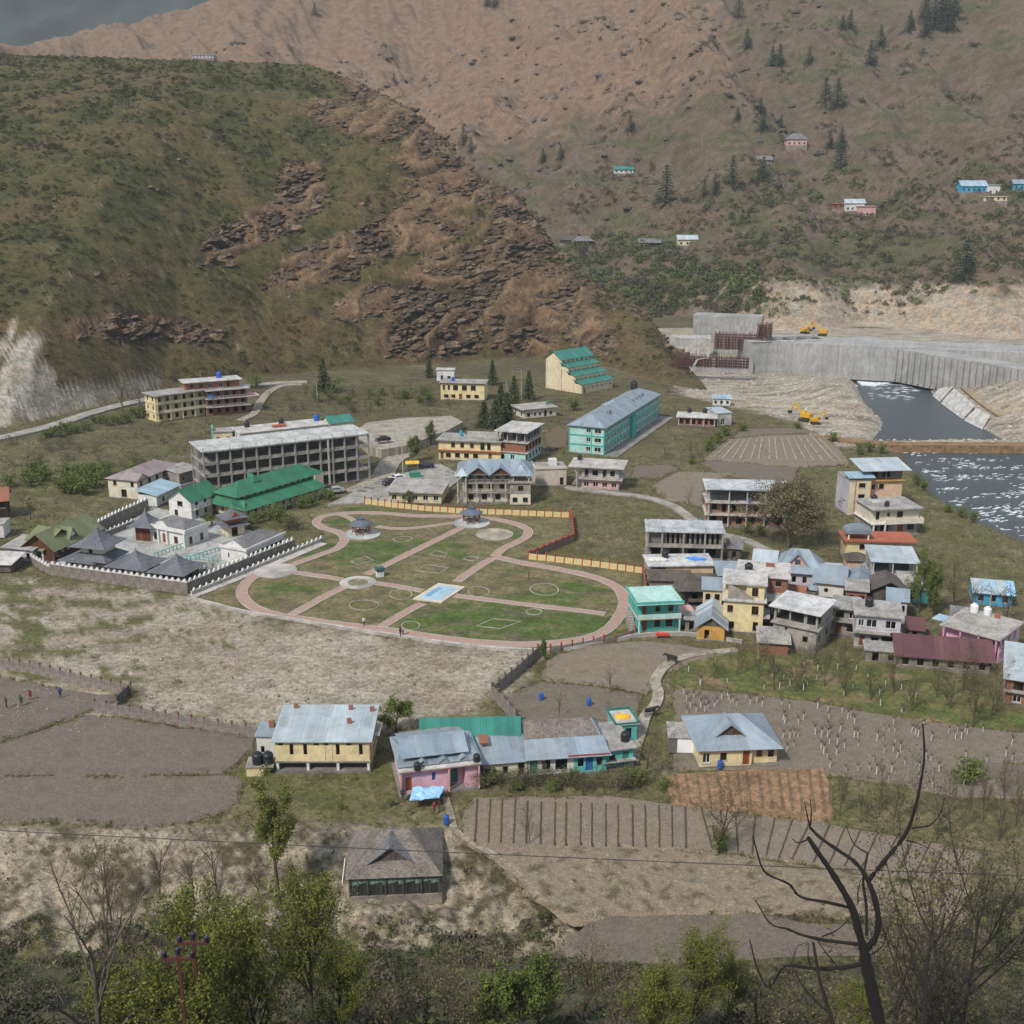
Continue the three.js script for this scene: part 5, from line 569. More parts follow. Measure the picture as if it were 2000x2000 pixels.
  [g, w] = building('cream_flat_house', 'low cream house with white flat roof holding blue tarpaulin', [1268, 1134], [1392, 1132]); d = 6.5; t = 3; foot(g, 0, w, 0, -d); walls(g, { x0: w * .25, x1: w, y1: t, z1: -d }, W.peach, { right: spread(2, d, .8, .9, 1.2, 'k') }); walls(g, { x0: 0, x1: w * .25, y1: t, z0: -2, z1: -d }, W.concP, { front: [[w * .17, .2, .9, 2, 'D']] }); slab(g, -.4, w + .4, t, t + .2, .5, -d - .3, mat([.66, .67, .68], 'concrete', .9)); pillars(g, [.1], [.1], 0, t, .25, W.concP);
  tank(toWorld(g, w * .3, t + .2, -4.4), 'black water tank on the white flat roof', M.tank, 1.2); single('blue_tarpaulin', (() => { const a = toWorld(g, w * .62, 0, -4), b = toWorld(g, w * .92, 0, -2.2); return flat([[a[0], a[2]], [b[0], a[2] + .6], [b[0], b[2]], [a[0] + 1, b[2]]], t + .55, .35, M.tarp, { sub: .5, up: rel(.3, 1) }); })(), M.tarp, 'crumpled blue tarpaulin on the white flat roof', 'tarpaulin'); single('white_sacks', (() => { const gs = []; for (let i = 0; i < 5; i++) { const q = new THREE.SphereGeometry(.7, 10, 6); q.scale(1.3, .5, .9); q.translate(...toWorld(g, w * .08 + i * .55, t + .4, -2.6 - (i % 2) * .8)); gs.push(q); } return mergeGeometries(gs); })(), W.white, 'heap of white sacks on the flat roof corner', 'sacks');
  [g, w] = building('dark_old_house', 'dark old wooden house with sagging grey roof behind the teal house', [1345, 1184], [1413, 1184]); d = 8; foot(g, 0, w, 0, -d); walls(g, { x1: w, y1: 3.4, z1: -d }, W.woodD, { front: spread(3, w, 1.2, 1.2, 1.3, 'o') }); hip(g, -1.5, w, 0, -d, 3.4, 1.6, .8, 2.5, R.thatch); part('balcony', boxGeo(-.2, w + .2, 1.1, 1.5, 0, .7), W.woodG, g);
  [g, w] = building('dark_old_house', 'low dark slate roof between the cream house and park wall', [1268, 1150], [1345, 1152]); walls(g, { x1: w, y1: 2, z1: -5 }, W.stone); gable(g, 0, w, 0, -5, 2, 1.1, .5, R.thatch, W.stone);
  [g, w] = building('aqua_house', 'small aqua house with grey slanted roof behind the green tree', [1768, 1178], [1812, 1180]); walls(g, { x1: w, y1: 2.8, z1: -6 }, W.aqua, { front: [[w * .32, .8, 1.3, 1.3, 'k']] }); shed(g, -.6, w, 0, -6, 2.8, 4.0, .4, R.slabG); foot(g, 0, w, 0, -6);
  [g, w] = building('blue_patched_house', 'bright blue walled house under blue and white patched sheets', [1902, 1180], [1974, 1186]); d = 7; walls(g, { x1: w, y1: 2.6, z1: -d }, W.sky, { front: spread(3, w, .8, 1, 1.2, 'k') }); gable(g, 0, w, 0, -d, 2.6, 1.3, .6, R.ice, W.white, { sheet: { w: 1.4, name: 'roof_sheet', mats: [M.tarpL, R.ice, R.ice, R.sky] } }); foot(g, 0, w, 0, -d);
  [g, w] = building('brown_hut', 'small brown hut with domed thatch between the blue roofs', [1655, 1112], [1692, 1113], { cat: 'hut' }); walls(g, { x1: w, y1: 2, z1: -4 }, W.peach); hip(g, 0, w, 0, -4, 2, 1, .4, w * .35, R.thatch);
  [g, w] = building('low_store', 'low grey store below the grey slab house', [1690, 1292], [1752, 1297], { cat: 'shed' }); walls(g, { x1: w, y1: 2, z1: -4 }, W.stone, { front: [[1.5, .2, 1, 1.5, 'o'], [4, .5, 1, 1, 'o']] }); slab(g, -.3, w + .3, 2, 2.15, .3, -4.2, R.slabG);
}
// ---------------------------------------------------------------- buildings across the middle
{
  let g, w, d, t;
  [g, w] = building('blue_gabled_house', 'large grey house with blue roof and twin front gables', [897, 982], [1036, 982]); d = 11; t = 7.4; foot(g, 0, w, 0, -d); walls(g, { x0: 1.2, x1: w - 3, y1: 2.5, z0: -.8, z1: -d }, W.pale, { front: spread(4, w - 4.2, .6, 1.3, 1.4, 'k') }); slab(g, .6, w - 2, 2.5, 2.7, .3, -d, W.conc, 'floor_slab'); walls(g, { x0: 1.2, x1: w - 3, y0: 2.7, y1: 4.9, z0: -1.2, z1: -d }, W.cream, { front: spread(5, w - 4.2, .4, 1.2, 1.5, 'k') }); slab(g, .6, w - 2, 4.9, 5.1, .3, -d, W.conc, 'floor_slab'); walls(g, { x0: 1.2, x1: w - 1, y0: 5.1, y1: t, z0: -1.2, z1: -d }, W.stone, { front: [...row(5, 1.6, 2.2, .5, 1, 1.5, 'k'), [12.4, .2, .9, 2, 'd']] }); rail(g, 1.2, .2, w - 3, .2, 2.7, .9, W.concP); rail(g, 1.2, .2, w - 3, .2, 5.1, .9, W.concP); pillars(g, [1.2, w * .25, w * .45, w * .65], [.1], 0, 5.1, .3, W.concP);
  hip(g, 0, w, 0, -d, t, 2.2, .7, 2.5, R.blue); for (const k of [.27, .58]) { gable(g, w * k - 2.4, w * k + 2.4, .6, -d * .5, t - .1, 1.8, .5, R.blue, W.wood, { axis: 'z', name: 'front_gable' }); }
  walls(g, { x0: w - 5, x1: w, y1: 2.6, z0: 1.6, z1: -2 }, W.pale, { front: spread(2, 5, .6, 1.2, 1.2, 'k') }); walls(g, { x0: w - 5, x1: w, y0: 2.6, y1: 5.4, z0: 1.6, z1: -2 }, W.conc, { front: [[2.6, .8, 1.3, 1.3, 'w']], right: [[2, .8, 1.2, 1.3, 'k']] }); slab(g, w - 5.4, w + .4, 5.4, 5.6, 2, -2, W.conc, 'terrace_slab'); pagoda(g, w - 4.4, w - .2, .8, -3, t - .2, 2.2, .5, R.blue, 'turret_roof'); pagoda(g, -.6, 2, .8, -2, t - .3, 1.8, .4, R.ice, 'turret_roof'); pillars(g, [w - 4.2, w - .4], [.6], 5.6, t - .2, .25, W.concP); pillars(g, [-.3, 1.7], [.5], 0, t - .3, .3, W.concP);
  [g, w] = building('low_grey_building', 'low building with broad grey flat roof behind the yellow wall', [760, 981], [862, 984]); d = 12; foot(g, 0, w, 0, -d); walls(g, { x1: w, y1: 2.7, z1: -d }, W.cream, { front: [...spread(5, w, .7, 1.2, 1.3, 'W')], left: spread(3, d, .8, 1, 1.2, 'k') }); slab(g, -.8, w + .5, 2.7, 2.95, .9, -d, mat([.46, .44, .42], 'concrete', .95)); 
  [g, w] = building('yellow_school_house', 'two storey yellow house with brown window bands and flat roof', [857, 897], [978, 902]); d = 9; t = 5.6; foot(g, 0, w, 0, -d); walls(g, { x1: w, y1: 2.7, z1: -d }, W.yellow, { front: [[1, .2, .9, 2, 'd'], ...row(4, 2.8, 2.6, .7, 1.4, 1.3, 'w'), [w - 3, .2, 1, 2, 'd']], right: spread(3, d, .7, 1, 1.2, 'w') }); slab(g, -.4, w + .4, 2.7, 2.9, .7, -d, W.terracotta, 'floor_slab'); walls(g, { x1: w, y0: 2.9, y1: t, z1: -d }, W.yellow, { front: [[4.2, .7, 1.1, 1.4, 'w'], [6.8, .7, 1.1, 1.4, 'w'], [9.6, .7, 1.1, 1.4, 'w'], [12.6, .3, 1.2, 2, 'k'], [14.4, .3, 1, 2, 'k']] }); slab(g, -.6, w + .6, t, t + .2, .9, -d, mat([.40, .385, .365], 'concrete', .95)); walls(g, { x0: w * .35, x1: w * .95, y0: t + .2, y1: t + .9, z0: -5, z1: -d + .1 }, W.concP); part('roof_stair', boxGeo(w * .28, w * .32, t + .2, t + 1.6, -6, -4.8), W.sky, g);
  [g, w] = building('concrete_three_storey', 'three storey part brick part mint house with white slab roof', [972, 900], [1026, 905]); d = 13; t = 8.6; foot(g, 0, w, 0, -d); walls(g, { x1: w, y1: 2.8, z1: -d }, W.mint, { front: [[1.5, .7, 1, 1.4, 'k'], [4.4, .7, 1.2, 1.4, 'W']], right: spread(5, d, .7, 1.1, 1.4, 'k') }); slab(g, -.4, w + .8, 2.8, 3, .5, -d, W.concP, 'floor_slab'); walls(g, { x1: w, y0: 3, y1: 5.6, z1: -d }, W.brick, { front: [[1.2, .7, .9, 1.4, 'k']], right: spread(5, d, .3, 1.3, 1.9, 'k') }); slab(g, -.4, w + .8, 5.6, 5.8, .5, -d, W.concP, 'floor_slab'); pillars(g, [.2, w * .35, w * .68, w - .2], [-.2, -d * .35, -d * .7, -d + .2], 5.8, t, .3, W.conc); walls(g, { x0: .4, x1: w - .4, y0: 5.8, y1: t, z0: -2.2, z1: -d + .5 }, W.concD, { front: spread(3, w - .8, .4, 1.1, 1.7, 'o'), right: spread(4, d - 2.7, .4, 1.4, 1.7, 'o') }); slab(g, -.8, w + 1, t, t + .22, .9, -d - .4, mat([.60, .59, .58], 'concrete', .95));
  { // long teal hostel: its long side runs away to the right
    const s = siteOf([1179, 889], [1285, 817]); const g = thing('hostel', 'long three storey teal and mint hostel with blue roof', 'hostel', [s.x, 0, s.z], s.turn); const w = s.w, d = 10.5, t = 8.2; foot(g, 0, w, 0, -d);
    for (let k = 0; k < 3; k++) { walls(g, { x1: w, y0: k * 2.7, y1: k * 2.7 + 2.7, z1: -d }, W.mint, { front: spread(18, w, .75, 1.8, 1.35, 'W'), left: [[d * .55, .75, 1.3, 1.3, 'W'], [d * .82, .75, 2, 1.3, 'W']] }); part('band', new MB().box(-.12, w + .12, k * 2.7 + 2.4, k * 2.7 + 2.78, -.1, .14).box(-.14, .0, k * 2.7 + 2.4, k * 2.7 + 2.78, -d - .1, .14).geo(), W.teal, g); }
    for (let i = 0; i <= 18; i++) part('pilaster', memo('pil', () => boxGeo(-.12, .12, 0, t - .1, .02, .12)), W.teal, g).position.x = i * w / 18; for (const z of [0, -d * .36, -d]) part('pilaster', memo('pil2', () => boxGeo(-.13, -.02, 0, t - .1, -.15, .15)), W.teal, g).position.z = z; part('stair_bay', boxGeo(w * .44, w * .5, 0, 6.6, .1, .9), W.teal, g);
    hip(g, 0, w, 0, -d, t, 2.3, .7, 5, R.blue); for (const x of [w * .62, w * .68, w * .74, w * .8]) part('roof_vent', boxGeo(x - .3, x + .3, t + .4, t + 1.9, -2.6, -2), W.concD, g); pagoda(g, w * .42, w * .5, -3.4, -8.4, t + 1.6, 1.6, .5, R.blue, 'ridge_turret'); part('dormer', boxGeo(w * .22, w * .24, t + .8, t + 2.4, -3.4, -2.4), W.concD, g); tank(toWorld(g, w - 2, t + 1.35, -d + 2.6), 'dark water tank at the far end of the hostel roof', M.tank, 2);
  }
  { // cream hall with stepped green roofs
    const s = siteOf([1136, 768], [1196, 756]); const g = thing('stepped_hall', 'cream hall with green roofs stepping down in tiers', 'hall', [s.x, 0, s.z], s.turn); const w = s.w; const Y = ground(s.x, s.z - 8); const st = [[0, 3.4, 3.2], [3.4, 6.8, 6.0], [6.8, 10.2, 8.8]];
    for (const [a, b, h] of st) { walls(g, { x1: w, y0: -1, y1: h, z0: -a, z1: -b }, W.cream, { front: spread(7, w, h + .1 - 1.0, 1.2, .7, 'W') }); shed(g, 0, w, -a, -b, h, h + 1.1, .5, R.teal2); }
    walls(g, { x1: w, y0: -1, y1: 11.4, z0: -10.2, z1: -18 }, W.cream, { front: spread(7, w, 11.1, 1.3, .8, 'W') }); gable(g, 0, w, -10.2, -18, 11.4, 2.6, .6, R.teal2, W.cream); part('entrance', boxGeo(1, 2, -1, 1.6, -.02, .06), M.frame, g); part('buttress', boxGeo(-.5, 0, -1, 8, -10.4, -9.9), W.cream, g); part('sign_panel', boxGeo(-.06, -.0, 5.4, 6.6, -15.5, -12.5), W.yellow, g);
  }
  [g, w] = building('yellow_row_house', 'two storey yellow row house under the rock face', [861, 780], [946, 782]); d = 8; t = 6; foot(g, 0, w, 0, -d); walls(g, { x1: w, y1: 2.9, z1: -d }, W.yellow, { front: [[2, .7, 1.6, 1.2, 'k'], [4.6, .7, 1.4, 1.2, 'k'], [7.2, .2, 1.2, 2, 'd'], [10, .7, 1.6, 1.2, 'k'], [13, .7, 1.6, 1.2, 'k']] }); walls(g, { x1: w, y0: 2.92, y1: t, z1: -d }, W.yellow, { front: [[1.2, .5, .8, 1.8, 'w'], [3, .5, .8, 1.8, 'w'], [5.4, .5, 1.8, 1.8, 'w'], [8.6, .5, 1.8, 1.8, 'w'], [11.8, .5, 1.8, 1.8, 'w']] }); part('red_band', boxGeo(-.1, w + .1, t - .3, t, -.02, .1), W.red, g); slab(g, -.5, w + .5, t, t + .2, .7, -d, R.slabG); tank(toWorld(g, 4, t + .2, -3), 'blue water tank on the yellow row house', M.tankB, 1.1);
  [g, w] = building('white_hut', 'small white hut at the foot of the rocks', [853, 738], [887, 738], { cat: 'hut', y: 1, h: 1 }); walls(g, { x1: w, y0: -1.2, y1: 3, z1: -5 }, W.white, { front: [[w * .7, .6, 1.3, 1.3, 'k'], [w * .3, .2, .9, 2, 'k']] }); slab(g, -.3, w + .3, 3, 3.2, .3, -5.3, R.slab);
  [g, w] = building('white_bungalow', 'white bungalow with flat roof left of the hostel', [1024, 818], [1086, 812]); d = 9; foot(g, 0, w, 0, -d); walls(g, { x1: w, y1: 3, z1: -d }, W.pale, { front: [[1.6, .6, 1.1, 1.2, 'k'], [4, .6, .7, 1.1, 'k'], [5.8, .6, .7, 1.1, 'k'], [7.8, .2, 1, 2, 'k'], [9.8, .6, .9, 1.2, 'k']], left: spread(2, d, .7, 1, 1.2, 'k') }); slab(g, -1.2, w + .5, 3, 3.2, .8, -d - .2, mat([.48, .46, .43], 'concrete', .95)); tank(toWorld(g, w - 1.2, 3.2, -4), 'green tank on the white bungalow', M.doorG, 1);
  [g, w] = building('blank_pale_house', 'blank pale flat roofed block beside the village lane', [1046, 950], [1106, 948]); walls(g, { x1: w, y1: 4.4, z1: -7 }, mat([.62, .55, .48], 'plaster'), { front: [[w - 1.2, .2, 1, 2, 'w']] }); slab(g, -.2, w + .2, 4.4, 4.6, .2, -7.2, R.slabG); part('parapet', new MB().box(-.2, w + .2, 4.6, 5.1, 0, .2).box(-.2, 0, 4.6, 5.1, -7, 0).geo(), W.pale, g); foot(g, 0, w, 0, -7); part('stair_head', boxGeo(w * .5, w * .5 + 2, 4.6, 6.2, -5, -3), W.white, g);
  [g, w] = building('flat_roofed_house', 'two storey house with wide overhanging pale flat roof by the lane', [1136, 954], [1208, 958]); d = 8; t = 5.8; foot(g, 0, w, 0, -d); walls(g, { x1: w, y1: 2.7, z1: -d }, W.rose, { front: spread(4, w, .6, 1.3, 1.3, 'W'), right: spread(3, d, .6, 1.2, 1.4, 'k') }); slab(g, -.8, w + 1, 2.7, 2.9, 1, -d, W.concP, 'floor_slab'); walls(g, { x1: w, y0: 2.9, y1: t, z1: -d }, W.concP, { front: [[1.2, .3, 1, 2, 'k'], [3.4, .6, 1.4, 1.5, 'k'], [5.8, .3, 1, 2, 'k'], [7.8, .6, 1.2, 1.5, 'k']], right: spread(3, d, .4, 1.4, 1.8, 'k') }); rail(g, -.7, .9, w + .9, .9, 2.9, .9, W.concP); slab(g, -3.4, w + 1.4, t, t + .22, 1.4, -d - .4, mat([.57, .54, .51], 'concrete', .95)); part('pole', new MB().bar([-1.2, 0, .6], [-1.2, 4.2, .6], .2).bar([-1.2, 4.2, .6], [-2.6, t, .6], .18).geo(), W.concP, g); part('stairs', (() => { const q = new MB(); for (let i = 0; i < 9; i++) q.box(-3 + i * .22, -.8, i * .3, i * .3 + .3, -4.5, -3.2); return q.geo(); })(), W.conc, g); tank(toWorld(g, -1.5, t + .22, -6), 'dark tank on the wide flat roof', M.tank, 1.1);
  [g, w] = building('low_brick_row', 'low brick row with pale slab roof right of the hostel', [1325, 830], [1396, 833]); d = 8; foot(g, 0, w, 0, -d); walls(g, { x1: w, y1: 2.6, z1: -d }, W.terracotta, { front: spread(6, w, .4, 1.2, 1.7, 'k') }); slab(g, -.8, w + .8, 2.6, 2.85, .8, -d, mat([.66, .66, .66], 'concrete', .9)); pillars(g, [.1, w * .35, w * .7, w - .1], [.4], 0, 2.6, .3, W.concP); tank(toWorld(g, 3, 2.85, -d + 1), 'dark tank on the left of the low brick row', M.tank, 1.2); tank(toWorld(g, 8, 2.85, -d + 1), 'dark tank at the middle of the low brick row', M.tank, 1.2); tank(toWorld(g, 9.8, 2.85, -d + 1), 'right one of the dark tanks on the low brick row', M.tank, 1.2);
  [g, w] = building('grey_workshop', 'grey blank workshop at the end of the low brick row', [1400, 832], [1428, 830]); walls(g, { x1: w, y1: 4, z1: -8 }, W.concP, { front: [[w * .4, .2, 1.4, 2, 'W']] }); shed(g, 0, w, 0, -8, 4, 4.4, .2, R.ice);
  [g, w] = building('site_cabin', 'light blue roofed site cabin by the rubble', [1392, 792], [1426, 793], { cat: 'cabin' }); walls(g, { x1: w, y1: 2.4, z1: -4 }, W.white, { front: spread(3, w, .8, .9, 1, 'k') }); shed(g, 0, w, 0, -4, 2.5, 3, .4, R.sky);
}
{ // small houses and sheds packed between the larger ones
  const lots = [['tin_shed', 'grey tin roofed shed left of the orange house', [1338, 1232], [1362, 1234], 3.5, 2.2, W.stone, R.slabG], ['small_house', 'cream small house with blue roof behind the orange house', [1372, 1196], [1408, 1198], 6, 4.6, W.cream, R.blue], ['small_house', 'grey small house with pale slab between yellow and concrete houses', [1490, 1216], [1520, 1220], 6, 4.2, W.concP, R.slab], ['tin_shed', 'rust roofed shed under the brick house corner', [1538, 1186], [1566, 1190], 4, 2.6, W.brick, R.rust], ['small_house', 'white small house with silver roof right of the chalet', [1612, 1152], [1640, 1154], 5, 3.4, W.white, R.silver], ['small_house', 'brick small house with grey roof above the grey slab house', [1650, 1196], [1690, 1200], 6, 4.4, W.brick, R.slabG], ['small_house', 'pale small house with blue roof behind the grey slab house', [1730, 1216], [1768, 1220], 6, 4.4, W.lilac, R.blue], ['tin_shed', 'low maroon shed right of the grey slab house', [1768, 1252], [1800, 1256], 5, 2.4, W.woodG, R.maroon], ['small_house', 'peach small house with ice blue roof left of the chalet', [1470, 1132], [1512, 1136], 6, 4.2, W.peach, R.ice], ['tin_shed', 'slate shed behind the pink flat house', [1856, 1232], [1890, 1236], 5, 2.6, W.stone, R.slate], ['small_house', 'mint small house with pale roof below the verandah house', [1728, 1168], [1766, 1172], 5, 3.2, W.mint, R.slab], ['tin_shed', 'small dark shed between the frame houses', [1420, 1092], [1446, 1094], 4, 2.6, W.woodG, R.slate]];
  for (const [n, l, a, b, d, t, wm, rm] of lots) { const [g, w] = building(n, l, a, b, { cat: n === 'tin_shed' ? 'shed' : 'house' }); foot(g, 0, w, 0, -d); walls(g, { x1: w, y1: t, z1: -d }, wm, { front: t > 3 ? [...spread(2, w, t - 2.1, .9, 1.2, 'k'), [w * .5, .1, .8, 1.8, 'd']].filter(q => t > 4 || q[4] === 'k') : [[w * .5, .1, .8, 1.7, 'o']], right: spread(1, d, t - 1.9, 1, 1.1, 'k') }); if (rm === R.slab || rm === R.slabG) slab(g, -.4, w + .4, t, t + .18, .5, -d - .3, rm); else gable(g, 0, w, 0, -d, t, 1.2, .4, rm, wm); }
}
// ---------------------------------------------------------------- concrete frame, hall, temple, houses on the left
{
  let g, w, d, t;
  [g, w] = building('unfinished_building', 'long unfinished four storey concrete frame with empty bays', [396, 882], [719, 846], { h: 12.4, y: 0, cat: 'unfinished building' }); d = 12; t = 12.4; const n = 13, st = 3.05;
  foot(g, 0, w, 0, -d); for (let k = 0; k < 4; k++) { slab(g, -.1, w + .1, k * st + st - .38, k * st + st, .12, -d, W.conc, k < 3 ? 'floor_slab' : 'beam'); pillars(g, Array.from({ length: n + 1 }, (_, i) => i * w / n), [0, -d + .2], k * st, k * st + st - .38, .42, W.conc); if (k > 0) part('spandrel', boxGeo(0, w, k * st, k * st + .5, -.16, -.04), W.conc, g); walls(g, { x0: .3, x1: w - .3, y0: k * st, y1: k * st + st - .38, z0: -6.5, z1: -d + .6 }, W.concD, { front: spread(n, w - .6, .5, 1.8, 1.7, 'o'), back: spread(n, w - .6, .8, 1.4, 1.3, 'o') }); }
  slab(g, -.4, w + .4, t - .2, t + .05, .5, -d - .5, mat([.58, .60, .60], 'concrete', .95)); const rb = new MB(); for (let i = 0; i <= n; i++) for (const z of [0, -d]) for (const e of [-.12, .12]) rb.box(i * w / n + e - .03, i * w / n + e + .03, t, t + .9, z - .03 + .2, z + .03 + .2); part('rebar', rb.geo(), mat([.22, .13, .1], null, .8), g); const pv = new MB(); pv.box(w * .735, w * .745, 0, t - .3, .13, .4); part('seam_column', pv.geo(), W.concP, g);
  [g, w] = building('rear_white_building', 'low white building with pale flat roof behind the concrete frame', [470, 846], [638, 828], { h: 4.2, y: 0 }); d = 9; walls(g, { x1: w, y1: 4, z1: -d }, W.white, { front: spread(9, w, 2.2, 1.2, 1.1, 'k'), left: spread(3, d, 1.8, 1.2, 1.2, 'k') }); slab(g, -.5, w + .5, 4, 4.25, .6, -d - .3, R.slab); part('roof_shed', boxGeo(w * .4, w * .55, 4.25, 4.9, -4, -2), W.terracotta, g); tank(toWorld(g, w * .15, 4.25, -7), 'dark tank left on the rear white building', M.tank, 1.4); tank(toWorld(g, w * .55, 4.25, -7), 'dark tank middle of the rear white building', M.tank, 1.4); tank(toWorld(g, w * .96, 4.25, -6), 'blue tank right on the rear white building', M.tankB, 1.5);
  [g, w] = building('teal_roof_hut', 'hut with bright teal tin roof at the end of the rear building', [646, 852], [690, 846]); walls(g, { x1: w, y1: 4, z1: -6 }, W.cream); gable(g, 0, w, 0, -6, 4, 1.6, .5, R.teal2, W.cream);
  [g, w] = building('teal_sign_house', 'small house with teal side left of the rear building', [418, 868], [455, 866]); walls(g, { x1: w, y1: 3.6, z1: -6 }, W.cream, { front: spread(2, w, .8, 1, 1.4, 'd') }); slab(g, -.3, w + .3, 3.6, 3.8, .3, -6, R.slabG); part('side_panel', boxGeo(-.5, -.1, 1, 5, -5, -.5), W.aqua, g);
  [g, w] = building('green_hall', 'long yellow hall with two tier green roof', [481, 1014], [626, 968]); d = 10; foot(g, 0, w, 0, -d); walls(g, { x1: w, y1: 3, z1: -d }, W.yellow, { front: spread(11, w, .7, 1.1, 1.5, 'W'), left: [[2, .7, 1, 1.4, 'W'], [5, .7, 1, 1.4, 'W'], [8, .7, 1, 1.4, 'W']] }); pillars(g, Array.from({ length: 12 }, (_, i) => .2 + i * (w - .4) / 11), [1.5], 0, 2.7, .22, W.lilac); shed(g, -1.2, w, 1.6, -3.2, 2.7, 4.2, .4, R.green, { name: 'verandah_roof' }); roofOf(g, [[[-1.8, 2.6, -d - .4], [-1.8, 2.6, 1.9], [.4, 4.2, -.4], [.4, 4.2, -d]]], R.green, null, 'verandah_roof'); walls(g, { x0: .6, x1: w + 3, y0: 3, y1: 5.2, z0: -3, z1: -d }, W.yellow, { front: spread(12, w, 1.2, .9, .6, 'k') }); hip(g, .2, w + 3.4, -2.7, -d, 5.2, 2.2, .7, 4, R.green); walls(g, { x0: w, x1: w + 3, y1: 5, z0: -1.6, z1: -d + .4 }, W.cream, { front: [[1.5, .7, 1.2, 1.5, 'W']] }); part('ridge_turret', new MB().prism([[w * .28, 6.6, -4.5], [w * .40, 6.6, -4.5], [w * .34, 8.2, -6]], [0, 0, -2]).geo(), R.green, g);
  [g, w] = building('white_gable_house', 'white two storey house with steep green gable roof', [375, 1016], [426, 996]); d = 6.5; t = 4.6; foot(g, 0, w, 0, -d); walls(g, { x1: w, y1: t, z1: -d }, W.white, { front: [[2, .6, 1, 1.4, 'k'], [5, .6, 1, 1.4, 'k'], [8, .6, 1, 1.4, 'k'], [2, 2.9, 1, 1.2, 'k'], [5, 2.9, 1, 1.2, 'k'], [8, 2.9, 1, 1.2, 'k']], left: [[2, .6, 1, 1.4, 'k'], [3.3, 3, 1.6, 1.2, 'k']] }); gable(g, 0, w, 0, -d, t, 2.3, .6, R.green, W.white); slab(g, 0, w, 2.4, 2.55, 1.2, 0, W.concP, 'balcony_slab'); rail(g, 0, 1.1, w, 1.1, 2.55, .9, W.white);
  [g, w] = building('blue_roof_shed', 'white shed with light blue roof beside the green gable house', [307, 990], [352, 968]); d = 5; foot(g, 0, w, 0, -d); walls(g, { x1: w, y1: 2.8, z1: -d }, W.white, { front: [[3, .7, 1, 1.2, 'k'], [9, .7, 1, 1.2, 'k']] }); shed(g, 0, w, 0, -d, 2.8, 3.8, .5, R.sky);
  [g, w] = building('blue_roof_shed', 'narrow lean-to with pale blue roof along the mauve roofed house', [281, 975], [322, 956]); d = 3; walls(g, { x1: w, y1: 2.4, z1: -d }, W.concP); shed(g, 0, w, 0, -d, 2.4, 3, .4, R.ice);
  [g, w] = building('mauve_roof_house', 'cream two storey house with faded mauve roof', [271, 976], [350, 942]); d = 8.5; t = 5; foot(g, 0, w, 0, -d); walls(g, { x1: w, y1: t, z1: -d }, W.pale, { front: [[1.6, .6, 1, 1.3, 'w'], [1.6, 3.1, 1, 1.3, 'w'], ...row(4, 5, 3.2, 3, 1.3, 1.4, 'k')], left: [[2, 3.1, 1, 1.3, 'w'], [4.4, .3, 1.6, 2, 'w'], [7, 3.1, .9, 1.3, 'k']] }); hip(g, 0, w, 0, -d, t, 1.7, .6, 4, R.mauve); gable(g, -.2, 3.6, .3, -d * .5, t, 1.2, .3, R.mauve, W.pale, { axis: 'z', name: 'front_gable' }); part('balcony', boxGeo(3.6, w, 2.4, 2.6, 0, 1.2), W.wood, g);
  [g, w] = building('grey_tank_house', 'small grey house with dark tank at the frame corner', [352, 958], [392, 946]); walls(g, { x1: w, y1: 4.4, z1: -6 }, W.conc, { front: [[1.4, 2.4, .7, .8, 'k'], [3.6, .6, 1, 1.2, 'k']] }); shed(g, 0, w, 0, -6, 4.4, 5, .3, R.slabG); tank(toWorld(g, w + .9, 0, -.3), 'large dark tank at the corner of the concrete frame', M.tank, 2.2); part('white_wall', boxGeo(-.5, w * 1.2, 0, 1.6, .6, .8), W.white, g);
  // roadside rows under the cliff
  [g, w] = building('yellow_roadside_row', 'yellow three storey roadside row with open galleries', [310, 824], [405, 810]); d = 9; t = 8.4; for (let k = 0; k < 3; k++) { walls(g, { x1: w, y0: k * 2.8 - (k ? 0 : 1), y1: k * 2.8 + 2.6, z0: -1.3, z1: -d }, W.yellow, { front: spread(6, w, k ? .4 : 1.4, 1.2, 1.7, k === 1 ? 'k' : 'o'), left: spread(2, d - 1.3, k ? .8 : 1.8, 1, 1.2, 'k') }); slab(g, -.2, w + .1, k * 2.8 + 2.6, k * 2.8 + 2.8, .3, -d, W.concP, 'floor_slab'); pillars(g, [.1, w * .25, w * .5, w * .75, w - .1], [.1], k * 2.8, k * 2.8 + 2.6, .3, W.yellow); if (k) part('gallery_wall', boxGeo(0, w, k * 2.8, k * 2.8 + .8, .05, .2), W.cream, g); } slab(g, -1, w + .3, t, t + .25, 1, -d, R.slabG);
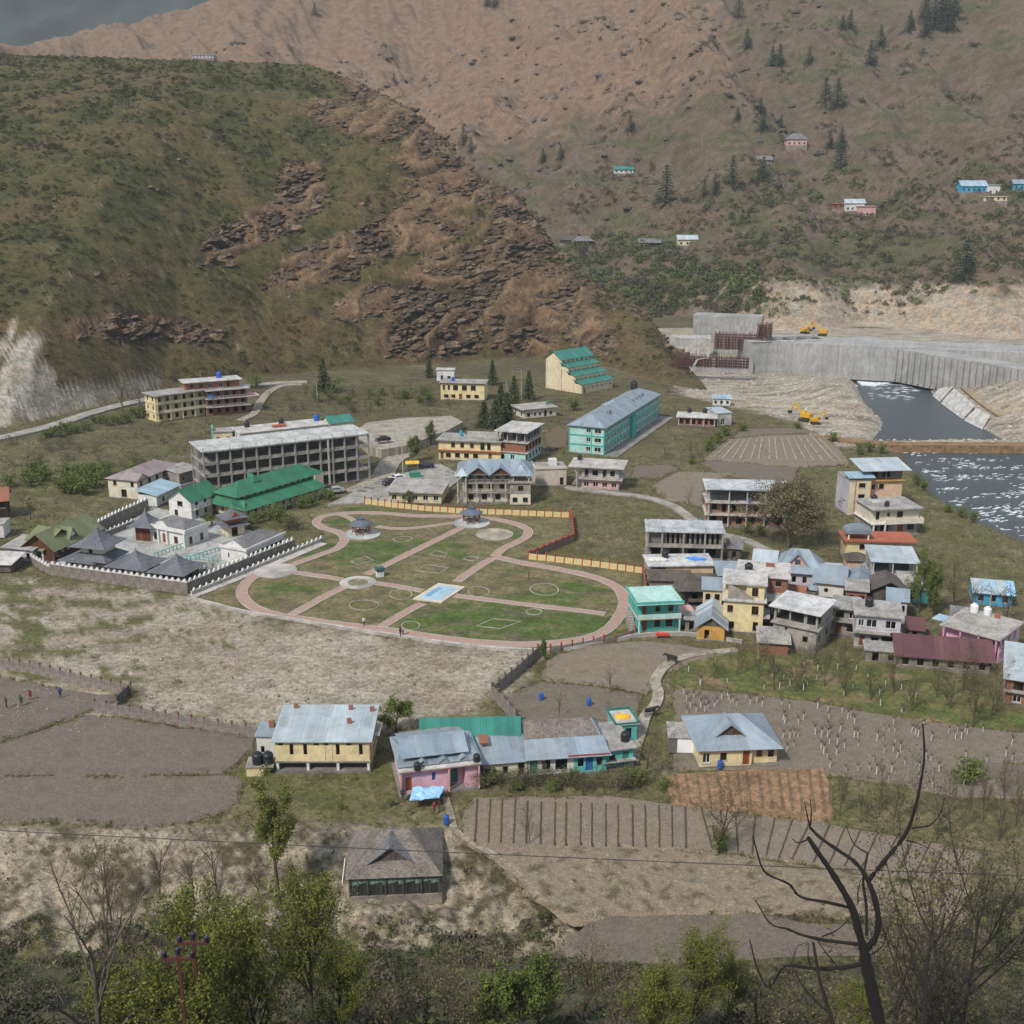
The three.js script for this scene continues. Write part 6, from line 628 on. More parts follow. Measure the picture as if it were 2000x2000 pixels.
  [g, w] = building('brick_roadside_row', 'red brick four storey roadside block with flat roofs', [406, 812], [486, 805]); d = 10; for (let k = 0; k < 3; k++) { walls(g, { x1: w, y0: k * 2.8 - (k ? 0 : 1), y1: k * 2.8 + 2.6, z0: -1.3, z1: -d }, W.brick, { front: spread(5, w, k ? .4 : 1.4, 1.3, 1.7, k === 2 ? 'k' : 'o') }); slab(g, -.3, w + .8, k * 2.8 + 2.6, k * 2.8 + 2.8, .7, -d, W.concP, 'floor_slab'); rail(g, 0, .5, w, .5, k * 2.8 + 2.8, .8, W.lilac); } walls(g, { x0: -6, x1: w - 2, y0: 8.4, y1: 11, z0: -2.6, z1: -d }, W.brick, { front: [[2, .6, 1, 1.3, 'k'], [5, .6, 1, 1.3, 'k'], [8, .5, 1.5, 1.4, 'W'], [11.5, .5, 1.5, 1.4, 'W'], [14, .3, 1, 1.8, 'k']] }); slab(g, -7, w - 1, 11, 11.25, -1.6, -d, R.slab); slab(g, -6.5, -.4, 7.6, 8.4, -2.2, -d, W.yellow, 'lower_block'); tank(toWorld(g, 6, 11.25, -7), 'blue tank on the brick roadside block', M.tankB, 1.6); part('blue_sign', boxGeo(.4, 2.2, 5.8, 7.4, .1, .2), M.doorB, g); part('side_canopy', boxGeo(w + .2, w + 4, 5.4, 5.6, -6, .4), W.rose, g);
  [g, w] = building('red_roof_house', 'dark timber house with red roof at the left edge', [-50, 1018], [17, 1012]); walls(g, { x1: w, y1: 4.6, z1: -7 }, W.woodD, { front: spread(4, w, 2.6, 1, 1.2, 'k'), right: spread(3, 7, 1, 1, 1.6, 'o') }); gable(g, 0, w, 0, -7, 4.6, 2, .7, R.rust, W.woodD);
  [g, w] = building('white_edge_shed', 'white shed below the red roofed house at the left edge', [-40, 1052], [9, 1050], { cat: 'shed' }); walls(g, { x1: w, y1: 3, z1: -5 }, W.white); slab(g, -.2, w + .2, 3, 3.15, .2, -5, R.slabG);
  [g, w] = building('grey_edge_house', 'low white walled house with grey roof left of the temple', [12, 1092], [66, 1098]); walls(g, { x1: w, y1: 2.6, z1: -6 }, W.lilac, { front: spread(3, w, .6, 1, 1.2, 'k') }); shed(g, 0, w, 0, -6, 2.7, 3.3, .6, R.slabG);
  [g, w] = building('stacked_timber_shed', 'low grey shed roof in the left corner below the temple', [-30, 1116], [22, 1118], { cat: 'shed' }); walls(g, { x1: w, y1: 1.6, z1: -5 }, W.woodG); shed(g, 0, w, 0, -5, 1.7, 2.4, .5, R.slab);
}
// temple
{
  const merl = memo('merlon', () => new MB().prism([[-.42, 0, .14], [.42, 0, .14], [.30, .34, .14], [0, .62, .14], [-.30, .34, .14]], [0, 0, -.28]).geo());
  const crenel = (label, px, h, o = {}) => { const pts = plan(px), t = thing('crenellated_wall', label, 'wall', [pts[0][0], 0, pts[0][1]]), ox = pts[0][0], oz = pts[0][1]; for (let i = 0; i < pts.length - 1; i++) { const a = pts[i], b = pts[i + 1], L = Math.hypot(b[0] - a[0], b[1] - a[1]), turn = Math.atan2(-(b[1] - a[1]), b[0] - a[0]), m = Math.max(2, Math.round(L / (o.gap || 1.35))), np = Math.max(1, Math.round(L / 2.7)); for (let k = 0; k < np; k++) { const q = part('panel', boxGeo(0, L / np - .03, -.4, h, -.18, .18), o.wall || W.stone, t); q.position.set(lerp(a[0], b[0], k / np) - ox, 0, lerp(a[1], b[1], k / np) - oz); q.rotation.y = turn; } const c = part('coping', boxGeo(0, L, h, h + .12, -.24, .24), W.concP, t); c.position.set(a[0] - ox, 0, a[1] - oz); c.rotation.y = turn; for (let k = 0; k < m; k++) { const q = part('merlon', merl, W.white, t); q.position.set(lerp(a[0], b[0], (k + .5) / m) - ox, h + .12, lerp(a[1], b[1], (k + .5) / m) - oz); q.rotation.y = turn; if (o.s) q.scale.setScalar(o.s); } } return t; };
  crenel('front stone wall of the temple with white merlons', [[100, 1121], [220, 1138], [368, 1158]], 2.1); crenel('right stone wall of the temple with white merlons', [[369, 1157], [470, 1115], [576, 1072]], 2.1); crenel('rear stone wall of the temple with white merlons', [[186, 1046], [232, 1022], [290, 996]], 2.6); crenel('inner stone wall with white merlons inside the temple', [[205, 1050], [262, 1026]], 1.2, { s: .8 }); crenel('left stone wall of the temple with white merlons', [[60, 1098], [100, 1121]], 1.4);
  crenel('low white topped wall outside the temple beside the park', [[374, 1163], [470, 1124], [560, 1086], [632, 1056]], .7, { wall: W.concP, gap: 1.6, s: .9 });
  single('footpath', ribbon(curve(plan([[385, 1166], [480, 1128], [570, 1092], [640, 1062]], .12)), 2.2, .14, .3, -1.2), G.plaza, 'pale walk between temple wall and park', 'path', null, 'structure');
  let g, w;
  const slateHall = (name, label, a, b, d, t, rise, ov, wm, o) => { const [g, w] = building(name, label, a, b, { cat: 'temple hall', group: 'slate roofed temple halls' }); foot(g, 0, w, 0, -d); walls(g, { x1: w, y1: t, z1: -d }, wm, o || { front: [[w * .3, .3, 1, 1.6, 'w'], [w * .7, .5, .9, 1.1, 'w']], right: [[d * .5, .2, 1.6, 1.9, 'o']] }); pagoda(g, 0, w, 0, -d, t, rise, ov, R.temple); return [g, w]; };
  slateHall('slate_hall', 'left low slate hall under the temple tower', [130, 1112], [182, 1119], 5.5, 2.3, 1.8, 1.2, W.pale); slateHall('slate_hall', 'middle slate hall with concave roof at the temple front', [222, 1126], [280, 1133], 6, 2.5, 2.4, 1.3, W.pale); slateHall('slate_hall', 'right slate hall with concave roof at the temple front', [306, 1137], [356, 1143], 6, 2.5, 2.6, 1.4, W.woodG);
  { const [g, w] = slateHall('temple_tower', 'tall temple tower with curved slate roof', [164, 1112], [204, 1116], 4.4, 5.4, 3, 1.9, W.pale, { front: [[2, 3.6, .9, .9, 'w']] }); roofOf(g, [[[-2, 2.4, 1.8], [w + 2, 2.4, 1.8], [w, 3.6, 0], [0, 3.6, 0]], [[w + 2, 2.4, 1.8], [w + 2, 2.4, -6], [w, 3.6, -4.4], [w, 3.6, 0]], [[-2, 2.4, -6], [-2, 2.4, 1.8], [0, 3.6, 0], [0, 3.6, -4.4]]], R.temple, null, 'skirt_roof'); }
  { const [g, w] = slateHall('small_pagoda', 'small brown pagoda left of the white hall', [266, 1056], [294, 1058], 3.6, 3.6, 2.8, 1.4, W.wood, { front: [[1.2, .2, .9, 1.8, 'd']] }); }
  { const [g, w] = slateHall('gate_pagoda', 'gate pagoda with brown two tier roof by the courtyard', [446, 1050], [478, 1044], 3.8, 2.6, 1.3, 1.2, W.cream, { front: [[1.6, .1, 1.4, 2.1, 'o']] }); walls(g, { x0: .4, x1: w - .4, y0: 3.0, y1: 4.3, z0: -.4, z1: -3.4 }, W.wood); pagoda(g, .2, w - .2, -.2, -3.6, 4.3, 1.8, 1.1, R.temple, 'upper_roof'); part('lattice', boxGeo(-.6, w + .6, 3.4, 4.1, .3, .5), mat([.33, .12, .05], 'wood'), g); part('front_gablet', new MB().prism([[w * .25, 4.6, .2], [w * .75, 4.6, .2], [w * .5, 5.6, .2]], [0, 0, -.8]).geo(), M.doorO, g); }
  [g, w] = building('white_temple_hall', 'white temple hall with brown windows and grey hipped roof', [296, 1056], [364, 1070], { cat: 'temple hall' }); let d = 6.8, t = 3.3; foot(g, 0, w, 0, -d, W.concP, .5); walls(g, { x1: w, y1: t, z1: -d }, W.white, { front: [[w * .13, .5, .9, 1.6, 'w'], [w * .38, .2, .9, 2.1, 'd'], [w * .72, .5, 1.1, 1.6, 'w']], right: [[d * .22, .5, 1, 1.6, 'w'], [d * .7, .5, 1, 1.6, 'w']] }); pillars(g, [.1, w * .25, w * .5, w - .1], [.25], 0, t, .4, W.white); part('parapet', new MB().box(-.5, w + .5, t, t + .8, .35, .6).box(w + .3, w + .55, t, t + .8, -d - .4, .35).box(-.5, -.25, t, t + .8, -d - .4, .35).geo(), W.white, g); part('pediment', new MB().prism([[w * .2, t + .8, .62], [w * .55, t + .8, .62], [w * .46, t + 1.6, .62], [w * .375, t + 1.9, .62], [w * .28, t + 1.6, .62]], [0, 0, -.3]).geo(), W.white, g); hip(g, 0, w, 0, -d, t + .5, 1.5, .1, w * .3, R.slate);
  [g, w] = building('long_white_hall', 'long white hall with grey roof behind the right temple wall', [482, 1104], [556, 1070], { cat: 'temple hall' }); d = 6.5; t = 3; foot(g, 0, w, 0, -d); walls(g, { x1: w, y1: t, z1: -d }, W.white, { front: row(8, 1.5, (w - 3) / 7, .9, 1.5, 1.2, 'k'), left: [[d * .3, 1, .4, 1, 'd']] }); part('parapet', new MB().box(-.3, w + .3, t, t + .6, .1, .35).box(-.3, -.05, t, t + .6, -d - .2, .1).geo(), W.white, g); hip(g, 0, w, 0, -d, t + .3, 1.3, .05, 4, R.slate); part('white_pediment', new MB().prism([[0, t + .6, -1], [0, t + .6, -d + 1], [0, t + 1.8, -d * .5]], [.3, 0, 0]).geo(), W.white, g);
  [g, w] = building('timber_hall', 'long dark timber hall with olive roof and brown gable', [108, 1098], [196, 1056], { cat: 'temple hall' }); d = 7; t = 3.2; foot(g, 0, w, 0, -d); walls(g, { x1: w, y1: t, z1: -d }, W.wood, { front: spread(8, w, .4, 1.4, 1.7, 'o') }); gable(g, 0, w, 0, -d, t, 2.6, .9, R.olive, W.wood); part('balcony', boxGeo(0, w, 1.2, 1.35, 0, 1), W.woodD, g); gable(g, w * .35, w * .5, -.2, -d * .5, t + .6, 1.8, .4, R.olive, W.white, { axis: 'z', name: 'dormer' });
  [g, w] = building('olive_roof_house', 'white house with two tier olive roof left of the timber hall', [48, 1088], [86, 1096]); d = 8; foot(g, 0, w, 0, -d); walls(g, { x1: w, y1: 2.4, z1: -d }, W.white, { front: spread(3, w, .5, .9, 1.2, 'w') }); shed(g, -.3, w + .4, .4, -2, 2.4, 3.3, .3, R.olive, { name: 'lower_roof' }); walls(g, { x1: w, y0: 2.4, y1: 3.8, z0: -1.6, z1: -d }, W.white); gable(g, 0, w, -1.6, -d, 3.8, 1.8, .6, R.olive, W.wood);
  const q = new MB(); for (const [a, b] of [[[302, 1088], [360, 1068]], [[355, 1092], [425, 1098]], [[365, 1096], [428, 1076]]]) { const A = P(...a, .14), B = P(...b, .14); q.bar([A[0], 1.0, A[2]], [B[0], 1.0, B[2]], .18, .12); const m = 8; for (let i = 0; i <= m; i++) { const x = lerp(A[0], B[0], i / m), z = lerp(A[2], B[2], i / m); q.box(x - .06, x + .06, .05, 1.0, z - .06, z + .06); } } single('queue_railing', q.geo(), W.teal, 'teal queue railings across the temple courtyard', 'railing');
}
// gazebos
function gazebo(label, u, v) {
  const p = P(u, v); const g = thing('gazebo', label, 'gazebo', [p[0], .05, p[2]], .3, 'park gazebos'); const base = new THREE.LatheGeometry([[0, .3], [3.1, .3], [3.15, .28], [3.15, .15], [4.2, .15], [4.25, .1], [4.25, -.3]].map(q => new THREE.Vector2(...q)), 32); part('base', base, mat([.55, .58, .57], 'concrete', .9), g);
  for (let i = 0; i < 8; i++) { const a = i / 8 * Math.PI * 2; const c = part('column', memo('gzc', () => new THREE.CylinderGeometry(.12, .14, 2.2, 8)), W.terracotta, g); c.position.set(Math.cos(a) * 1.95, 1.4, Math.sin(a) * 1.95); } for (let i = 0; i < 8; i++) if (i !== 2) { const a = (i + .5) / 8 * Math.PI * 2; const c = part('bench', memo('gzb', () => boxGeo(-.62, .62, 0, .45, -.15, .15)), W.concP, g); c.position.set(Math.cos(a) * 1.75, .3, Math.sin(a) * 1.75); c.rotation.y = Math.PI / 2 - a; }
  const ring = part('beam', new THREE.TorusGeometry(2.0, .12, 6, 24).rotateX(Math.PI / 2), W.wood, g); ring.position.y = 2.5; const rf = part('roof', new THREE.LatheGeometry([[2.75, 2.4], [2.8, 2.46], [2.1, 2.85], [1.2, 3.25], [.62, 3.55], [.6, 3.75], [.95, 3.72], [.5, 4.0], [.16, 4.4], [.05, 4.9], [0, 5]].map(q => new THREE.Vector2(...q)), 8), mat([.16, .19, .25], 'slate', .6), g); return g;
}
gazebo('left gazebo with slate roof on a round grey base', 706, 1044); gazebo('right gazebo with slate roof against the yellow wall', 921, 1022);
// ---------------------------------------------------------------- dam works
{
  const wall = (name, label, a, b, y0, y1, d, m, o = {}) => { const s = siteOf(a, b, o.h ?? y0); const g = thing(name, label, 'dam wall', [s.x, 0, s.z], s.turn); const n = Math.max(2, Math.round(s.w / 6)); for (let i = 0; i < n; i++) part('wall_block', boxGeo(i * s.w / n + .03, (i + 1) * s.w / n - .03, y0 - 1, y1 - (o.slope || 0) * i, -d, (i % 2) * .05), m[i % m.length], g); if (o.cap) part('cap', boxGeo(-.2, s.w + .2, y1, y1 + .4, -1.2, .3), W.concP, g); if (o.ribs) for (let i = 0; i <= o.ribs; i++) part('rib', boxGeo(i * s.w / o.ribs - .25, i * s.w / o.ribs + .25, y0, y1 - .3, 0, .9), m[0], g); return [g, s.w]; };
  const cm = [mat([.44, .44, .435], 'concreteL', .95), mat([.42, .42, .415], 'concreteL', .95), mat([.46, .455, .45], 'concreteL', .95)];
  wall('dam_wall', 'tall blank grey concrete dam wall left of the spillway', [1465, 729], [1612, 724], 0, 12.5, 14, cm, { cap: 1 }); wall('dam_wall', 'grey river wall behind the spillway pool', [1596, 706], [1812, 742], -2, 7, 30, cm); wall('dam_wall', 'ribbed grey retaining wall above the river road', [1690, 678], [2060, 740], 0, 12, 10, cm, { h: 10.5, ribs: 30 }); wall('dam_wall', 'long low concrete deck wall at the back of the works', [1490, 660], [2200, 690], 0, 12.5, 22, cm, { h: 14 });
  wall('dam_wall', 'stepped concrete block behind the rusty rebar', [1352, 668], [1400, 670], 0, 13, 12, cm); wall('dam_wall', 'concrete pier with pale top at the back', [1392, 690], [1484, 694], 0, 17, 10, cm); wall('dam_wall', 'low concrete sill in front of the rebar', [1320, 722], [1470, 730], 0, 5, 8, cm); wall('dam_wall', 'pale flat slab block at the left end of the works', [1308, 700], [1386, 702], 0, 9, 12, [W.concP]);
  road('site_road', 'sandy site road climbing the bank right of the pool', [[1960, 812], [1915, 780], [1885, 752], [1868, 730], [1850, 716], [1820, 712]], 4, .2, mat([.47, .36, .25], 'earth', 1, .05), (x, z) => ground(x, z)); single('site_road', ribbon(curve(plan([[1690, 690], [1740, 698], [1800, 708]], 7.1)), 4, 7.12, .4), mat([.47, .36, .25], 'earth', 1, .05), 'sandy site road on the shelf above the river wall', 'road', null, 'structure');
  const cage = (label, a, b, y0, y1, d) => { const s = siteOf(a, b, y0); const g = thing('rebar_cage', label, 'rebar', [s.x, 0, s.z], s.turn); const q = new MB(), m = Math.round(s.w / .55); for (let i = 0; i < m; i++) for (let k = 0; k < 4; k++) { const x = i * .55 + rr(-.15, .15), z = -k * d / 4 + rr(-.3, .3); q.box(x - .09, x + .09, y0, y1 + rr(-1.6, .6), z - .09, z + .09); } for (let y = y0 + .6; y < y1 - .6; y += 1.1) for (let k = 0; k < 4; k++) q.box(0, s.w, y, y + .12, -k * d / 4 - .06, -k * d / 4 + .06); part('bars', q.geo(), mat([.10, .045, .038], null, .9), g).userData.kind = 'stuff'; };
  cage('rusty dark rebar along the front sill', [1318, 716], [1462, 722], 4.8, 9.5, 4); cage('tall rusty rebar mass on the rear pier', [1395, 683], [1490, 686], 8, 15, 5); cage('small rusty rebar block at the rear right', [1478, 660], [1505, 662], 14, 20, 3);
  // spillway and white water
  const foamM = mat([.62, .68, .71], null, .8); const sp1 = [P(1646, 720, -1.8), P(1700, 726, -1.8), P(1772, 739, -1.8), P(1742, 748, -1.8), P(1712, 754, -1.8), P(1682, 752, -1.8)].map(q => [q[0], q[2]]); single('spillway_water', flat(sp1, -1.7, .4, foamM, { sub: 1.2, up: (x, z) => .35 * fbm(x / 3, z / 1.2, 3) }), foamM, 'white foaming water pouring from the spillway', 'water', null, 'structure');
  const fl = new MB(), r = mulberry(9); const streak = (m, x, z, L, w, ang) => { const n = 6, ca = Math.cos(ang), sa = Math.sin(ang); let pa = null; for (let k = 0; k <= n; k++) { const t = k / n - .5, wd = w * (1 - 4 * t * t) * (.5 + r()) + .02, jx = (r() - .5) * .3, X = x + ca * t * L - sa * jx, Z = z + sa * t * L + ca * jx; const q = [[X - sa * wd, -1.96, Z + ca * wd], [X, -1.96 + wd * .5, Z], [X + sa * wd, -1.96, Z - ca * wd]]; if (pa) m.quad(pa[0], q[0], q[1], pa[1]).quad(pa[1], q[1], q[2], pa[2]); pa = q; } };
  for (let i = 0; i < 2400; i++) { const u = 1738 + r() * 300, v = 874 + r() * 200, p = P(u, v, -1.95); if (sdPoly(river[1], p[0], p[2]) < .8 || N2(p[0] / 22, p[2] / 8) + N2(p[0] / 6, p[2] / 2.5) * .7 < .25 + (r() - .5) * .3) continue; streak(fl, p[0], p[2], .5 + r() * 1.8, .06 + r() * .16, -.35 + (r() - .5) * .7); } single('white_water', fl.geo(), foamM, 'broken white rapids on the lower river', 'rapids', null, 'stuff');
  const fl2 = new MB(); for (let i = 0; i < 130; i++) { const u = 1700 + r() * 90, v = 748 + r() * 34; const p = P(u, v, -1.95); if (sdPoly(river[0], p[0], p[2]) < .5 || r() < (v - 748) / 50) continue; const a = .6 + r() * 1.6, b = .12 + r() * .25, c = [p[0], -1.85, p[2]], pts = []; for (let k = 0; k < 6; k++) { const t = k / 3 * Math.PI; pts.push([p[0] + Math.cos(t) * a, -1.95, p[2] + Math.sin(t) * b]); } for (let k = 0; k < 6; k++) fl2.tri(c, pts[(k + 1) % 6], pts[k], [0, 0], [1, 0], [0, 1]); } single('white_water', fl2.geo(), foamM, 'foam streaks on the pool below the spillway', 'foam', null, 'stuff');
  const bankSlab = (label, a, b, c, d) => { const q = [P(...a, -2.2), P(...b, -2.2), P(...c, 1.2), P(...d, 1.2)]; const m = new MB(); plane(m, ...q, .35); single('bank_slab', m.geo(), mat([.60, .60, .59], 'concrete', .95), label, 'concrete slab'); };
  bankSlab('upper pale concrete slab on the river bank', [1822, 774], [1835, 786], [1862, 757], [1848, 748]); bankSlab('large pale concrete slab on the river bank', [1838, 789], [1880, 820], [1905, 793], [1864, 760]); bankSlab('lower pale concrete slab on the river bank', [1884, 823], [1918, 840], [1935, 812], [1908, 798]); bankSlab('small pale slab near the spillway', [1796, 744], [1802, 756], [1828, 730], [1818, 722]);
  single('earth_causeway', ribbon(curve(plan([[1590, 852], [1660, 860], [1730, 866], [1850, 867], [1960, 868], [2120, 866]], .2)), 4.5, .35, 3.5), mat([.33, .21, .12], 'earth', 1, .06), 'brown earth causeway crossing the river', 'causeway', null, 'structure');
  // concrete pump boom
  const A = P(1340, 742), g = thing('pump_boom', 'pale jointed boom standing in the dam works', 'crane', [A[0], 0, A[2]]); part('mast', new MB().bar([0, -.3, 0], [4, 8, 0], .7, .6).geo(), W.concP, g); part('jib', new MB().bar([4, 8, 0], [9.5, 9.2, 0], .5, .4).geo(), W.concP, g); part('foot', boxGeo(-1.5, 1.5, -.3, 1, -1.2, 1.2), W.concD, g);
}
function excavator(label, u, v, turn, s = 1, h) {
  const p = h === undefined ? P(u, v) : P(u, v, h); const g = thing('excavator', label, 'excavator', [p[0], h ?? 0, p[2]], turn, 'yellow machines at the dam works'); g.scale.setScalar(s); const yl = mat([.60, .33, .02], null, .6), dk = mat([.03, .03, .03], null, .8);
  for (const z of [-1.1, 1.1]) { const tr = new THREE.CapsuleGeometry(.45, 2.6, 4, 10); tr.rotateZ(Math.PI / 2); tr.scale(1, 1, .6); const m = part('track', tr, dk, g); m.position.set(0, .45, z); }
  part('turntable', new THREE.CylinderGeometry(.8, .9, .4, 14), dk, g).position.y = 1.05; part('body', new MB().box(-2, 1, 1.2, 2.4, -1.2, 1.2).geo(), yl, g); const cab = part('cab', boxGeo(.1, 1.5, 1.25, 2.95, .1, 1.15), yl, g); part('cab_window', boxGeo(.3, 1.53, 1.9, 2.8, .2, 1.18), M.glass, cab);
  part('boom', new MB().bar([.8, 1.9, -.2], [3.4, 5.2, -.2], .5, .45).geo(), yl, g); part('stick', new MB().bar([3.4, 5.2, -.2], [5.0, 2.6, -.2], .35, .35).geo(), yl, g); part('bucket', new MB().prism([[4.6, 2.6, -.7], [5.5, 2.5, -.7], [5.3, 1.5, -.7], [4.4, 1.7, -.7]], [0, 0, 1]).geo(), dk, g);
}
excavator('yellow excavator on the gravel bank with raised arm', 1572, 822, 2.4, 1.1); excavator('small yellow machine on the left of the dam deck', 1572, 652, .5, 1, 12); excavator('small yellow machine on the right of the dam deck', 1606, 656, 2.6, 1, 12); excavator('yellow loader resting below the raised excavator', 1592, 828, .2, .8);
// ---------------------------------------------------------------- scattered far houses
function farHouse(name, label, u, v, wpx, o) {
  const p = hit(u, v), s = FOC / (Math.hypot(p[0], p[1] - EYE, p[2])), w = wpx / s, d = w * (o.d || .6), t = o.t || 3; const y = ground(p[0], p[2] + 1); const g = thing(name, label, 'house', [p[0] - w / 2, y, p[2] + 2], o.turn || 0, 'scattered houses on the far slope'); part('foundation', boxGeo(-.3, w + .3, -6, 0, -d - .3, .3), W.stone, g);
  walls(g, { x1: w, y1: t, z1: -d }, o.wall, { front: spread(Math.max(2, Math.round(w / 3.4)), w, .8, 1.2, 1.3, 'k'), right: spread(2, d, .8, 1, 1.2, 'k') }); if (o.flat) slab(g, -.5, w + .5, t, t + .25, .6, -d - .4, o.roof); else if (o.hip) hip(g, 0, w, 0, -d, t, o.rise || 2.5, .7, w * .3, o.roof); else gable(g, 0, w, 0, -d, t, o.rise || 2.2, .7, o.roof, o.wall); return [g, w];
}
farHouse('far_house', 'long far house with bright teal roof on the slope', 1218, 335, 36, { wall: W.white, roof: R.teal2, t: 3 }); farHouse('far_house', 'pink far house with grey hipped roof high on the slope', 1555, 281, 36, { wall: W.rose, roof: R.slate, hip: 1, rise: 3.5, t: 4.5 }); farHouse('far_house', 'grey slate far house below the pink one', 1488, 315, 34, { wall: W.stone, roof: R.slate, rise: 2.5, t: 2.5 }); farHouse('far_house', 'white and blue far house in the pink cluster', 1668, 410, 34, { wall: W.white, roof: R.ice, t: 5 }); farHouse('far_house', 'pink far house in the cluster on the right slope', 1692, 418, 30, { wall: W.rose, roof: W.rose, flat: 1, t: 6 }); farHouse('far_house', 'low red roofed far shed left of the pink cluster', 1642, 398, 32, { wall: W.brick, roof: W.terracotta, flat: 1, t: 3 }); farHouse('far_house', 'far house with broad blue roof at the right', 1900, 371, 44, { wall: W.sky, roof: R.sky, t: 4, rise: 3 }); farHouse('far_house', 'white flat far house right of the blue roof', 1932, 378, 32, { wall: W.white, roof: W.white, flat: 1, t: 5.5 }); farHouse('far_house', 'cream long far house below the white flat one', 1942, 388, 40, { wall: W.cream, roof: W.cream, flat: 1, t: 2.6 }); farHouse('far_house', 'blue far house at the right frame edge', 1994, 366, 30, { wall: W.sky, roof: R.blue, t: 4 }); farHouse('far_house', 'pale far house with white roof above the wood', 1342, 473, 36, { wall: W.pale, roof: R.ice, t: 4 }); farHouse('far_house', 'dark timber far house above the wood', 1268, 482, 40, { wall: W.woodD, roof: R.slate, t: 3 }); farHouse('far_house', 'dark slate far house at the left of the wood', 1138, 478, 40, { wall: W.woodD, roof: R.slate, t: 3, hip: 1 }); farHouse('far_house', 'small dark far shed beside the slate far house', 1108, 474, 28, { wall: W.woodG, roof: R.thatch, t: 2.5 });
{ const [g] = farHouse('crest_hut', 'pale blue hut on the crest of the green hill', 397, 113, 38, { wall: W.lilac, roof: R.ice, flat: 1, t: 2.6 }); }
for (const [u, v, l] of [[375, 112, 'dark power pole on the hill crest left of the hut'], [547, 116, 'dark power pole on the hill crest right of the hut']]) { const p = hit(u, v + 3); const g = thing('power_pole', l, 'pole', [p[0], p[1] - .5, p[2]], 0, 'poles on the hill crest'); part('shaft', new THREE.CylinderGeometry(.16, .22, 8, 8).translate(0, 4, 0), W.woodD, g); part('crossarm', boxGeo(-.9, .9, 7.2, 7.4, -.08, .08), W.woodD, g); }
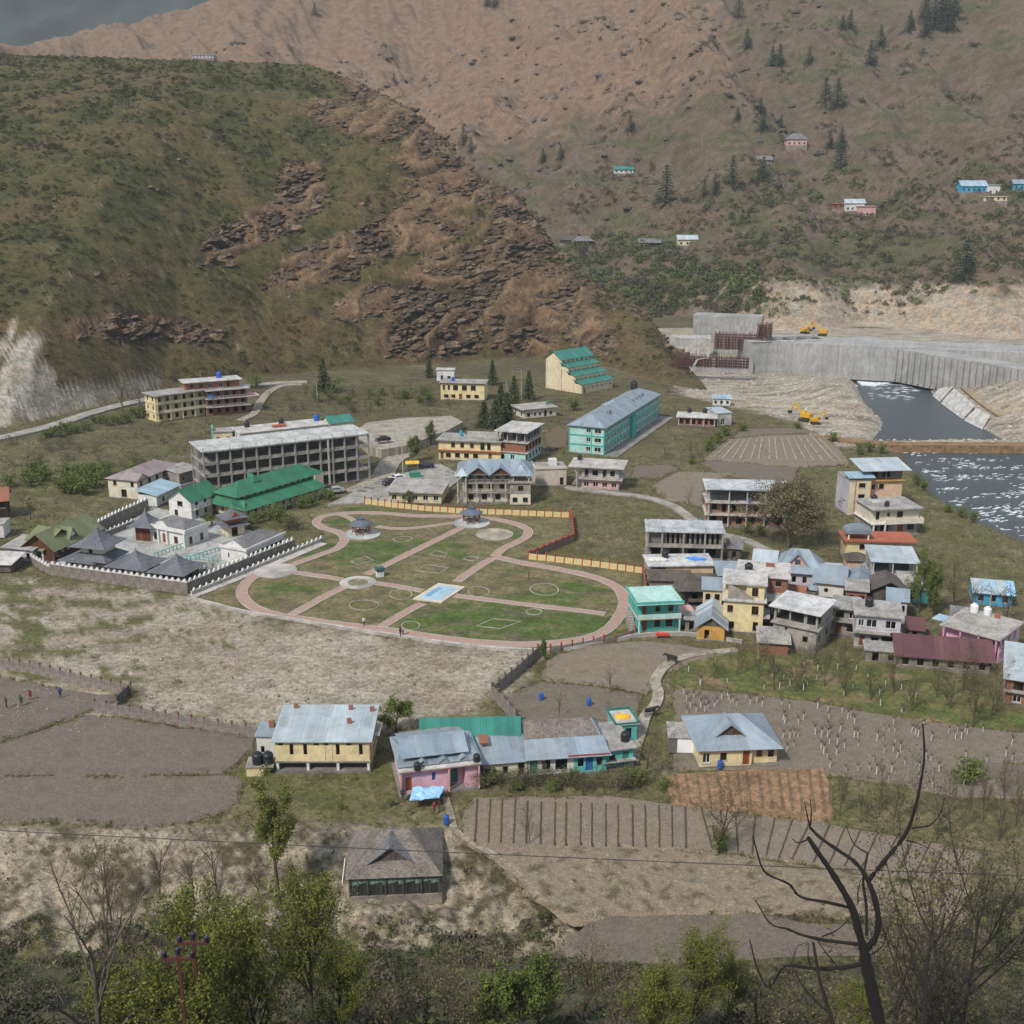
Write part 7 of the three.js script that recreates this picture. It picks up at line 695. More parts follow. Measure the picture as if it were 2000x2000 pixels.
// ---------------------------------------------------------------- trees and plants
const V = (x, y, z) => new THREE.Vector3(x, y, z);
class TreeMesh {
  constructor(seed) { this.r = mulberry(seed); this.p = []; this.n = []; this.t = []; this.lp = []; this.lc = []; this.tips = []; }
  rand(a, b) { return a + (b - a) * this.r(); }
  tube(pts, rad, k) { // pts Vector3[], radii
    let prev = null; const u0 = this.r();
    for (let i = 0; i < pts.length; i++) {
      const d = (i < pts.length - 1 ? pts[i + 1].clone().sub(pts[i]) : pts[i].clone().sub(pts[i - 1])).normalize(); const a = Math.abs(d.y) > .9 ? V(1, 0, 0) : V(0, 1, 0), s = a.clone().cross(d).normalize(), q = d.clone().cross(s);
      const ringp = []; for (let j = 0; j < k; j++) { const t = j / k * Math.PI * 2, n = s.clone().multiplyScalar(Math.cos(t)).addScaledVector(q, Math.sin(t)); ringp.push([pts[i].clone().addScaledVector(n, rad[i]), n]); }
      if (prev) for (let j = 0; j < k; j++) { const j2 = (j + 1) % k; for (const [A, uu, vv] of [[prev[j], j, i - 1], [prev[j2], j + 1, i - 1], [ringp[j2], j + 1, i], [prev[j], j, i - 1], [ringp[j2], j + 1, i], [ringp[j], j, i]]) { this.p.push(A[0].x, A[0].y, A[0].z); this.n.push(A[1].x, A[1].y, A[1].z); this.t.push(uu / k * .6 + u0, vv * .4); } }
      prev = ringp;
    }
  }
  branch(p, d, len, r, lev, o) {
    const n = lev === 0 ? 7 : lev === 1 ? 5 : 3, pts = [p.clone()], rad = [r]; let q = p.clone(), dir = d.clone();
    for (let i = 1; i <= n; i++) { dir.add(V(this.rand(-1, 1), this.rand(-.6, 1) * .6, this.rand(-1, 1)).multiplyScalar(o.wob * (lev ? 1 : .45))); dir.y += (lev ? o.up : 0.02); dir.normalize(); q = q.clone().addScaledVector(dir, len / n); pts.push(q); rad.push(r * lerp(1, lev === 0 ? o.taper : .35, i / n)); }
    this.tube(pts, rad, lev === 0 ? 7 : lev === 1 ? 5 : 3);
    if (lev < o.levels) { const c = o.kids[lev]; for (let i = 0; i < c; i++) { const t = lev === 0 ? lerp(o.start, 1, (i + this.r() * .8) / c) : lerp(.25, 1, (i + this.r()) / c), f = t * n, i0 = Math.min(n - 1, Math.floor(f)), P0 = pts[i0].clone().lerp(pts[i0 + 1], f - i0), dd = pts[i0 + 1].clone().sub(pts[i0]).normalize(); const side = V(this.rand(-1, 1), this.rand(-.4, .4), this.rand(-1, 1)).cross(dd).normalize(); const nd = dd.clone().multiplyScalar(Math.cos(o.ang)).addScaledVector(side, Math.sin(o.ang)).normalize(); const shape = lev === 0 && o.form ? o.form(t) : 1; this.branch(P0, nd, len * o.ratio * this.rand(.7, 1.15) * shape, lerp(r, r * .4, t) * .6, lev + 1, o); } }
    if (lev >= o.leafFrom) for (let i = 0; i < o.leaves; i++) { const t = this.rand(.15, 1.05), f = clamp(t, 0, .999) * n, i0 = Math.floor(f), c = pts[i0].clone().lerp(pts[i0 + 1], f - i0).add(V(this.rand(-1, 1), this.rand(-1, 1), this.rand(-1, 1)).multiplyScalar(o.puff)); this.leaf(c, o.size * this.rand(.6, 1.3), o.cols); }
  }
  leaf(c, s, cols) { const a = V(this.rand(-1, 1), this.rand(-1, 1), this.rand(-1, 1)).normalize(), b = V(this.rand(-1, 1), this.rand(-1, 1), this.rand(-1, 1)).cross(a).normalize(), q = [c.clone().addScaledVector(a, s), c.clone().addScaledVector(b, s * .55), c.clone().addScaledVector(a, -s), c.clone().addScaledVector(b, -s * .55)]; const col = cols[Math.floor(this.r() * cols.length)], k = this.rand(.8, 1.2); for (const i of [0, 1, 2, 0, 2, 3]) { this.lp.push(q[i].x, q[i].y, q[i].z); this.lc.push(col[0] * k, col[1] * k, col[2] * k); } }
  woodGeo() { const g = new THREE.BufferGeometry(); g.setAttribute('position', new THREE.Float32BufferAttribute(this.p, 3)); g.setAttribute('normal', new THREE.Float32BufferAttribute(this.n, 3)); g.setAttribute('uv', new THREE.Float32BufferAttribute(this.t, 2)); return g; }
  leafGeo() { const g = new THREE.BufferGeometry(); g.setAttribute('position', new THREE.Float32BufferAttribute(this.lp, 3)); g.setAttribute('color', new THREE.Float32BufferAttribute(this.lc, 3)); g.computeVertexNormals(); return g; }
}
const leafM = new THREE.MeshStandardMaterial({ color: 0xffffff, vertexColors: true, roughness: .85, side: THREE.DoubleSide });
const bark = { brown: mat([.15, .115, .085], 'bark', 1), grey: mat([.20, .175, .15], 'bark', 1), dark: mat([.05, .042, .036], 'bark', 1), black: mat([.022, .019, .018], 'bark', 1), white: mat([.70, .69, .66], 'plaster', .95) };
const green = [[.115, .15, .022], [.085, .125, .02], [.14, .16, .03], [.07, .10, .02]], lime = [[.13, .145, .014], [.105, .125, .013], [.155, .16, .02], [.075, .095, .012]], dull = [[.085, .10, .04], [.11, .115, .05], [.07, .08, .035]], bud = [[.11, .085, .045], [.085, .07, .034], [.14, .11, .055]], pineC = [[.05, .078, .034], [.06, .09, .04], [.042, .064, .03]], deod = [[.07, .095, .03], [.055, .08, .028], [.09, .105, .035]];
const kinds = {
  leafy: { h: 9, r: .16, kids: [18, 7, 5], levels: 3, ang: .62, ratio: .52, wob: .14, up: .10, taper: .25, start: .18, leafFrom: 2, leaves: 15, puff: .3, size: .085, cols: lime, form: t => 1.15 - t * .6 },
  willow: { h: 8, r: .2, kids: [9, 6, 4], levels: 3, ang: .5, ratio: .42, wob: .12, up: .12, taper: .4, start: .45, leafFrom: 2, leaves: 44, puff: .36, size: .1, cols: [...lime, [.15, .16, .04]] },
  bare: { h: 6, r: .14, kids: [9, 6, 4], levels: 3, ang: .68, ratio: .55, wob: .18, up: .05, taper: .35, start: .22, leafFrom: 3, leaves: .2, puff: .1, size: .05, cols: bud },
  budding: { h: 6.5, r: .14, kids: [10, 6, 5], levels: 3, ang: .72, ratio: .5, wob: .18, up: .04, taper: .3, start: .18, leafFrom: 3, leaves: 4, puff: .24, size: .10, cols: [...bud, [.13, .14, .04]] },
  broad: { h: 11, r: .4, kids: [14, 8, 6], levels: 3, ang: .8, ratio: .6, wob: .16, up: .02, taper: .3, start: .22, leafFrom: 3, leaves: 26, puff: .7, size: .19, cols: [[.16, .125, .065], [.13, .11, .055], [.19, .15, .08], [.12, .115, .05]], form: t => 1.15 - t * .55 },
  dense: { h: 7, r: .18, kids: [12, 6, 5], levels: 3, ang: .7, ratio: .5, wob: .15, up: .05, taper: .3, start: .12, leafFrom: 2, leaves: 18, puff: .4, size: .145, cols: green, form: t => 1.2 - t * .55 },
  darkleaf: { h: 8, r: .15, kids: [13, 7, 5], levels: 3, ang: .75, ratio: .5, wob: .2, up: .03, taper: .3, start: .15, leafFrom: 3, leaves: 9, puff: .25, size: .05, cols: [[.03, .026, .02], [.045, .036, .026], [.07, .065, .03]] },
  bush: { h: 2.2, r: .06, kids: [12, 6], levels: 2, ang: .85, ratio: .75, wob: .2, up: .06, taper: .4, start: .03, leafFrom: 1, leaves: 9, puff: .24, size: .165, cols: green },
  dullbush: { h: 2, r: .05, kids: [11, 6], levels: 2, ang: .9, ratio: .75, wob: .25, up: .04, taper: .4, start: .03, leafFrom: 2, leaves: 5, puff: .2, size: .10, cols: [...dull, ...bud] },
};
function makeTree(name, kind, seed, label, cat = 'tree', bk = bark.brown, over = {}) {
  const o = { ...kinds[kind], ...over }, m = new TreeMesh(seed); if (o.leaves < 1) { o.leaves = 0; } m.branch(V(0, -.3, 0), V(m.rand(-.06, .06), 1, m.rand(-.06, .06)).normalize(), o.h, o.r, 0, o);
  const g = new THREE.Group(); g.name = name; part('trunk', m.woodGeo(), bk, g); if (m.lp.length) part('crown', m.leafGeo(), leafM, g); tag(g, label, cat); return g;
}
function makePine(seed, cols, h = 14, dens = 1) {
  const m = new TreeMesh(seed), n = Math.round(26 * dens); m.tube([V(0, -.5, 0), V(.05, h * .5, 0), V(0, h, 0)], [.26, .15, .03], 6);
  for (let i = 0; i < n; i++) { const t = .1 + .9 * i / n, k = 6; for (let j = 0; j < k; j++) { const a = j / k * 6.283 + i * 1.1 + m.rand(-.3, .3), L = (1 - t) * h * .26 * m.rand(.65, 1.2) + .25, y = t * h; const tip = V(Math.cos(a) * L, y - L * .28 + m.rand(-.1, .2), Math.sin(a) * L); m.tube([V(0, y, 0), V(tip.x * .5, y - L * .04, tip.z * .5), tip], [.05, .035, .01], 3); const c = Math.round(7 * dens + L * 5); for (let q = 0; q < c; q++) { const f = m.rand(.2, 1.05), P0 = V(0, y, 0).lerp(tip, f).add(V(m.rand(-.25, .25), m.rand(-.3, .12), m.rand(-.25, .25))); m.leaf(P0, m.rand(.16, .36), cols); } } }
  const g = new THREE.Group(); part('trunk', m.woodGeo(), bark.dark, g); part('crown', m.leafGeo(), leafM, g); return g;
}
const bank = {}; const protos = {
  leafy: [1, 2, 3].map(s => makeTree('leafy_tree', 'leafy', 100 + s)), willow: [makeTree('willow', 'willow', 120)], bare: [1, 2, 3, 4].map(s => makeTree('bare_tree', 'bare', 140 + s, '', 'tree', s % 2 ? bark.grey : bark.brown)), budding: [1, 2, 3].map(s => makeTree('budding_tree', 'budding', 160 + s)), darkleaf: [1, 2].map(s => makeTree('dark_tree', 'darkleaf', 230 + s, '', 'tree', bark.dark)), broad: [makeTree('broad_tree', 'broad', 180)], dense: [1, 2].map(s => makeTree('green_tree', 'dense', 190 + s)), bush: [1, 2, 3].map(s => makeTree('bush', 'bush', 200 + s, '', 'bush')), dullbush: [1, 2].map(s => makeTree('dry_bush', 'dullbush', 220 + s, '', 'bush')), pine: [1, 2, 3].map(s => makePine(240 + s, pineC, 14, .55)), deodar: [1, 2, 3].map(s => makePine(260 + s, deod, 11, .9)),
};
const treeNames = { leafy: 'leafy_tree', willow: 'willow_tree', bare: 'bare_tree', budding: 'budding_tree', darkleaf: 'dark_tree', broad: 'broad_tree', dense: 'green_tree', bush: 'bush', dullbush: 'dry_bush', pine: 'pine_tree', deodar: 'cedar_tree' }, baseH = { leafy: 10.5, willow: 10, bare: 8, budding: 8.2, darkleaf: 10, broad: 15, dense: 9, bush: 2.6, dullbush: 2.4, pine: 14, deodar: 11 };
let pick = 0;
function plant(kind, p, h, label, group, wide = 1) { const list = protos[kind], src = list[pick++ % list.length], s = h / baseH[kind]; const c = src.clone(); c.name = numbered(treeNames[kind]); c.userData = {}; tag(c, label, kind === 'bush' || kind === 'dullbush' ? 'bush' : 'tree', group); c.position.set(p[0], p[1], p[2]); c.rotation.y = pick * 2.399; c.scale.set(s * wide, s, s * wide); scene.add(c); return c; }
const on = (u, v, h = 0) => { const p = P(u, v, h); return [p[0], Math.max(ground(p[0], p[2]), h - .1) - .05, p[2]]; };
const onG = (u, v) => hit(u, v);
// village and field trees
plant('broad', on(1540, 1068), 14.5, 'large round brown budding tree beside the brick frame house', null, 1.25);
for (const [k, u, v, h, l, w] of [
  ['dense', 1795, 1195, 11, 'tall green tree in front of the aqua house', .55], ['dense', 1822, 1200, 10, 'shaggy green tree right of the aqua house', .6], ['budding', 1862, 1195, 10, 'thin brown tree between the aqua and blue patched houses', .8], ['bare', 1902, 1215, 9, 'bare forked tree before the blue patched house'], ['budding', 1965, 1215, 8, 'brown tree behind the pink flat house', 1.1],
  ['dense', 806, 902, 7.5, 'green tree on the lane left of the yellow school house'], ['dense', 842, 868, 7, 'green tree beside the raised yard', .8], ['dense', 796, 990, 4.4, 'small green tree behind the yellow park wall'], ['dense', 774, 1432, 5.5, 'dense green tree right of the pale yellow house', 1.35], ['bush', 1885, 1530, 3, 'bright green bush in the lower right orchard', 1.2],
  ['budding', 1262, 1510, 6.5, 'greenish budding tree on the path below the long house', 1.2], ['budding', 1405, 1662, 8.5, 'spreading tree with yellow shoots in the ruled field', 1.15], ['bush', 1405, 1662, 2.2, 'green shoots at the foot of the ruled field tree'], ['bare', 1034, 1646, 6, 'thin bare tree standing in the ruled field', .7], ['bare', 1192, 1352, 5, 'bare tree on the pale plot', .8], ['bare', 1188, 1408, 4, 'bare sapling on the brown plot', .6], ['bare', 1093, 1400, 4.5, 'leaning bare trunk on the brown plot', .5], ['dense', 1062, 1290, 4.2, 'slim green tree at the park corner', .55],
  ['willow', 545, 1752, 12.5, 'tall fresh green willow left of the slate house', 1.05], ['budding', 218, 1800, 10, 'yellow green egg shaped tree at the lower left', .72], ['bare', 312, 1760, 9, 'pollarded bare tree right of the egg shaped tree', .8], ['bare', 428, 1770, 10.5, 'bare forked tree above the big green trees', .8], ['bare', 380, 1770, 9, 'bare curved tree left of the forked one', .7], ['budding', 505, 1755, 6, 'thin dark tree beside the willow', .7],
  ['deodar', 632, 766, 13, 'tall shaggy conifer at the road bend', 1.1], ['bush', 650, 768, 4.5, 'round dark bush at the foot of the shaggy conifer', 1.5], ['deodar', 838, 738, 9, 'conifer left of the white hut', 1], ['deodar', 962, 752, 10, 'conifer above the yellow row house', 1.1], ['deodar', 945, 835, 9, 'left conifer of the grove before the row house', 1.4], ['deodar', 968, 838, 10, 'front conifer of the grove', 1.4], ['deodar', 990, 830, 11, 'broad conifer of the grove', 1.3], ['deodar', 978, 812, 11, 'rear conifer of the grove', 1.2], ['deodar', 1004, 800, 12, 'tall conifer at the right of the grove', 1], ['deodar', 1033, 782, 11, 'separate conifer near the stepped hall', 1], ['bush', 1120, 800, 3.5, 'green bush behind the hostel', 1.3], ['bush', 500, 758, 3.8, 'round green bush beside the brick roadside block', 1.3],
  ['bare', 240, 808, 12, 'left bare tree below the cliff road', 1], ['bare', 275, 805, 12, 'right bare tree below the cliff road', 1], ['bare', 318, 830, 9, 'bare tree before the yellow roadside row', .8], ['bare', 402, 848, 7, 'bare tree below the roadside rows', 1], ['budding', 60, 1014, 6.5, 'pinkish bare tree left of the temple', 1.1], ['bare', 1330, 905, 5.5, 'grey bare tree on the grass by the hostel lane', 1.2], ['bare', 1300, 896, 5, 'grey bare shrub tree near the hostel lane', 1.3], ['bare', 1365, 905, 5, 'bare tree at the edge of the ploughed terrace', 1], ['budding', 1350, 890, 4.5, 'brown budding tree in the hostel meadow', 1.2], ['bare', 1345, 985, 5, 'bare bush tree by the lane', 1],
]) plant(k, k === 'deodar' || v < 790 ? onG(u, v) : v > 1700 ? (() => { const p = hit(u, v); return [p[0], p[1] - .1, p[2]]; })() : on(u, v), h, l, null, w || 1);
// bushes in groups
const bushes = (kind, group, label, list) => list.forEach(([u, v, h, w]) => plant(kind, on(u, v), h, label, group, w || 1.2));
bushes('bush', 'dark bushes left of the mauve house', 'dark green bush on the slope left of the mauve roofed house', Array.from({ length: 30 }, (_, i) => [rr(15, 285), rr(925, 968), rr(2.2, 3.6), 1.3])); bushes('bush', 'bushes under the cliff road', 'green bush along the edge of the cliff road', Array.from({ length: 18 }, (_, i) => { const u = 90 + i * 12; return [u, lerp(848, 806, i / 17) + rr(-3, 12), rr(1.8, 3), 1.3]; }));
bushes('dullbush', 'scrub above the raised yard', 'dry bush on the rough ground above the raised yard', Array.from({ length: 26 }, () => [rr(560, 860), rr(765, 806), rr(1.6, 3), 1.4])); bushes('bush', 'bushes above the raised yard', 'green bush on the rough ground above the raised yard', Array.from({ length: 12 }, () => [rr(600, 850), rr(768, 802), rr(1.8, 3.2), 1.3])); bushes('bush', 'garden bushes before the green hall', 'yellow green garden bush before the green hall', [[588, 992, 2.6], [612, 986, 2.2], [640, 976, 2.4], [528, 1014, 3], [545, 1018, 3.2], [498, 1022, 2.2], [408, 1028, 2.4], [486, 1030, 2], [565, 1030, 2.6]]); bushes('dullbush', 'dark shrubs inside the temple corner', 'dark shrub inside the temple wall corner', [[378, 1128, 1.6], [390, 1122, 1.6], [402, 1118, 1.6], [414, 1112, 1.6], [562, 1036, 3.4], [578, 1034, 3]]);
bushes('dullbush', 'hedge below the long house', 'bare brown hedge shrub below the long house', Array.from({ length: 30 }, (_, i) => [940 + i * 11 + rr(-4, 4), rr(1526, 1546), rr(1.4, 2.4), 1.1])); bushes('bush', 'green shrubs below the long house', 'green shrub in the hedge below the long house', [[955, 1530, 1.8], [1010, 1542, 1.4], [1080, 1545, 1.4], [1120, 1528, 1.6], [1236, 1530, 2], [1300, 1540, 1.4], [668, 1580, .9], [762, 1572, .9]]); bushes('bush', 'bushes near the river bend', 'green bush on the bank near the tall cream house', [[1680, 885, 2.6], [1700, 882, 2.6], [1722, 885, 2.4], [1790, 945, 2.4], [1805, 955, 2.2], [1880, 1010, 2], [1900, 1018, 2], [1850, 1000, 1.8], [1560, 838, 2], [1625, 862, 2.4], [1400, 865, 3], [1418, 850, 2.6], [1385, 880, 3], [1350, 905, 2], [1450, 842, 2.5], [1460, 1040, 2], [1485, 1045, 2]]);
bushes('budding', 'brown trees around the orchard houses', 'leafless brown orchard tree among the whitewashed trunks', [[1395, 1330, 5], [1440, 1318, 6], [1480, 1325, 6.5], [1512, 1348, 7], [1555, 1352, 7.5], [1610, 1340, 6], [1650, 1360, 6], [1700, 1368, 6], [1745, 1355, 6.5], [1780, 1390, 7], [1830, 1360, 6], [1650, 1310, 5], [1590, 1300, 5], [1855, 1385, 8], [1900, 1420, 9], [1935, 1400, 8], [1880, 1350, 8]].map(a => [...a, .85]));
bushes('budding', 'thin trees in the lower right orchard', 'thin brown tree in the pale lower right orchard', [[1640, 1590, 6], [1680, 1605, 6], [1715, 1580, 6], [1745, 1610, 6], [1790, 1600, 6], [1850, 1590, 6], [1880, 1620, 6], [1920, 1600, 7], [1950, 1640, 8], [1985, 1610, 7], [1830, 1640, 5], [1960, 1560, 6]].map(a => [...a, .6]));
bushes('dullbush', 'dry bushes below the cliff road', 'dry brown bush on the rough slope below the cliff road', Array.from({ length: 30 }, () => [rr(20, 340), rr(856, 925), rr(1.4, 2.8), 1.4]));
bushes('bare', 'bare trees between the village houses', 'bare grey tree between the village houses', [[1480, 1175, 5], [1432, 1120, 5], [1622, 1120, 5], [1640, 1090, 6], [1580, 1290, 5], [1760, 1145, 5], [1815, 1110, 6], [1560, 1075, 5], [1440, 1080, 5], [1600, 1065, 5], [1890, 1140, 5]].map(a => [...a, 1]));
bushes('budding', 'brown trees on the rough ground above the yard', 'brown budding tree on the rough ground above the raised yard', [[530, 790, 5], [600, 778, 5], [690, 772, 4.5], [740, 790, 5], [770, 778, 5], [820, 792, 5], [880, 800, 5]].map(a => [...a, 1]));
// whitewashed orchard saplings
{ const m = new TreeMesh(33), g = new THREE.Group(); const w = new TreeMesh(34); w.tube([V(0, -.2, 0), V(.03, .6, 0), V(0, 1.15, .02)], [.10, .085, .07], 6); part('trunk', w.woodGeo(), bark.white, g); for (let i = 0; i < 9; i++) { const a = i * 2.4, d = V(Math.cos(a) * .5, 1, Math.sin(a) * .5).normalize(); m.tube([V(0, 1 + i * .03, 0), V(0, 1.1, 0).addScaledVector(d, .6), V(0, 1.1, 0).addScaledVector(d, 1.3 + (i % 3) * .2)], [.04, .025, .008], 3); } part('crown', m.woodGeo(), bark.grey, g);
  const put = (n, quad, label, group) => { let k = 0, tries = 0; const q = plan(quad, .1); while (k < n && tries++ < 6000) { const xs = q.map(a => a[0]), zs = q.map(a => a[1]), x = rr(Math.min(...xs), Math.max(...xs)), z = rr(Math.min(...zs), Math.max(...zs)); if (!inPoly(q, x, z)) continue; const c = g.clone(); c.name = numbered('orchard_sapling'); c.userData = {}; tag(c, label, 'tree', group); c.position.set(x, .12, z); c.rotation.set(rr(-.12, .12), rr(0, 6), rr(-.12, .12)); c.scale.setScalar(rr(.5, .95)); scene.add(c); k++; } };
  put(95, [[1525, 1372], [1700, 1396], [1815, 1415], [2060, 1440], [2060, 1490], [1870, 1545], [1640, 1508], [1530, 1490]], 'whitewashed young tree in the bare orchard soil', 'saplings in the bare orchard'); put(26, [[1325, 1350], [1400, 1354], [1520, 1368], [1500, 1385], [1420, 1385], [1330, 1400]], 'whitewashed young tree behind the yellow hip roofed house', 'saplings behind the yellow hip house'); put(34, [[1330, 1310], [1500, 1290], [1700, 1310], [1800, 1350], [1790, 1400], [1560, 1360], [1330, 1338]], 'whitewashed trunk standing in the green orchard grass', 'saplings in the green orchard'); }
// far pines and the wood in the side valley
for (const [u, v, h] of [[1443, 34, 20], [1458, 98, 18], [1508, 128, 16], [1522, 130, 18], [1699, 128, 20], [1611, 202, 20], [1634, 212, 22], [1300, 398, 26], [1430, 362, 20], [1489, 355, 17], [1642, 292, 16], [1641, 328, 22], [1882, 548, 24], [1719, 92, 18], [1660, 56, 16], [1645, 58, 12], [1776, 64, 18], [1580, 126, 14], [1489, 258, 16], [1396, 380, 14], [1231, 258, 14], [1808, 72, 22], [1822, 60, 26], [1836, 48, 28], [1850, 62, 26], [1862, 40, 24], [1806, 40, 24], [1845, 24, 22], [615, 30, 14], [965, 16, 18], [950, 14, 16], [1525, 250, 10], [1485, 222, 12], [1440, 235, 10], [1620, 290, 12], [1375, 385, 12], [1060, 318, 12], [1095, 312, 12], [905, 285, 16], [920, 300, 14], [770, 160, 9]]) { const p = hit(u, v); plant('pine', [p[0], p[1] - .5, p[2]], h, v < 140 ? 'dark pine high on the far mountain slope' : 'dark pine on the terraced far slope', v < 140 ? 'pines high on the mountain' : 'pines on the far slope', 1.5); }
function instanced(name, label, cat, geo, m, n, where, scale, cols) {
  const im = new THREE.InstancedMesh(geo, m, n), M4 = new THREE.Matrix4(), Q = new THREE.Quaternion(), E = new THREE.Euler(), r = mulberry(n + name.length * 7); let k = 0, tries = 0; const col = new THREE.Color();
  while (k < n && tries++ < n * 30) { const p = where(r); if (!p) continue; E.set((r() - .5) * .3, r() * 6.28, (r() - .5) * .3); Q.setFromEuler(E); const s = scale[0] + (scale[1] - scale[0]) * r() * r(); M4.compose(V(p[0], p[1], p[2]), Q, V(s * (p[3] || 1), s, s * (p[3] || 1))); im.setMatrixAt(k, M4); const c = cols[Math.floor(r() * cols.length)], f = .8 + .4 * r(); col.setRGB(c[0] * f, c[1] * f, c[2] * f); im.setColorAt(k, col); k++; }
  im.count = k; im.name = numbered(name); shadows(im); tag(im, label, cat, null, 'stuff'); scene.add(im); return im;
}
const clump = (seed, n, s, w, flat = 1) => { const m = new TreeMesh(seed); for (let i = 0; i < n; i++) { const a = m.r() * 6.28, q = Math.sqrt(m.r()) * w, y = Math.pow(m.r(), .8) * w * 1.1 * flat * Math.sqrt(Math.max(.05, 1 - (q / w) ** 2)); m.leaf(V(Math.cos(a) * q, y, Math.sin(a) * q), s * m.rand(.6, 1.3), [[1, 1, 1]]); } return m.leafGeo(); };
const tuft = (() => { const m = new MB(), r = mulberry(4); for (let i = 0; i < 9; i++) { const a = r() * 6.28, l = .25 + r() * .35, x = (r() - .5) * .3, z = (r() - .5) * .3, dx = Math.cos(a), dz = Math.sin(a); m.tri([x - dz * .04, 0, z + dx * .04], [x + dz * .04, 0, z - dx * .04], [x + dx * l * .6, l, z + dz * l * .6], [0, 0], [1, 0], [0, 1]); } return m.geo(); })();
const plainM = new THREE.MeshStandardMaterial({ color: 0xffffff, roughness: .95, side: THREE.DoubleSide });
const clA = clump(51, 46, .2, .8), clB = clump(52, 70, .3, 1.5), clC = clump(53, 26, .16, .6, .7);
const blocked = (x, z) => { for (const k in polys) { const p = polys[k]; if (inPoly(p, x, z)) return true; } return false; };
const rim = plan(parkEdge, .05); const builtBoxes = []; scene.children.forEach(o => { if (o.isGroup && o.children.some(c => c.name === 'wall' || c.name === 'plinth')) { const b = new THREE.Box3().setFromObject(o); builtBoxes.push(b); } });
const freeAt = (x, z) => !blocked(x, z) && !inPoly(rim, x, z) && !builtBoxes.some(b => x > b.min.x - .3 && x < b.max.x + .3 && z > b.min.z - .3 && z < b.max.z + .3);
const wedge = (r, D0, D1) => { const D = Math.sqrt(D0 * D0 + (D1 * D1 - D0 * D0) * r()); return [(r() * 2 - 1) * .52 * (D + 22), -D]; };
const cGrass = [[.15, .14, .05], [.12, .13, .04], [.19, .17, .07], [.22, .18, .10]], cBush = [[.06, .075, .026], [.085, .095, .035], [.10, .095, .045], [.13, .105, .06]], cHill = [[.062, .064, .02], [.075, .072, .025], [.05, .056, .017], [.10, .078, .038]], cMtn = [[.075, .075, .035], [.12, .095, .06], [.065, .068, .032], [.15, .115, .075]], cGreen = [[.11, .145, .05], [.125, .155, .05], [.09, .12, .045]];
const strPts = new THREE.IcosahedronGeometry(.5, 1); { const p = strPts.attributes.position; for (let i = 0; i < p.count; i++) { const k = .75 + .35 * N3(p.getX(i) * 2, p.getY(i) * 2, p.getZ(i) * 2); p.setXYZ(i, p.getX(i) * k * 1.2, p.getY(i) * k * .7, p.getZ(i) * k); } strPts.computeVertexNormals(); }
instanced('meadow_grass', 'tufts of rough grass over the valley floor', 'grass', tuft, plainM, 42000, r => { const [x, z] = wedge(r, 84, 430); if (Hhill(x, z) > 0 || !freeAt(x, z)) return null; const d = sdPoly(plain, x, z); if (d > 2 && r() < .85) return null; if (-z > 300 && sdPoly(gravel, x, z) > 0) return null; return [x, H(x, z) - .03, z]; }, [.5, 1.5], cGrass);
instanced('low_scrub', 'low brown and green scrub over the valley floor', 'scrub', clC, plainM, 9000, r => { const [x, z] = wedge(r, 84, 440); if (Hhill(x, z) > 0 || !freeAt(x, z) || fbm(x / 14, z / 14, 3) < .05) return null; if (sdPoly(plain, x, z) > 0 && r() < .9) return null; if (-z > 300 && sdPoly(gravel, x, z) > -2) return null; return [x, H(x, z) - .05, z]; }, [.35, 1.3], [...cBush, ...cGrass]);
instanced('bank_scrub', 'brambles and bare scrub on the foreground slope', 'scrub', clB, plainM, 5200, r => { const [x, z] = wedge(r, 46, 107); if (!freeAt(x, z) || fbm(x / 9, z / 9, 3) < -.25) return null; return [x, ground(x, z) - .1, z]; }, [.25, .85], [[.07, .058, .04], [.09, .075, .048], [.055, .065, .022], [.055, .072, .02], [.11, .09, .062]]);
instanced('hill_scrub', 'low scrub and tussocks covering the green hill', 'scrub', clA, plainM, 21000, r => { const x = -330 + r() * 400, D = 330 + r() * 300, z = -D, h = Hhill(x, z); if (h < 2 || D > hillCrestD(x) + 20) return null; const m = rockMask(x, h) + .3 * fbm(x / 14, h / 9, 3); if (m > .3 && r() < .92) return null; if (scarMask(x, h) > .1) return null; if (fbm(x / 18, z / 18, 3) < -.1 && r() < .6) return null; return [x, h - .35, z]; }, [.4, 2.2], cHill);
const crag = (() => { const g0 = new THREE.IcosahedronGeometry(1, 1), p = g0.attributes.position, r = {}; for (let i = 0; i < p.count; i++) { const x = p.getX(i), y = p.getY(i), z = p.getZ(i), k = .78 + .3 * N3(x * 1.7 + 4, y * 1.7, z * 1.7), q = v => Math.round(v * 2.4) / 2.4; p.setXYZ(i, lerp(x, q(x), .55) * k * 1.45, lerp(y, q(y), .7) * k * .72, lerp(z, q(z), .5) * k); } g0.computeVertexNormals(); g0.rotateZ(.42); return g0; })();
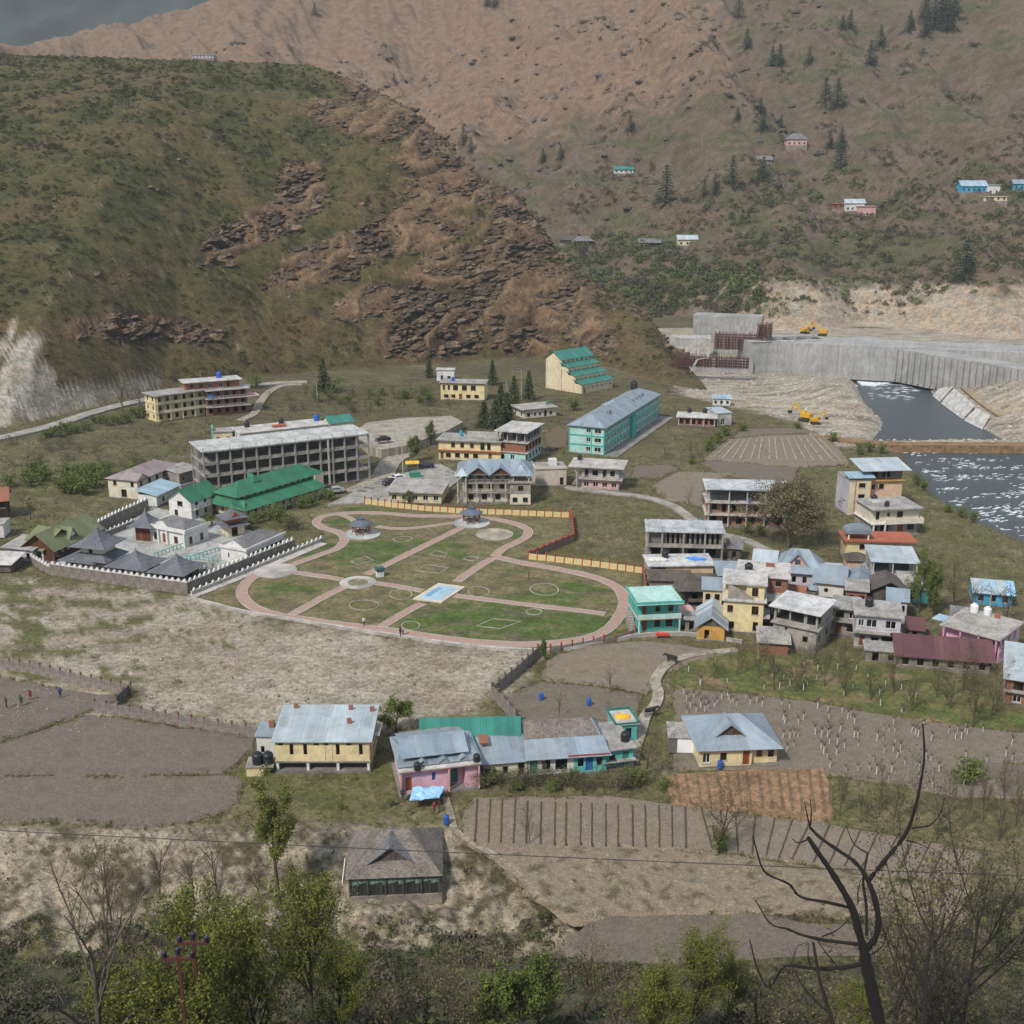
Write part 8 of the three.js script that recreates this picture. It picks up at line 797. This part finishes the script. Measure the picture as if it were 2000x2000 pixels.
{ const n = 4600, im = new THREE.InstancedMesh(crag, mat([1, 1, 1], 'rough', 1, .2), n), r = mulberry(99), M4 = new THREE.Matrix4(), Q = new THREE.Quaternion(), E = new THREE.Euler(), col = new THREE.Color(), cs = [[.17, .112, .07], [.14, .094, .06], [.22, .155, .105], [.085, .064, .048], [.12, .086, .058]]; let k = 0, t = 0; while (k < n && t++ < 400000) { const x = -220 + r() * 300, D = 400 + r() * 230, h = Hhill(x, -D); if (h < 4 || D > hillCrestD(x) + 3) continue; const st = h * .9 - x * .42, al = x * .9 + h * .42, m = rockMask(x, h) + .25 * fbm(st / 7, al / 24, 3), band = fbm(st / 5, al / 60, 2); const cliff = x > -60 && D > hillCrestD(x) - 26 && D < hillCrestD(x) + 2 && N2(x / 9, h / 9) > -.1 ? .8 : x > -10 ? .12 : 0; if (m < .3 - cliff && r() > .012) continue; if (band < -.1 && r() < .8) continue; E.set((r() - .5) * .5, (r() - .5) * .7, (r() - .5) * .35); Q.setFromEuler(E); const s = .7 + 3.4 * r() * r() * r(); M4.compose(V(x, h - .55 * s, -D - .1 * s), Q, V(s * (.8 + r()), s * (.7 + .6 * r()), s)); im.setMatrixAt(k, M4); const c = cs[Math.floor(r() * cs.length)], f = .8 + .4 * r(); col.setRGB(c[0] * f, c[1] * f, c[2] * f); im.setColorAt(k, col); k++; } im.count = k; im.name = 'rock_outcrops'; shadows(im); tag(im, 'jagged brown rock ledges breaking out of the green hill', 'rocks', null, 'stuff'); scene.add(im); }
instanced('mountain_crags', 'grey brown rock ribs on the far mountain slope', 'rocks', crag, mat([1, 1, 1], 'rough', 1, .2), 1700, r => { const D = 760 + r() * 420, x = (r() * 1.05 - .62) * D * .62, z = -D, h = Hmtn(x, z); if (h < 20) return null; const b = ridged((x + h * .9) / 95 + .3 * fbm(x / 31, z / 31, 4), (h - x * .45) / 30, 3) + .25 * fbm(x / 11, h / 7, 3); if (b < .74 + r() * .12) return null; return [x, h - .9, z, 1.4]; }, [.8, 3.6], [[.13, .105, .085], [.10, .08, .068], [.17, .13, .10], [.085, .075, .06]]);
instanced('mountain_scrub', 'dark shrubs scattered on the far mountain slopes', 'scrub', clB, plainM, 9000, r => { const D = 600 + r() * 620, x = (r() * 1.1 - .3) * D * .75, z = -D, h = Hmtn(x, z); if (h < 4) return null; const dens = fbm(x / 70, D / 45, 3) + ss(h, 120, 20) * .55 - (x < 60 ? .35 : 0); if (dens < .18 + r() * .35) return null; return [x, h - .3, z]; }, [.5, 2.4], cMtn);
instanced('valley_wood', 'soft green wood filling the mouth of the side valley', 'wood', clump(54, 220, .55, 3.4, 1.15), plainM, 420, r => { const u = 1070 + r() * 420, v = 455 + r() * 165; if (Math.hypot((u - 1210) / 170, (v - 545) / 85) > 1 && Math.hypot((u - 1440) / 110, (v - 560) / 50) > 1) return null; const p = hit(u, v); if (p[2] > -600) return null; return [p[0], p[1] - .6, p[2]]; }, [.5, 1.5], [...cGreen, [.11, .11, .05], [.10, .085, .06]]);
instanced('slope_bushes', 'bright green bush patches on the lower far slope', 'bushes', clump(55, 120, .45, 2.2, .9), plainM, 900, r => { const u = 1380 + r() * 640, v = 330 + r() * 260; if (N2(u / 90, v / 40) + .5 * N2(u / 30, v / 16) < .22) return null; const p = hit(u, v); if (p[2] > -590) return null; return [p[0], p[1] - .4, p[2]]; }, [.4, 1.5], [...cGreen, [.12, .12, .05]]);
instanced('boulders', 'grey boulders and rubble on the gravel of the dam works', 'boulders', strPts, mat([1, 1, 1], null, .95), 2600, r => { const u = 1325 + r() * 700, v = 705 + r() * 175, p = P(u, v); if (sdPoly(gravel, p[0], p[2]) < 0) return null; for (const q of river) if (sdPoly(q, p[0], p[2]) > 0) return null; return [p[0], H(p[0], p[2]), p[2]]; }, [.25, 1.7], [[.40, .37, .33], [.33, .30, .27], [.48, .45, .40], [.26, .23, .2]]);
instanced('field_stones', 'pale stones on the stony plot and dusty plain', 'stones', strPts, mat([1, 1, 1], null, .95), 800, r => { const a = r() < .16, u = a ? r() * 220 : r() * 1040, v = a ? 1340 + r() * 90 : 1150 + r() * 250, p = P(u, v); if (!a && sdPoly(plain, p[0], p[2]) < 0) return null; return [p[0], .05, p[2]]; }, [.08, .4], [[.42, .38, .32], [.36, .32, .27], [.32, .28, .24]]);

{ const edges = []; for (const k in polys) { const p = polys[k]; for (let i = 0; i < p.length; i++) edges.push([p[i], p[(i + 1) % p.length]]); } const e2 = edges;
  const along = (w, thr) => r => { const [a, b] = e2[Math.floor(r() * e2.length)], t = r(), x = lerp(a[0], b[0], t) + (r() - .5) * w, z = lerp(a[1], b[1], t) + (r() - .5) * w; if (N2(x / 6, z / 6) < thr || builtBoxes.some(q => x > q.min.x && x < q.max.x && z > q.min.z && z < q.max.z)) return null; return [x, H(x, z) + .02, z]; };
  instanced('verge_grass', 'rough grass along the edges of the fields', 'grass', tuft, plainM, 9000, along(1.3, -.5), [.5, 1.5], cGrass); instanced('verge_scrub', 'low scrub along the edges of the fields', 'scrub', clC, plainM, 1600, along(1.2, .0), [.3, .9], [...cBush, [.11, .13, .03]]); }
// ---------------------------------------------------------------- trees and poles on the foreground slope
const slopeAt = (u, D) => { const d = sight(u, 1000); const x = d[0] / -d[2] * D; return [x, ground(x, -D) - .2, -D]; };
const near = (kind, u, vTop, D, label, wide, opts) => { // stands on the slope at distance D and reaches up to the line of sight of its top
  const p = slopeAt(u, D); const t = sight(u, vTop), top = EYE + t[1] / -t[2] * D; return plant(kind, p, top - p[1], label, null, wide); };
pick = 1;
near('leafy', 335, 1740, 58, 'left big yellow green tree at the bottom of the view', .9); near('leafy', 430, 1790, 50, 'middle big yellow green tree at the bottom of the view', .9); near('leafy', 548, 1735, 60, 'right big yellow green tree at the bottom of the view', .95); near('leafy', 612, 1850, 54, 'lower yellow green tree right of the big ones', .95); near('leafy', 130, 1890, 50, 'low green tree in the bottom left corner', 1); near('leafy', 255, 1900, 46, 'low green tree beside the power poles', 1.2); near('leafy', 1400, 1830, 56, 'upright yellow green tree at the bottom right', .95); near('leafy', 1320, 1890, 54, 'lower yellow green tree beside the upright one', 1); near('leafy', 1490, 1880, 60, 'yellow green tree behind the dead snag', .9);
near('bare', 45, 1690, 46, 'tall bare tree in the bottom left corner', .9); near('bare', 95, 1700, 55, 'slim bare tree beside the corner tree', .8); near('budding', 800, 1880, 66, 'thin grey tree at the bottom centre', 1); near('budding', 720, 1900, 64, 'bare grey tree at the bottom centre left', 1.1); near('dense', 1060, 1880, 68, 'dull green tree at the bottom centre right', .9); near('budding', 930, 1880, 64, 'brown thicket tree at the bottom centre', 1.2); near('budding', 1160, 1840, 70, 'slim tree left of the dark field', .8); near('dense', 985, 1900, 62, 'green thicket tree at the bottom centre', 1); near('budding', 860, 1920, 58, 'low twiggy tree at the bottom centre', 1.3); near('budding', 1240, 1910, 60, 'low twiggy tree below the dark field', 1.2); near('budding', 1560, 1900, 62, 'low twiggy tree left of the dead tree trunk', 1.1); near('budding', 1680, 1900, 60, 'low twiggy tree behind the dead tree trunk', 1.2); near('leafy', 1780, 1920, 56, 'low green tree right of the dead tree trunk', 1); near('bare', 180, 1880, 52, 'bare grey tree left of the power poles', 1);
near('darkleaf', 1925, 1690, 32, 'dark leafed tree at the lower right', .62); near('darkleaf', 2010, 1650, 36, 'dark twiggy tree at the right frame edge', .7); near('budding', 1860, 1740, 44, 'greenish thin tree left of the dark tree', .9); near('darkleaf', 1975, 1790, 30, 'thicket tree in the bottom right corner', .7); near('budding', 1960, 1700, 50, 'pale brown tree behind the dark trees', 1.1);
{ // the charred dead tree, measured from the photograph at its own distance of 21 m
  const D0 = 21, pt = (x, y, dz = 0) => { const u = 1400 + x / 2.972, v = 1350 + y / 2.972, d = sight(u, v), k = (D0 + dz) / -d[2]; return V(d[0] * k, EYE + d[1] * k, d[2] * k); }; const px = D0 / cp / FOC / 2.972;
  const root = slopeAt(1752, D0); const g = thing('dead_tree', 'charred black dead tree with crooked bare limbs in the foreground', 'tree', root); const base = V(...root); const limb = (name, list, r0, r1) => { const c = new THREE.CatmullRomCurve3(list.map(a => (a.isVector3 ? a : pt(...a)).clone().sub(base))), n = list.length * 4, m = new TreeMesh(list.length * 31 + Math.round(r0 * 999)), ps = c.getPoints(n), rs = ps.map((_, i) => lerp(r0, r1, i / n) * px * (1 + .16 * m.rand(-1, 1))); m.tube(ps, rs, 8); part(name, m.woodGeo(), bark.black, g); };
  const foot0 = base.clone().add(V(0, -.4, 0)); limb('trunk', [foot0, [985, 2200, -.1], [945, 1932], [905, 1760], [872, 1600], [850, 1480]], 52, 32);
  limb('limb', [[850, 1490], [825, 1400], [790, 1270], [740, 1170], [660, 1040], [590, 940], [530, 850]], 28, 13); limb('limb', [[865, 1500], [915, 1440, -.1], [938, 1340, -.2], [915, 1200, -.25], [875, 1095, -.2], [810, 1000, -.1], [700, 920, 0], [600, 850, .1], [540, 790, .2]], 24, 9); limb('limb', [[880, 1100, -.2], [960, 1000, -.3], [1060, 880, -.35], [1110, 800, -.4], [1150, 680, -.45], [1185, 520, -.5], [1205, 370, -.5], [1195, 190, -.5]], 16, 5); limb('limb', [[860, 1580], [720, 1605, .4], [560, 1610, .6], [400, 1595, .8], [300, 1720, .9], [240, 1620, 1], [190, 1440, 1]], 16, 4); limb('limb', [[830, 1470], [600, 1440, .3], [480, 1410, .4], [410, 1380, .5], [320, 1355, .6], [225, 1215, .7]], 12, 4); limb('limb', [[770, 1255], [640, 1225, -.3], [480, 1190, -.4], [420, 1120, -.5], [280, 1050, -.6], [230, 920, -.6], [210, 840, -.6]], 11, 4); limb('limb', [[870, 1420], [868, 1250, .3], [850, 1100, .4], [875, 945, .5]], 12, 6);
  for (const b of [[[540, 790], [520, 700], [508, 640]], [[545, 780], [548, 690], [540, 600]], [[875, 940, .5], [800, 890, .5], [750, 780, .5]], [[1130, 795, -.4], [1240, 775, -.5], [1300, 700, -.5], [1320, 620, -.5]], [[1100, 865, -.35], [1160, 880, -.4], [1230, 912, -.4]], [[610, 1425, .3], [700, 1385, .3], [775, 1310, .2]], [[530, 860], [470, 880], [432, 850]], [[545, 1600, .6], [530, 1540, .6], [535, 1460, .6]], [[880, 1540], [960, 1480, -.2], [995, 1360, -.2]], [[820, 1230, .1], [820, 1160, .2], [840, 1080, .2]], [[700, 1600, .5], [620, 1500, .5], [580, 1440, .5]], [[1265, 1480, -.3], [1220, 1400, -.3]]].slice(0, 11)) limb('twig', b, 6, 2);
  // shoots rising beside it
  const sh = thing('dead_shoots', 'dark bare shoots rising right of the dead tree', 'tree', slopeAt(1800, 20.5)); const b2 = sh.position; const limb2 = (list, r0, r1) => { const c = new THREE.CatmullRomCurve3(list.map(a => pt(...a).sub(b2))), n = list.length * 4, m = new TreeMesh(list.length * 7), ps = c.getPoints(n); m.tube(ps, ps.map((_, i) => lerp(r0, r1, i / n) * px), 6); part('stem', m.woodGeo(), bark.dark, sh); };
  limb2([[1150, 2700], [1190, 2000], [1215, 1700], [1225, 1520], [1290, 1420], [1325, 1290]], 20, 5); limb2([[985, 1900], [1040, 1820], [1080, 1680], [1130, 1540], [1080, 1380]], 10, 4); limb2([[1210, 1780], [1180, 1640], [1130, 1530], [1215, 1410]], 10, 4); limb2([[1060, 1932], [1150, 1840], [1205, 1770]], 7, 5);
  const s3 = thing('dead_shoots', 'dark straight dead stem left of the dead tree', 'tree', slopeAt(1620, 21)); const b3 = s3.position; const l3b = (list, r0, r1) => { const c = new THREE.CatmullRomCurve3(list.map(a => pt(...a).sub(b3))), n = list.length * 4, m = new TreeMesh(list.length * 5), ps = c.getPoints(n); m.tube(ps, ps.map((_, i) => lerp(r0, r1, i / n) * px), 6); part('stem', m.woodGeo(), bark.dark, s3); }; l3b([[720, 2600], [670, 1932], [620, 1760], [590, 1640], [560, 1460]], 20, 9); l3b([[640, 1860], [520, 1740], [460, 1640], [430, 1570]], 8, 3); l3b([[440, 1560], [470, 1480], [520, 1460]], 4, 2);
}
{ // double power pole
  const D = 44, rust = mat([.085, .028, .02], null, .85), ins = mat([.03, .03, .05], null, .4); for (const [u, v, l] of [[262, 1862, 'front rust red power pole with black insulators'], [298, 1832, 'rear rust red power pole with black insulators']]) { const DD = u < 280 ? D : D + 2.2, p = slopeAt(u, DD), t = sight(u, v), top = EYE + t[1] / -t[2] * DD - p[1]; const g = thing('power_pole', l, 'pole', p, 0, 'rust red power poles'); part('shaft', new MB().box(-.075, .075, -.5, top, -.06, .06).geo(), rust, g); part('crossarm', new MB().box(-.75, .75, top - .35, top - .2, -.08, .08).box(-.5, -.45, top - .9, top - .3, -.05, .05).geo(), rust, g); for (const x of [-.65, 0, .65]) { const q = part('insulator', memo('ins', () => new THREE.LatheGeometry([[0, 0], [.05, 0], [.14, .05], [.06, .1], [.14, .15], [.06, .2], [.13, .25], [.04, .32], [0, .34]].map(a => new THREE.Vector2(...a)), 10)), ins, g); q.position.set(x, x ? top - .2 : top, 0); } }
  const span = (label, a, b, sag, r) => { const A = (([u, v, d]) => { const s = sight(u, v), k = d / -s[2]; return V(s[0] * k, EYE + s[1] * k, -d); })(a), B = (([u, v, d]) => { const s = sight(u, v), k = d / -s[2]; return V(s[0] * k, EYE + s[1] * k, -d); })(b), mid = A.clone().lerp(B, .5); mid.y -= sag; const c = new THREE.QuadraticBezierCurve3(A, mid, B); single('overhead_cable', new THREE.TubeGeometry(c, 60, r, 5), mat([.03, .03, .032], null, .7), label, 'cable'); };
  span('dark overhead cable crossing the whole lower view', [-300, 1606, 52], [2300, 1722, 44], .35, .022); span('thin pale cable running from the power poles to the left', [235, 1868, 44], [-200, 1760, 60], .2, .008); span('thin lower cable across the bottom centre', [322, 1845, 46], [2200, 1900, 40], .5, .008); 
}
// ---------------------------------------------------------------- vehicles, people, animals, small things
function car(label, u, v, h, turn, paint, s = 1) {
  const p = P(u, v, h), g = thing('parked_car', label, 'car', [p[0], h + .02, p[2]], turn, 'cars near the lane'); g.scale.setScalar(s); const pm = mat(paint, null, .3, 0, { metalness: .1 }); const prof = [[-2.1, .35], [-2.15, .75], [-2.05, .95], [-1.2, 1.0], [-.75, 1.45], [.95, 1.48], [1.75, 1.02], [2.1, .95], [2.15, .4]]; const sh = new THREE.Shape(prof.map(a => new THREE.Vector2(...a))); const body = new THREE.ExtrudeGeometry(sh, { depth: 1.5, bevelEnabled: true, bevelSize: .08, bevelThickness: .1, bevelSegments: 2 }); body.translate(0, 0, -.75); part('body', body, pm, g);
  part('side_window', new MB().prism([[-.95, 1.02, .862], [1.35, 1.02, .862], [.85, 1.4, .862], [-.62, 1.38, .862]], [0, 0, -1.724]).geo(), M.glass, g); part('windscreen', new MB().prism([[-1.3, 1.06, -.68], [-.84, 1.47, -.62], [-.84, 1.47, .62], [-1.3, 1.06, .68]], [-.09, .07, 0]).geo(), M.glass, g); for (const x of [-1.35, 1.35]) for (const z of [-.8, .8]) { const w = part('wheel', memo('whl', () => new THREE.CylinderGeometry(.34, .34, .22, 16).rotateX(Math.PI / 2)), mat([.02, .02, .02], null, .9), g); w.position.set(x, .34, z); part('rim', memo('rim', () => new THREE.CylinderGeometry(.19, .19, .24, 10).rotateX(Math.PI / 2)), M.metal, w); } for (const z of [-.55, .55]) part('headlight', memo('hl', () => boxGeo(-.06, .06, -.1, .1, -.18, .18)), M.frameW, g).position.set(-2.2, .75, z);
}
car('black car on the raised yard', 748, 862, 3, .5, [.02, .022, .025]); car('white car at the end of the lane', 776, 938, .1, .6, [.75, .76, .78]); car('dark car behind the white car', 762, 946, .1, .7, [.03, .03, .035]); car('dark blue car near the yellow awning', 832, 914, .1, .2, [.02, .025, .06]); car('silver car on the lane below the construction frame', 655, 962, .1, .35, [.4, .41, .42]);
{ const p = P(805, 918), g = thing('yellow_stall', 'yellow awning stall by the lane', 'stall', [p[0], 0, p[2]], .2); part('counter', boxGeo(-1.4, 1.4, 0, 1.1, -.8, .8), W.woodG, g); part('awning', new MB().prism([[-1.8, 2, 1.2], [-1.8, 2.6, 0], [-1.8, 2, -1.2]], [3.6, 0, 0]).geo(), M.yellow, g); for (const [x, z] of [[-1.5, 1], [1.5, 1], [-1.5, -1], [1.5, -1]]) part('post', boxGeo(x - .05, x + .05, 0, 2.1, z - .05, z + .05), M.metal, g); const q = P(810, 932), b = thing('green_bin', 'green skip bin by the lane', 'bin', [q[0], .1, q[2]], .3); part('box', new MB().prism([[-1.2, 0, .7], [1.2, 0, .7], [1.5, 1.2, .7], [-1.5, 1.2, .7]], [0, 0, -1.4]).geo(), M.doorG, b); part('lid', boxGeo(-1.55, 1.55, 1.2, 1.28, -.75, .75), M.doorG, b); }
{ const p = P(742, 1126), g = thing('park_kiosk', 'small white kiosk with dark green roof beside the long path', 'kiosk', [p[0], .05, p[2]], .4); part('base', boxGeo(-.7, .7, 0, 1.1, -.6, .6), W.white, g); part('roof', new MB().box(-.85, .85, 1.3, 1.9, -.75, .75).box(-.6, .6, 1.1, 1.3, -.5, .5).geo(), mat([.03, .10, .09], null, .6), g); }
function pole(label, u, v, top, h0 = 0) { const p = P(u, v, h0), g = thing('lamp_post', label, 'lamp post', [p[0], h0, p[2]], 0, 'poles in the village'); part('shaft', new THREE.CylinderGeometry(.09, .14, top, 8).translate(0, top / 2, 0), W.concP, g); part('arm', new MB().bar([0, top - .1, 0], [-1.0, top + .15, .2], .08).geo(), W.concP, g); part('lamp_head', boxGeo(-1.5, -.9, top + .1, top + .22, .1, .35), M.metal, g); }
pole('tall pale lamp post by the lane stall', 787, 925, 9); pole('pale post beside the separate conifer', 1018, 780, 11); pole('pale post in front of the grove', 990, 795, 9); pole('concrete pole beside the wide flat roofed house', 1133, 952, 7); pole('concrete pole in the rough ground above the yard', 620, 785, 7); pole('pole right of the stepped hall', 1400, 795, 8); pole('pole near the dam rubble', 1440, 790, 8); pole('pole between the orchard and pink flat house', 1928, 1225, 7);
function person(label, u, v, shirt, trousers, o = {}) { // one continuous figure meshed from limbs
  const R0 = 34, mc = new MarchingCubes(R0, mat([.3, .2, .15], null, .9), false, false, 40000); const S = 1.0, J = { hip: [0, .88, 0], chest: [0, 1.32, o.lean || .02], neck: [0, 1.48, (o.lean || .02) * 1.3], head: [0, 1.63, (o.lean || .02) * 1.5], sl: [-.19, 1.42, .02], sr: [.19, 1.42, .02], el: [-.27, 1.14, .03], er: [.27, 1.14, .03], wl: [-.25, .88, .14], wr: [.25, .88, .14], hl: [-.1, .86, 0], hr: [.1, .86, 0], kl: [-.11, .47, .06], kr: [.12, .47, -.02], al: [-.11, .07, .08], ar: [.13, .07, -.1], tl: [-.12, .04, .22], tr: [.14, .04, .05] };
  const bones = [['hip', 'chest', .15, .17], ['chest', 'neck', .14, .06], ['neck', 'head', .06, .10], ['head', 'head', .115, .115], ['chest', 'sl', .11, .075], ['chest', 'sr', .11, .075], ['sl', 'el', .07, .05], ['sr', 'er', .07, .05], ['el', 'wl', .048, .04], ['er', 'wr', .048, .04], ['hip', 'hl', .14, .1], ['hip', 'hr', .14, .1], ['hl', 'kl', .1, .065], ['hr', 'kr', .1, .065], ['kl', 'al', .062, .045], ['kr', 'ar', .062, .045], ['al', 'tl', .05, .04], ['ar', 'tr', .05, .04]].map(([a, b, r, s]) => [J[a], J[b], r, s]);
  for (let z = 0; z < R0; z++) for (let y = 0; y < R0; y++) for (let x = 0; x < R0; x++) { const p = [(x / R0 * 2 - 1) * S, (y / R0 * 2 - 1) * S + .9, (z / R0 * 2 - 1) * S]; let d = 9; for (const [a, b, r, s] of bones) { const ab = [b[0] - a[0], b[1] - a[1], b[2] - a[2]], l = ab[0] ** 2 + ab[1] ** 2 + ab[2] ** 2 || 1, t = clamp(((p[0] - a[0]) * ab[0] + (p[1] - a[1]) * ab[1] + (p[2] - a[2]) * ab[2]) / l, 0, 1), q = Math.hypot(p[0] - a[0] - ab[0] * t, p[1] - a[1] - ab[1] * t, p[2] - a[2] - ab[2] * t) - lerp(r, s, t); const k = .04, h = clamp(.5 + .5 * (q - d) / k, 0, 1); d = lerp(q, d, h) - k * h * (1 - h); } mc.field[x + y * R0 + z * R0 * R0] = -d; }
  mc.isolation = 0; mc.update(); const n = mc.count, pos = new Float32Array(n * 3), nor = new Float32Array(n * 3), col = new Float32Array(n * 3); for (let i = 0; i < n; i++) { const X = mc.positionArray[i * 3] * S, Y = mc.positionArray[i * 3 + 1] * S + .9, Z = mc.positionArray[i * 3 + 2] * S; pos.set([X, Y, Z], i * 3); nor.set([mc.normalArray[i * 3], mc.normalArray[i * 3 + 1], mc.normalArray[i * 3 + 2]], i * 3); const c = Y > 1.66 || (Y > 1.54 && Z < .02) ? [.02, .015, .012] : Y > 1.5 ? [.36, .22, .15] : Y > .88 ? (Math.abs(X) > .2 && Y < .95 ? [.36, .22, .15] : shirt) : Y > .1 ? trousers : [.03, .03, .03]; col.set(c, i * 3); }
  const g = new THREE.BufferGeometry(); g.setAttribute('position', new THREE.BufferAttribute(pos, 3)); g.setAttribute('normal', new THREE.BufferAttribute(nor, 3)); g.setAttribute('color', new THREE.BufferAttribute(col, 3)); const p = P(u, v, .12); const m = single('person', g, new THREE.MeshStandardMaterial({ vertexColors: true, roughness: .9, side: THREE.DoubleSide }), label, 'person'); m.position.set(p[0], .12, p[2]); m.rotation.y = o.turn || 0;
}
person('person in dark clothes walking on the front kerb of the park', 782, 1243, [.03, .03, .05], [.04, .04, .06], { turn: 1 }); person('person in pale pink top beside the dark clad walker', 787, 1240, [.5, .3, .35], [.06, .05, .08], { turn: 2 }); person('person in white top near the front kerb left of the walkers', 711, 1222, [.6, .58, .6], [.05, .04, .08], { turn: .5 }); person('person in dark red on the right lawn', 1033, 1132, [.25, .03, .03], [.05, .03, .03], { turn: 1.4 }); person('farm worker in blue on the stony plot', 118, 1362, [.05, .06, .2], [.04, .04, .1], { turn: .8 }); person('farm worker in red on the stony plot', 60, 1366, [.45, .05, .05], [.1, .05, .05], { lean: .2 }); person('farm worker in dark green on the stony plot', 42, 1378, [.03, .08, .06], [.03, .03, .03], { turn: 3 }); person('farm worker in dark clothes at the left edge of the stony plot', 13, 1382, [.05, .04, .04], [.03, .03, .03], { turn: 2 }); person('person in dark clothes by the pink house step', 786, 1562, [.05, .05, .07], [.03, .03, .04], { turn: .3 }); person('person in red beside the light blue tarpaulin', 848, 1588, [.4, .04, .06], [.08, .03, .05], { turn: 1 });
for (const [u, v, l] of [[1057, 1366, 'left blue drum on the brown plot'], [1150, 1377, 'right blue drum on the brown plot'], [872, 1608, 'blue drum beside the footpath above the slate house'], [1406, 1500, 'blue drum at the front of the yellow hip roofed house']]) { const p = P(u, v, .08); const g = thing('blue_drum', l, 'drum', [p[0], .08, p[2]], 0, 'blue plastic drums'); part('barrel', memo('drm', () => new THREE.LatheGeometry([[0, 0], [.33, 0], [.36, .05], [.36, .3], [.34, .33], [.36, .36], [.36, .66], [.34, .69], [.36, .72], [.36, 1], [.3, 1.08], [0, 1.08]].map(a => new THREE.Vector2(...a)), 14)), M.tankB, g); part('cap', memo('drc', () => new THREE.CylinderGeometry(.1, .1, .06, 8)), M.tank, g).position.set(.15, 1.1, 0); }
function cow(label, u, v, turn) { const p = P(u, v, .2), m = new TreeMesh(5); const g = thing('cow', label, 'cow', [p[0], .2, p[2]], turn); const b = new TreeMesh(6); b.tube([V(-.95, 1.0, 0), V(-.8, 1.02, 0), V(-.3, .98, 0), V(.3, 1.0, 0), V(.7, 1.1, 0), V(1.0, 1.22, 0), V(1.25, 1.25, 0), V(1.4, 1.1, 0), V(1.58, .95, 0)], [.08, .3, .36, .36, .3, .2, .16, .15, .08], 10); for (const [x, z] of [[-.72, .2], [-.72, -.2], [.6, .2], [.6, -.2]]) b.tube([V(x, .95, z), V(x + (x < 0 ? .06 : 0), .5, z), V(x - (x < 0 ? .06 : 0), .3, z), V(x, 0, z)], [.15, .08, .06, .06], 6); b.tube([V(-.95, 1.1, 0), V(-1.08, .8, 0), V(-1.08, .45, 0)], [.04, .03, .05], 5); for (const z of [-1, 1]) { b.tube([V(1.28, 1.3, z * .1), V(1.3, 1.42, z * .2), V(1.36, 1.52, z * .2)], [.03, .025, .01], 5); b.tube([V(1.25, 1.24, z * .12), V(1.2, 1.2, z * .3)], [.05, .03], 5); } part('body', b.woodGeo(), mat([.018, .016, .016], null, .9), g); }
cow('black cow standing on the winding footpath', 1270, 1398, .4); cow('black cow at the top of the winding footpath', 1312, 1294, 2.6);

{ // where look-alikes share a label, say which one by its place in the row
  const word = n => ['first', 'second', 'third', 'fourth', 'fifth', 'sixth', 'seventh', 'eighth', 'ninth', 'tenth', 'eleventh', 'twelfth', 'thirteenth', 'fourteenth', 'fifteenth', 'sixteenth', 'seventeenth', 'eighteenth', 'nineteenth', 'twentieth'][n] || ['twenty-first', 'twenty-second', 'twenty-third', 'twenty-fourth', 'twenty-fifth', 'twenty-sixth', 'twenty-seventh', 'twenty-eighth', 'twenty-ninth', 'thirtieth'][n - 20];
  const by = {}; for (const o of scene.children) if (o.userData.label && o.userData.group) (by[o.userData.label] ||= []).push(o);
  for (const l in by) { const a = by[l]; if (a.length < 2 || a.length > 30) continue; a.sort((p, q) => p.position.x / -p.position.z - q.position.x / -q.position.z); a.forEach((o, i) => { o.userData.label = `${l}, ${word(i)} from the left`; }); }
}
renderer.render(scene, camera);
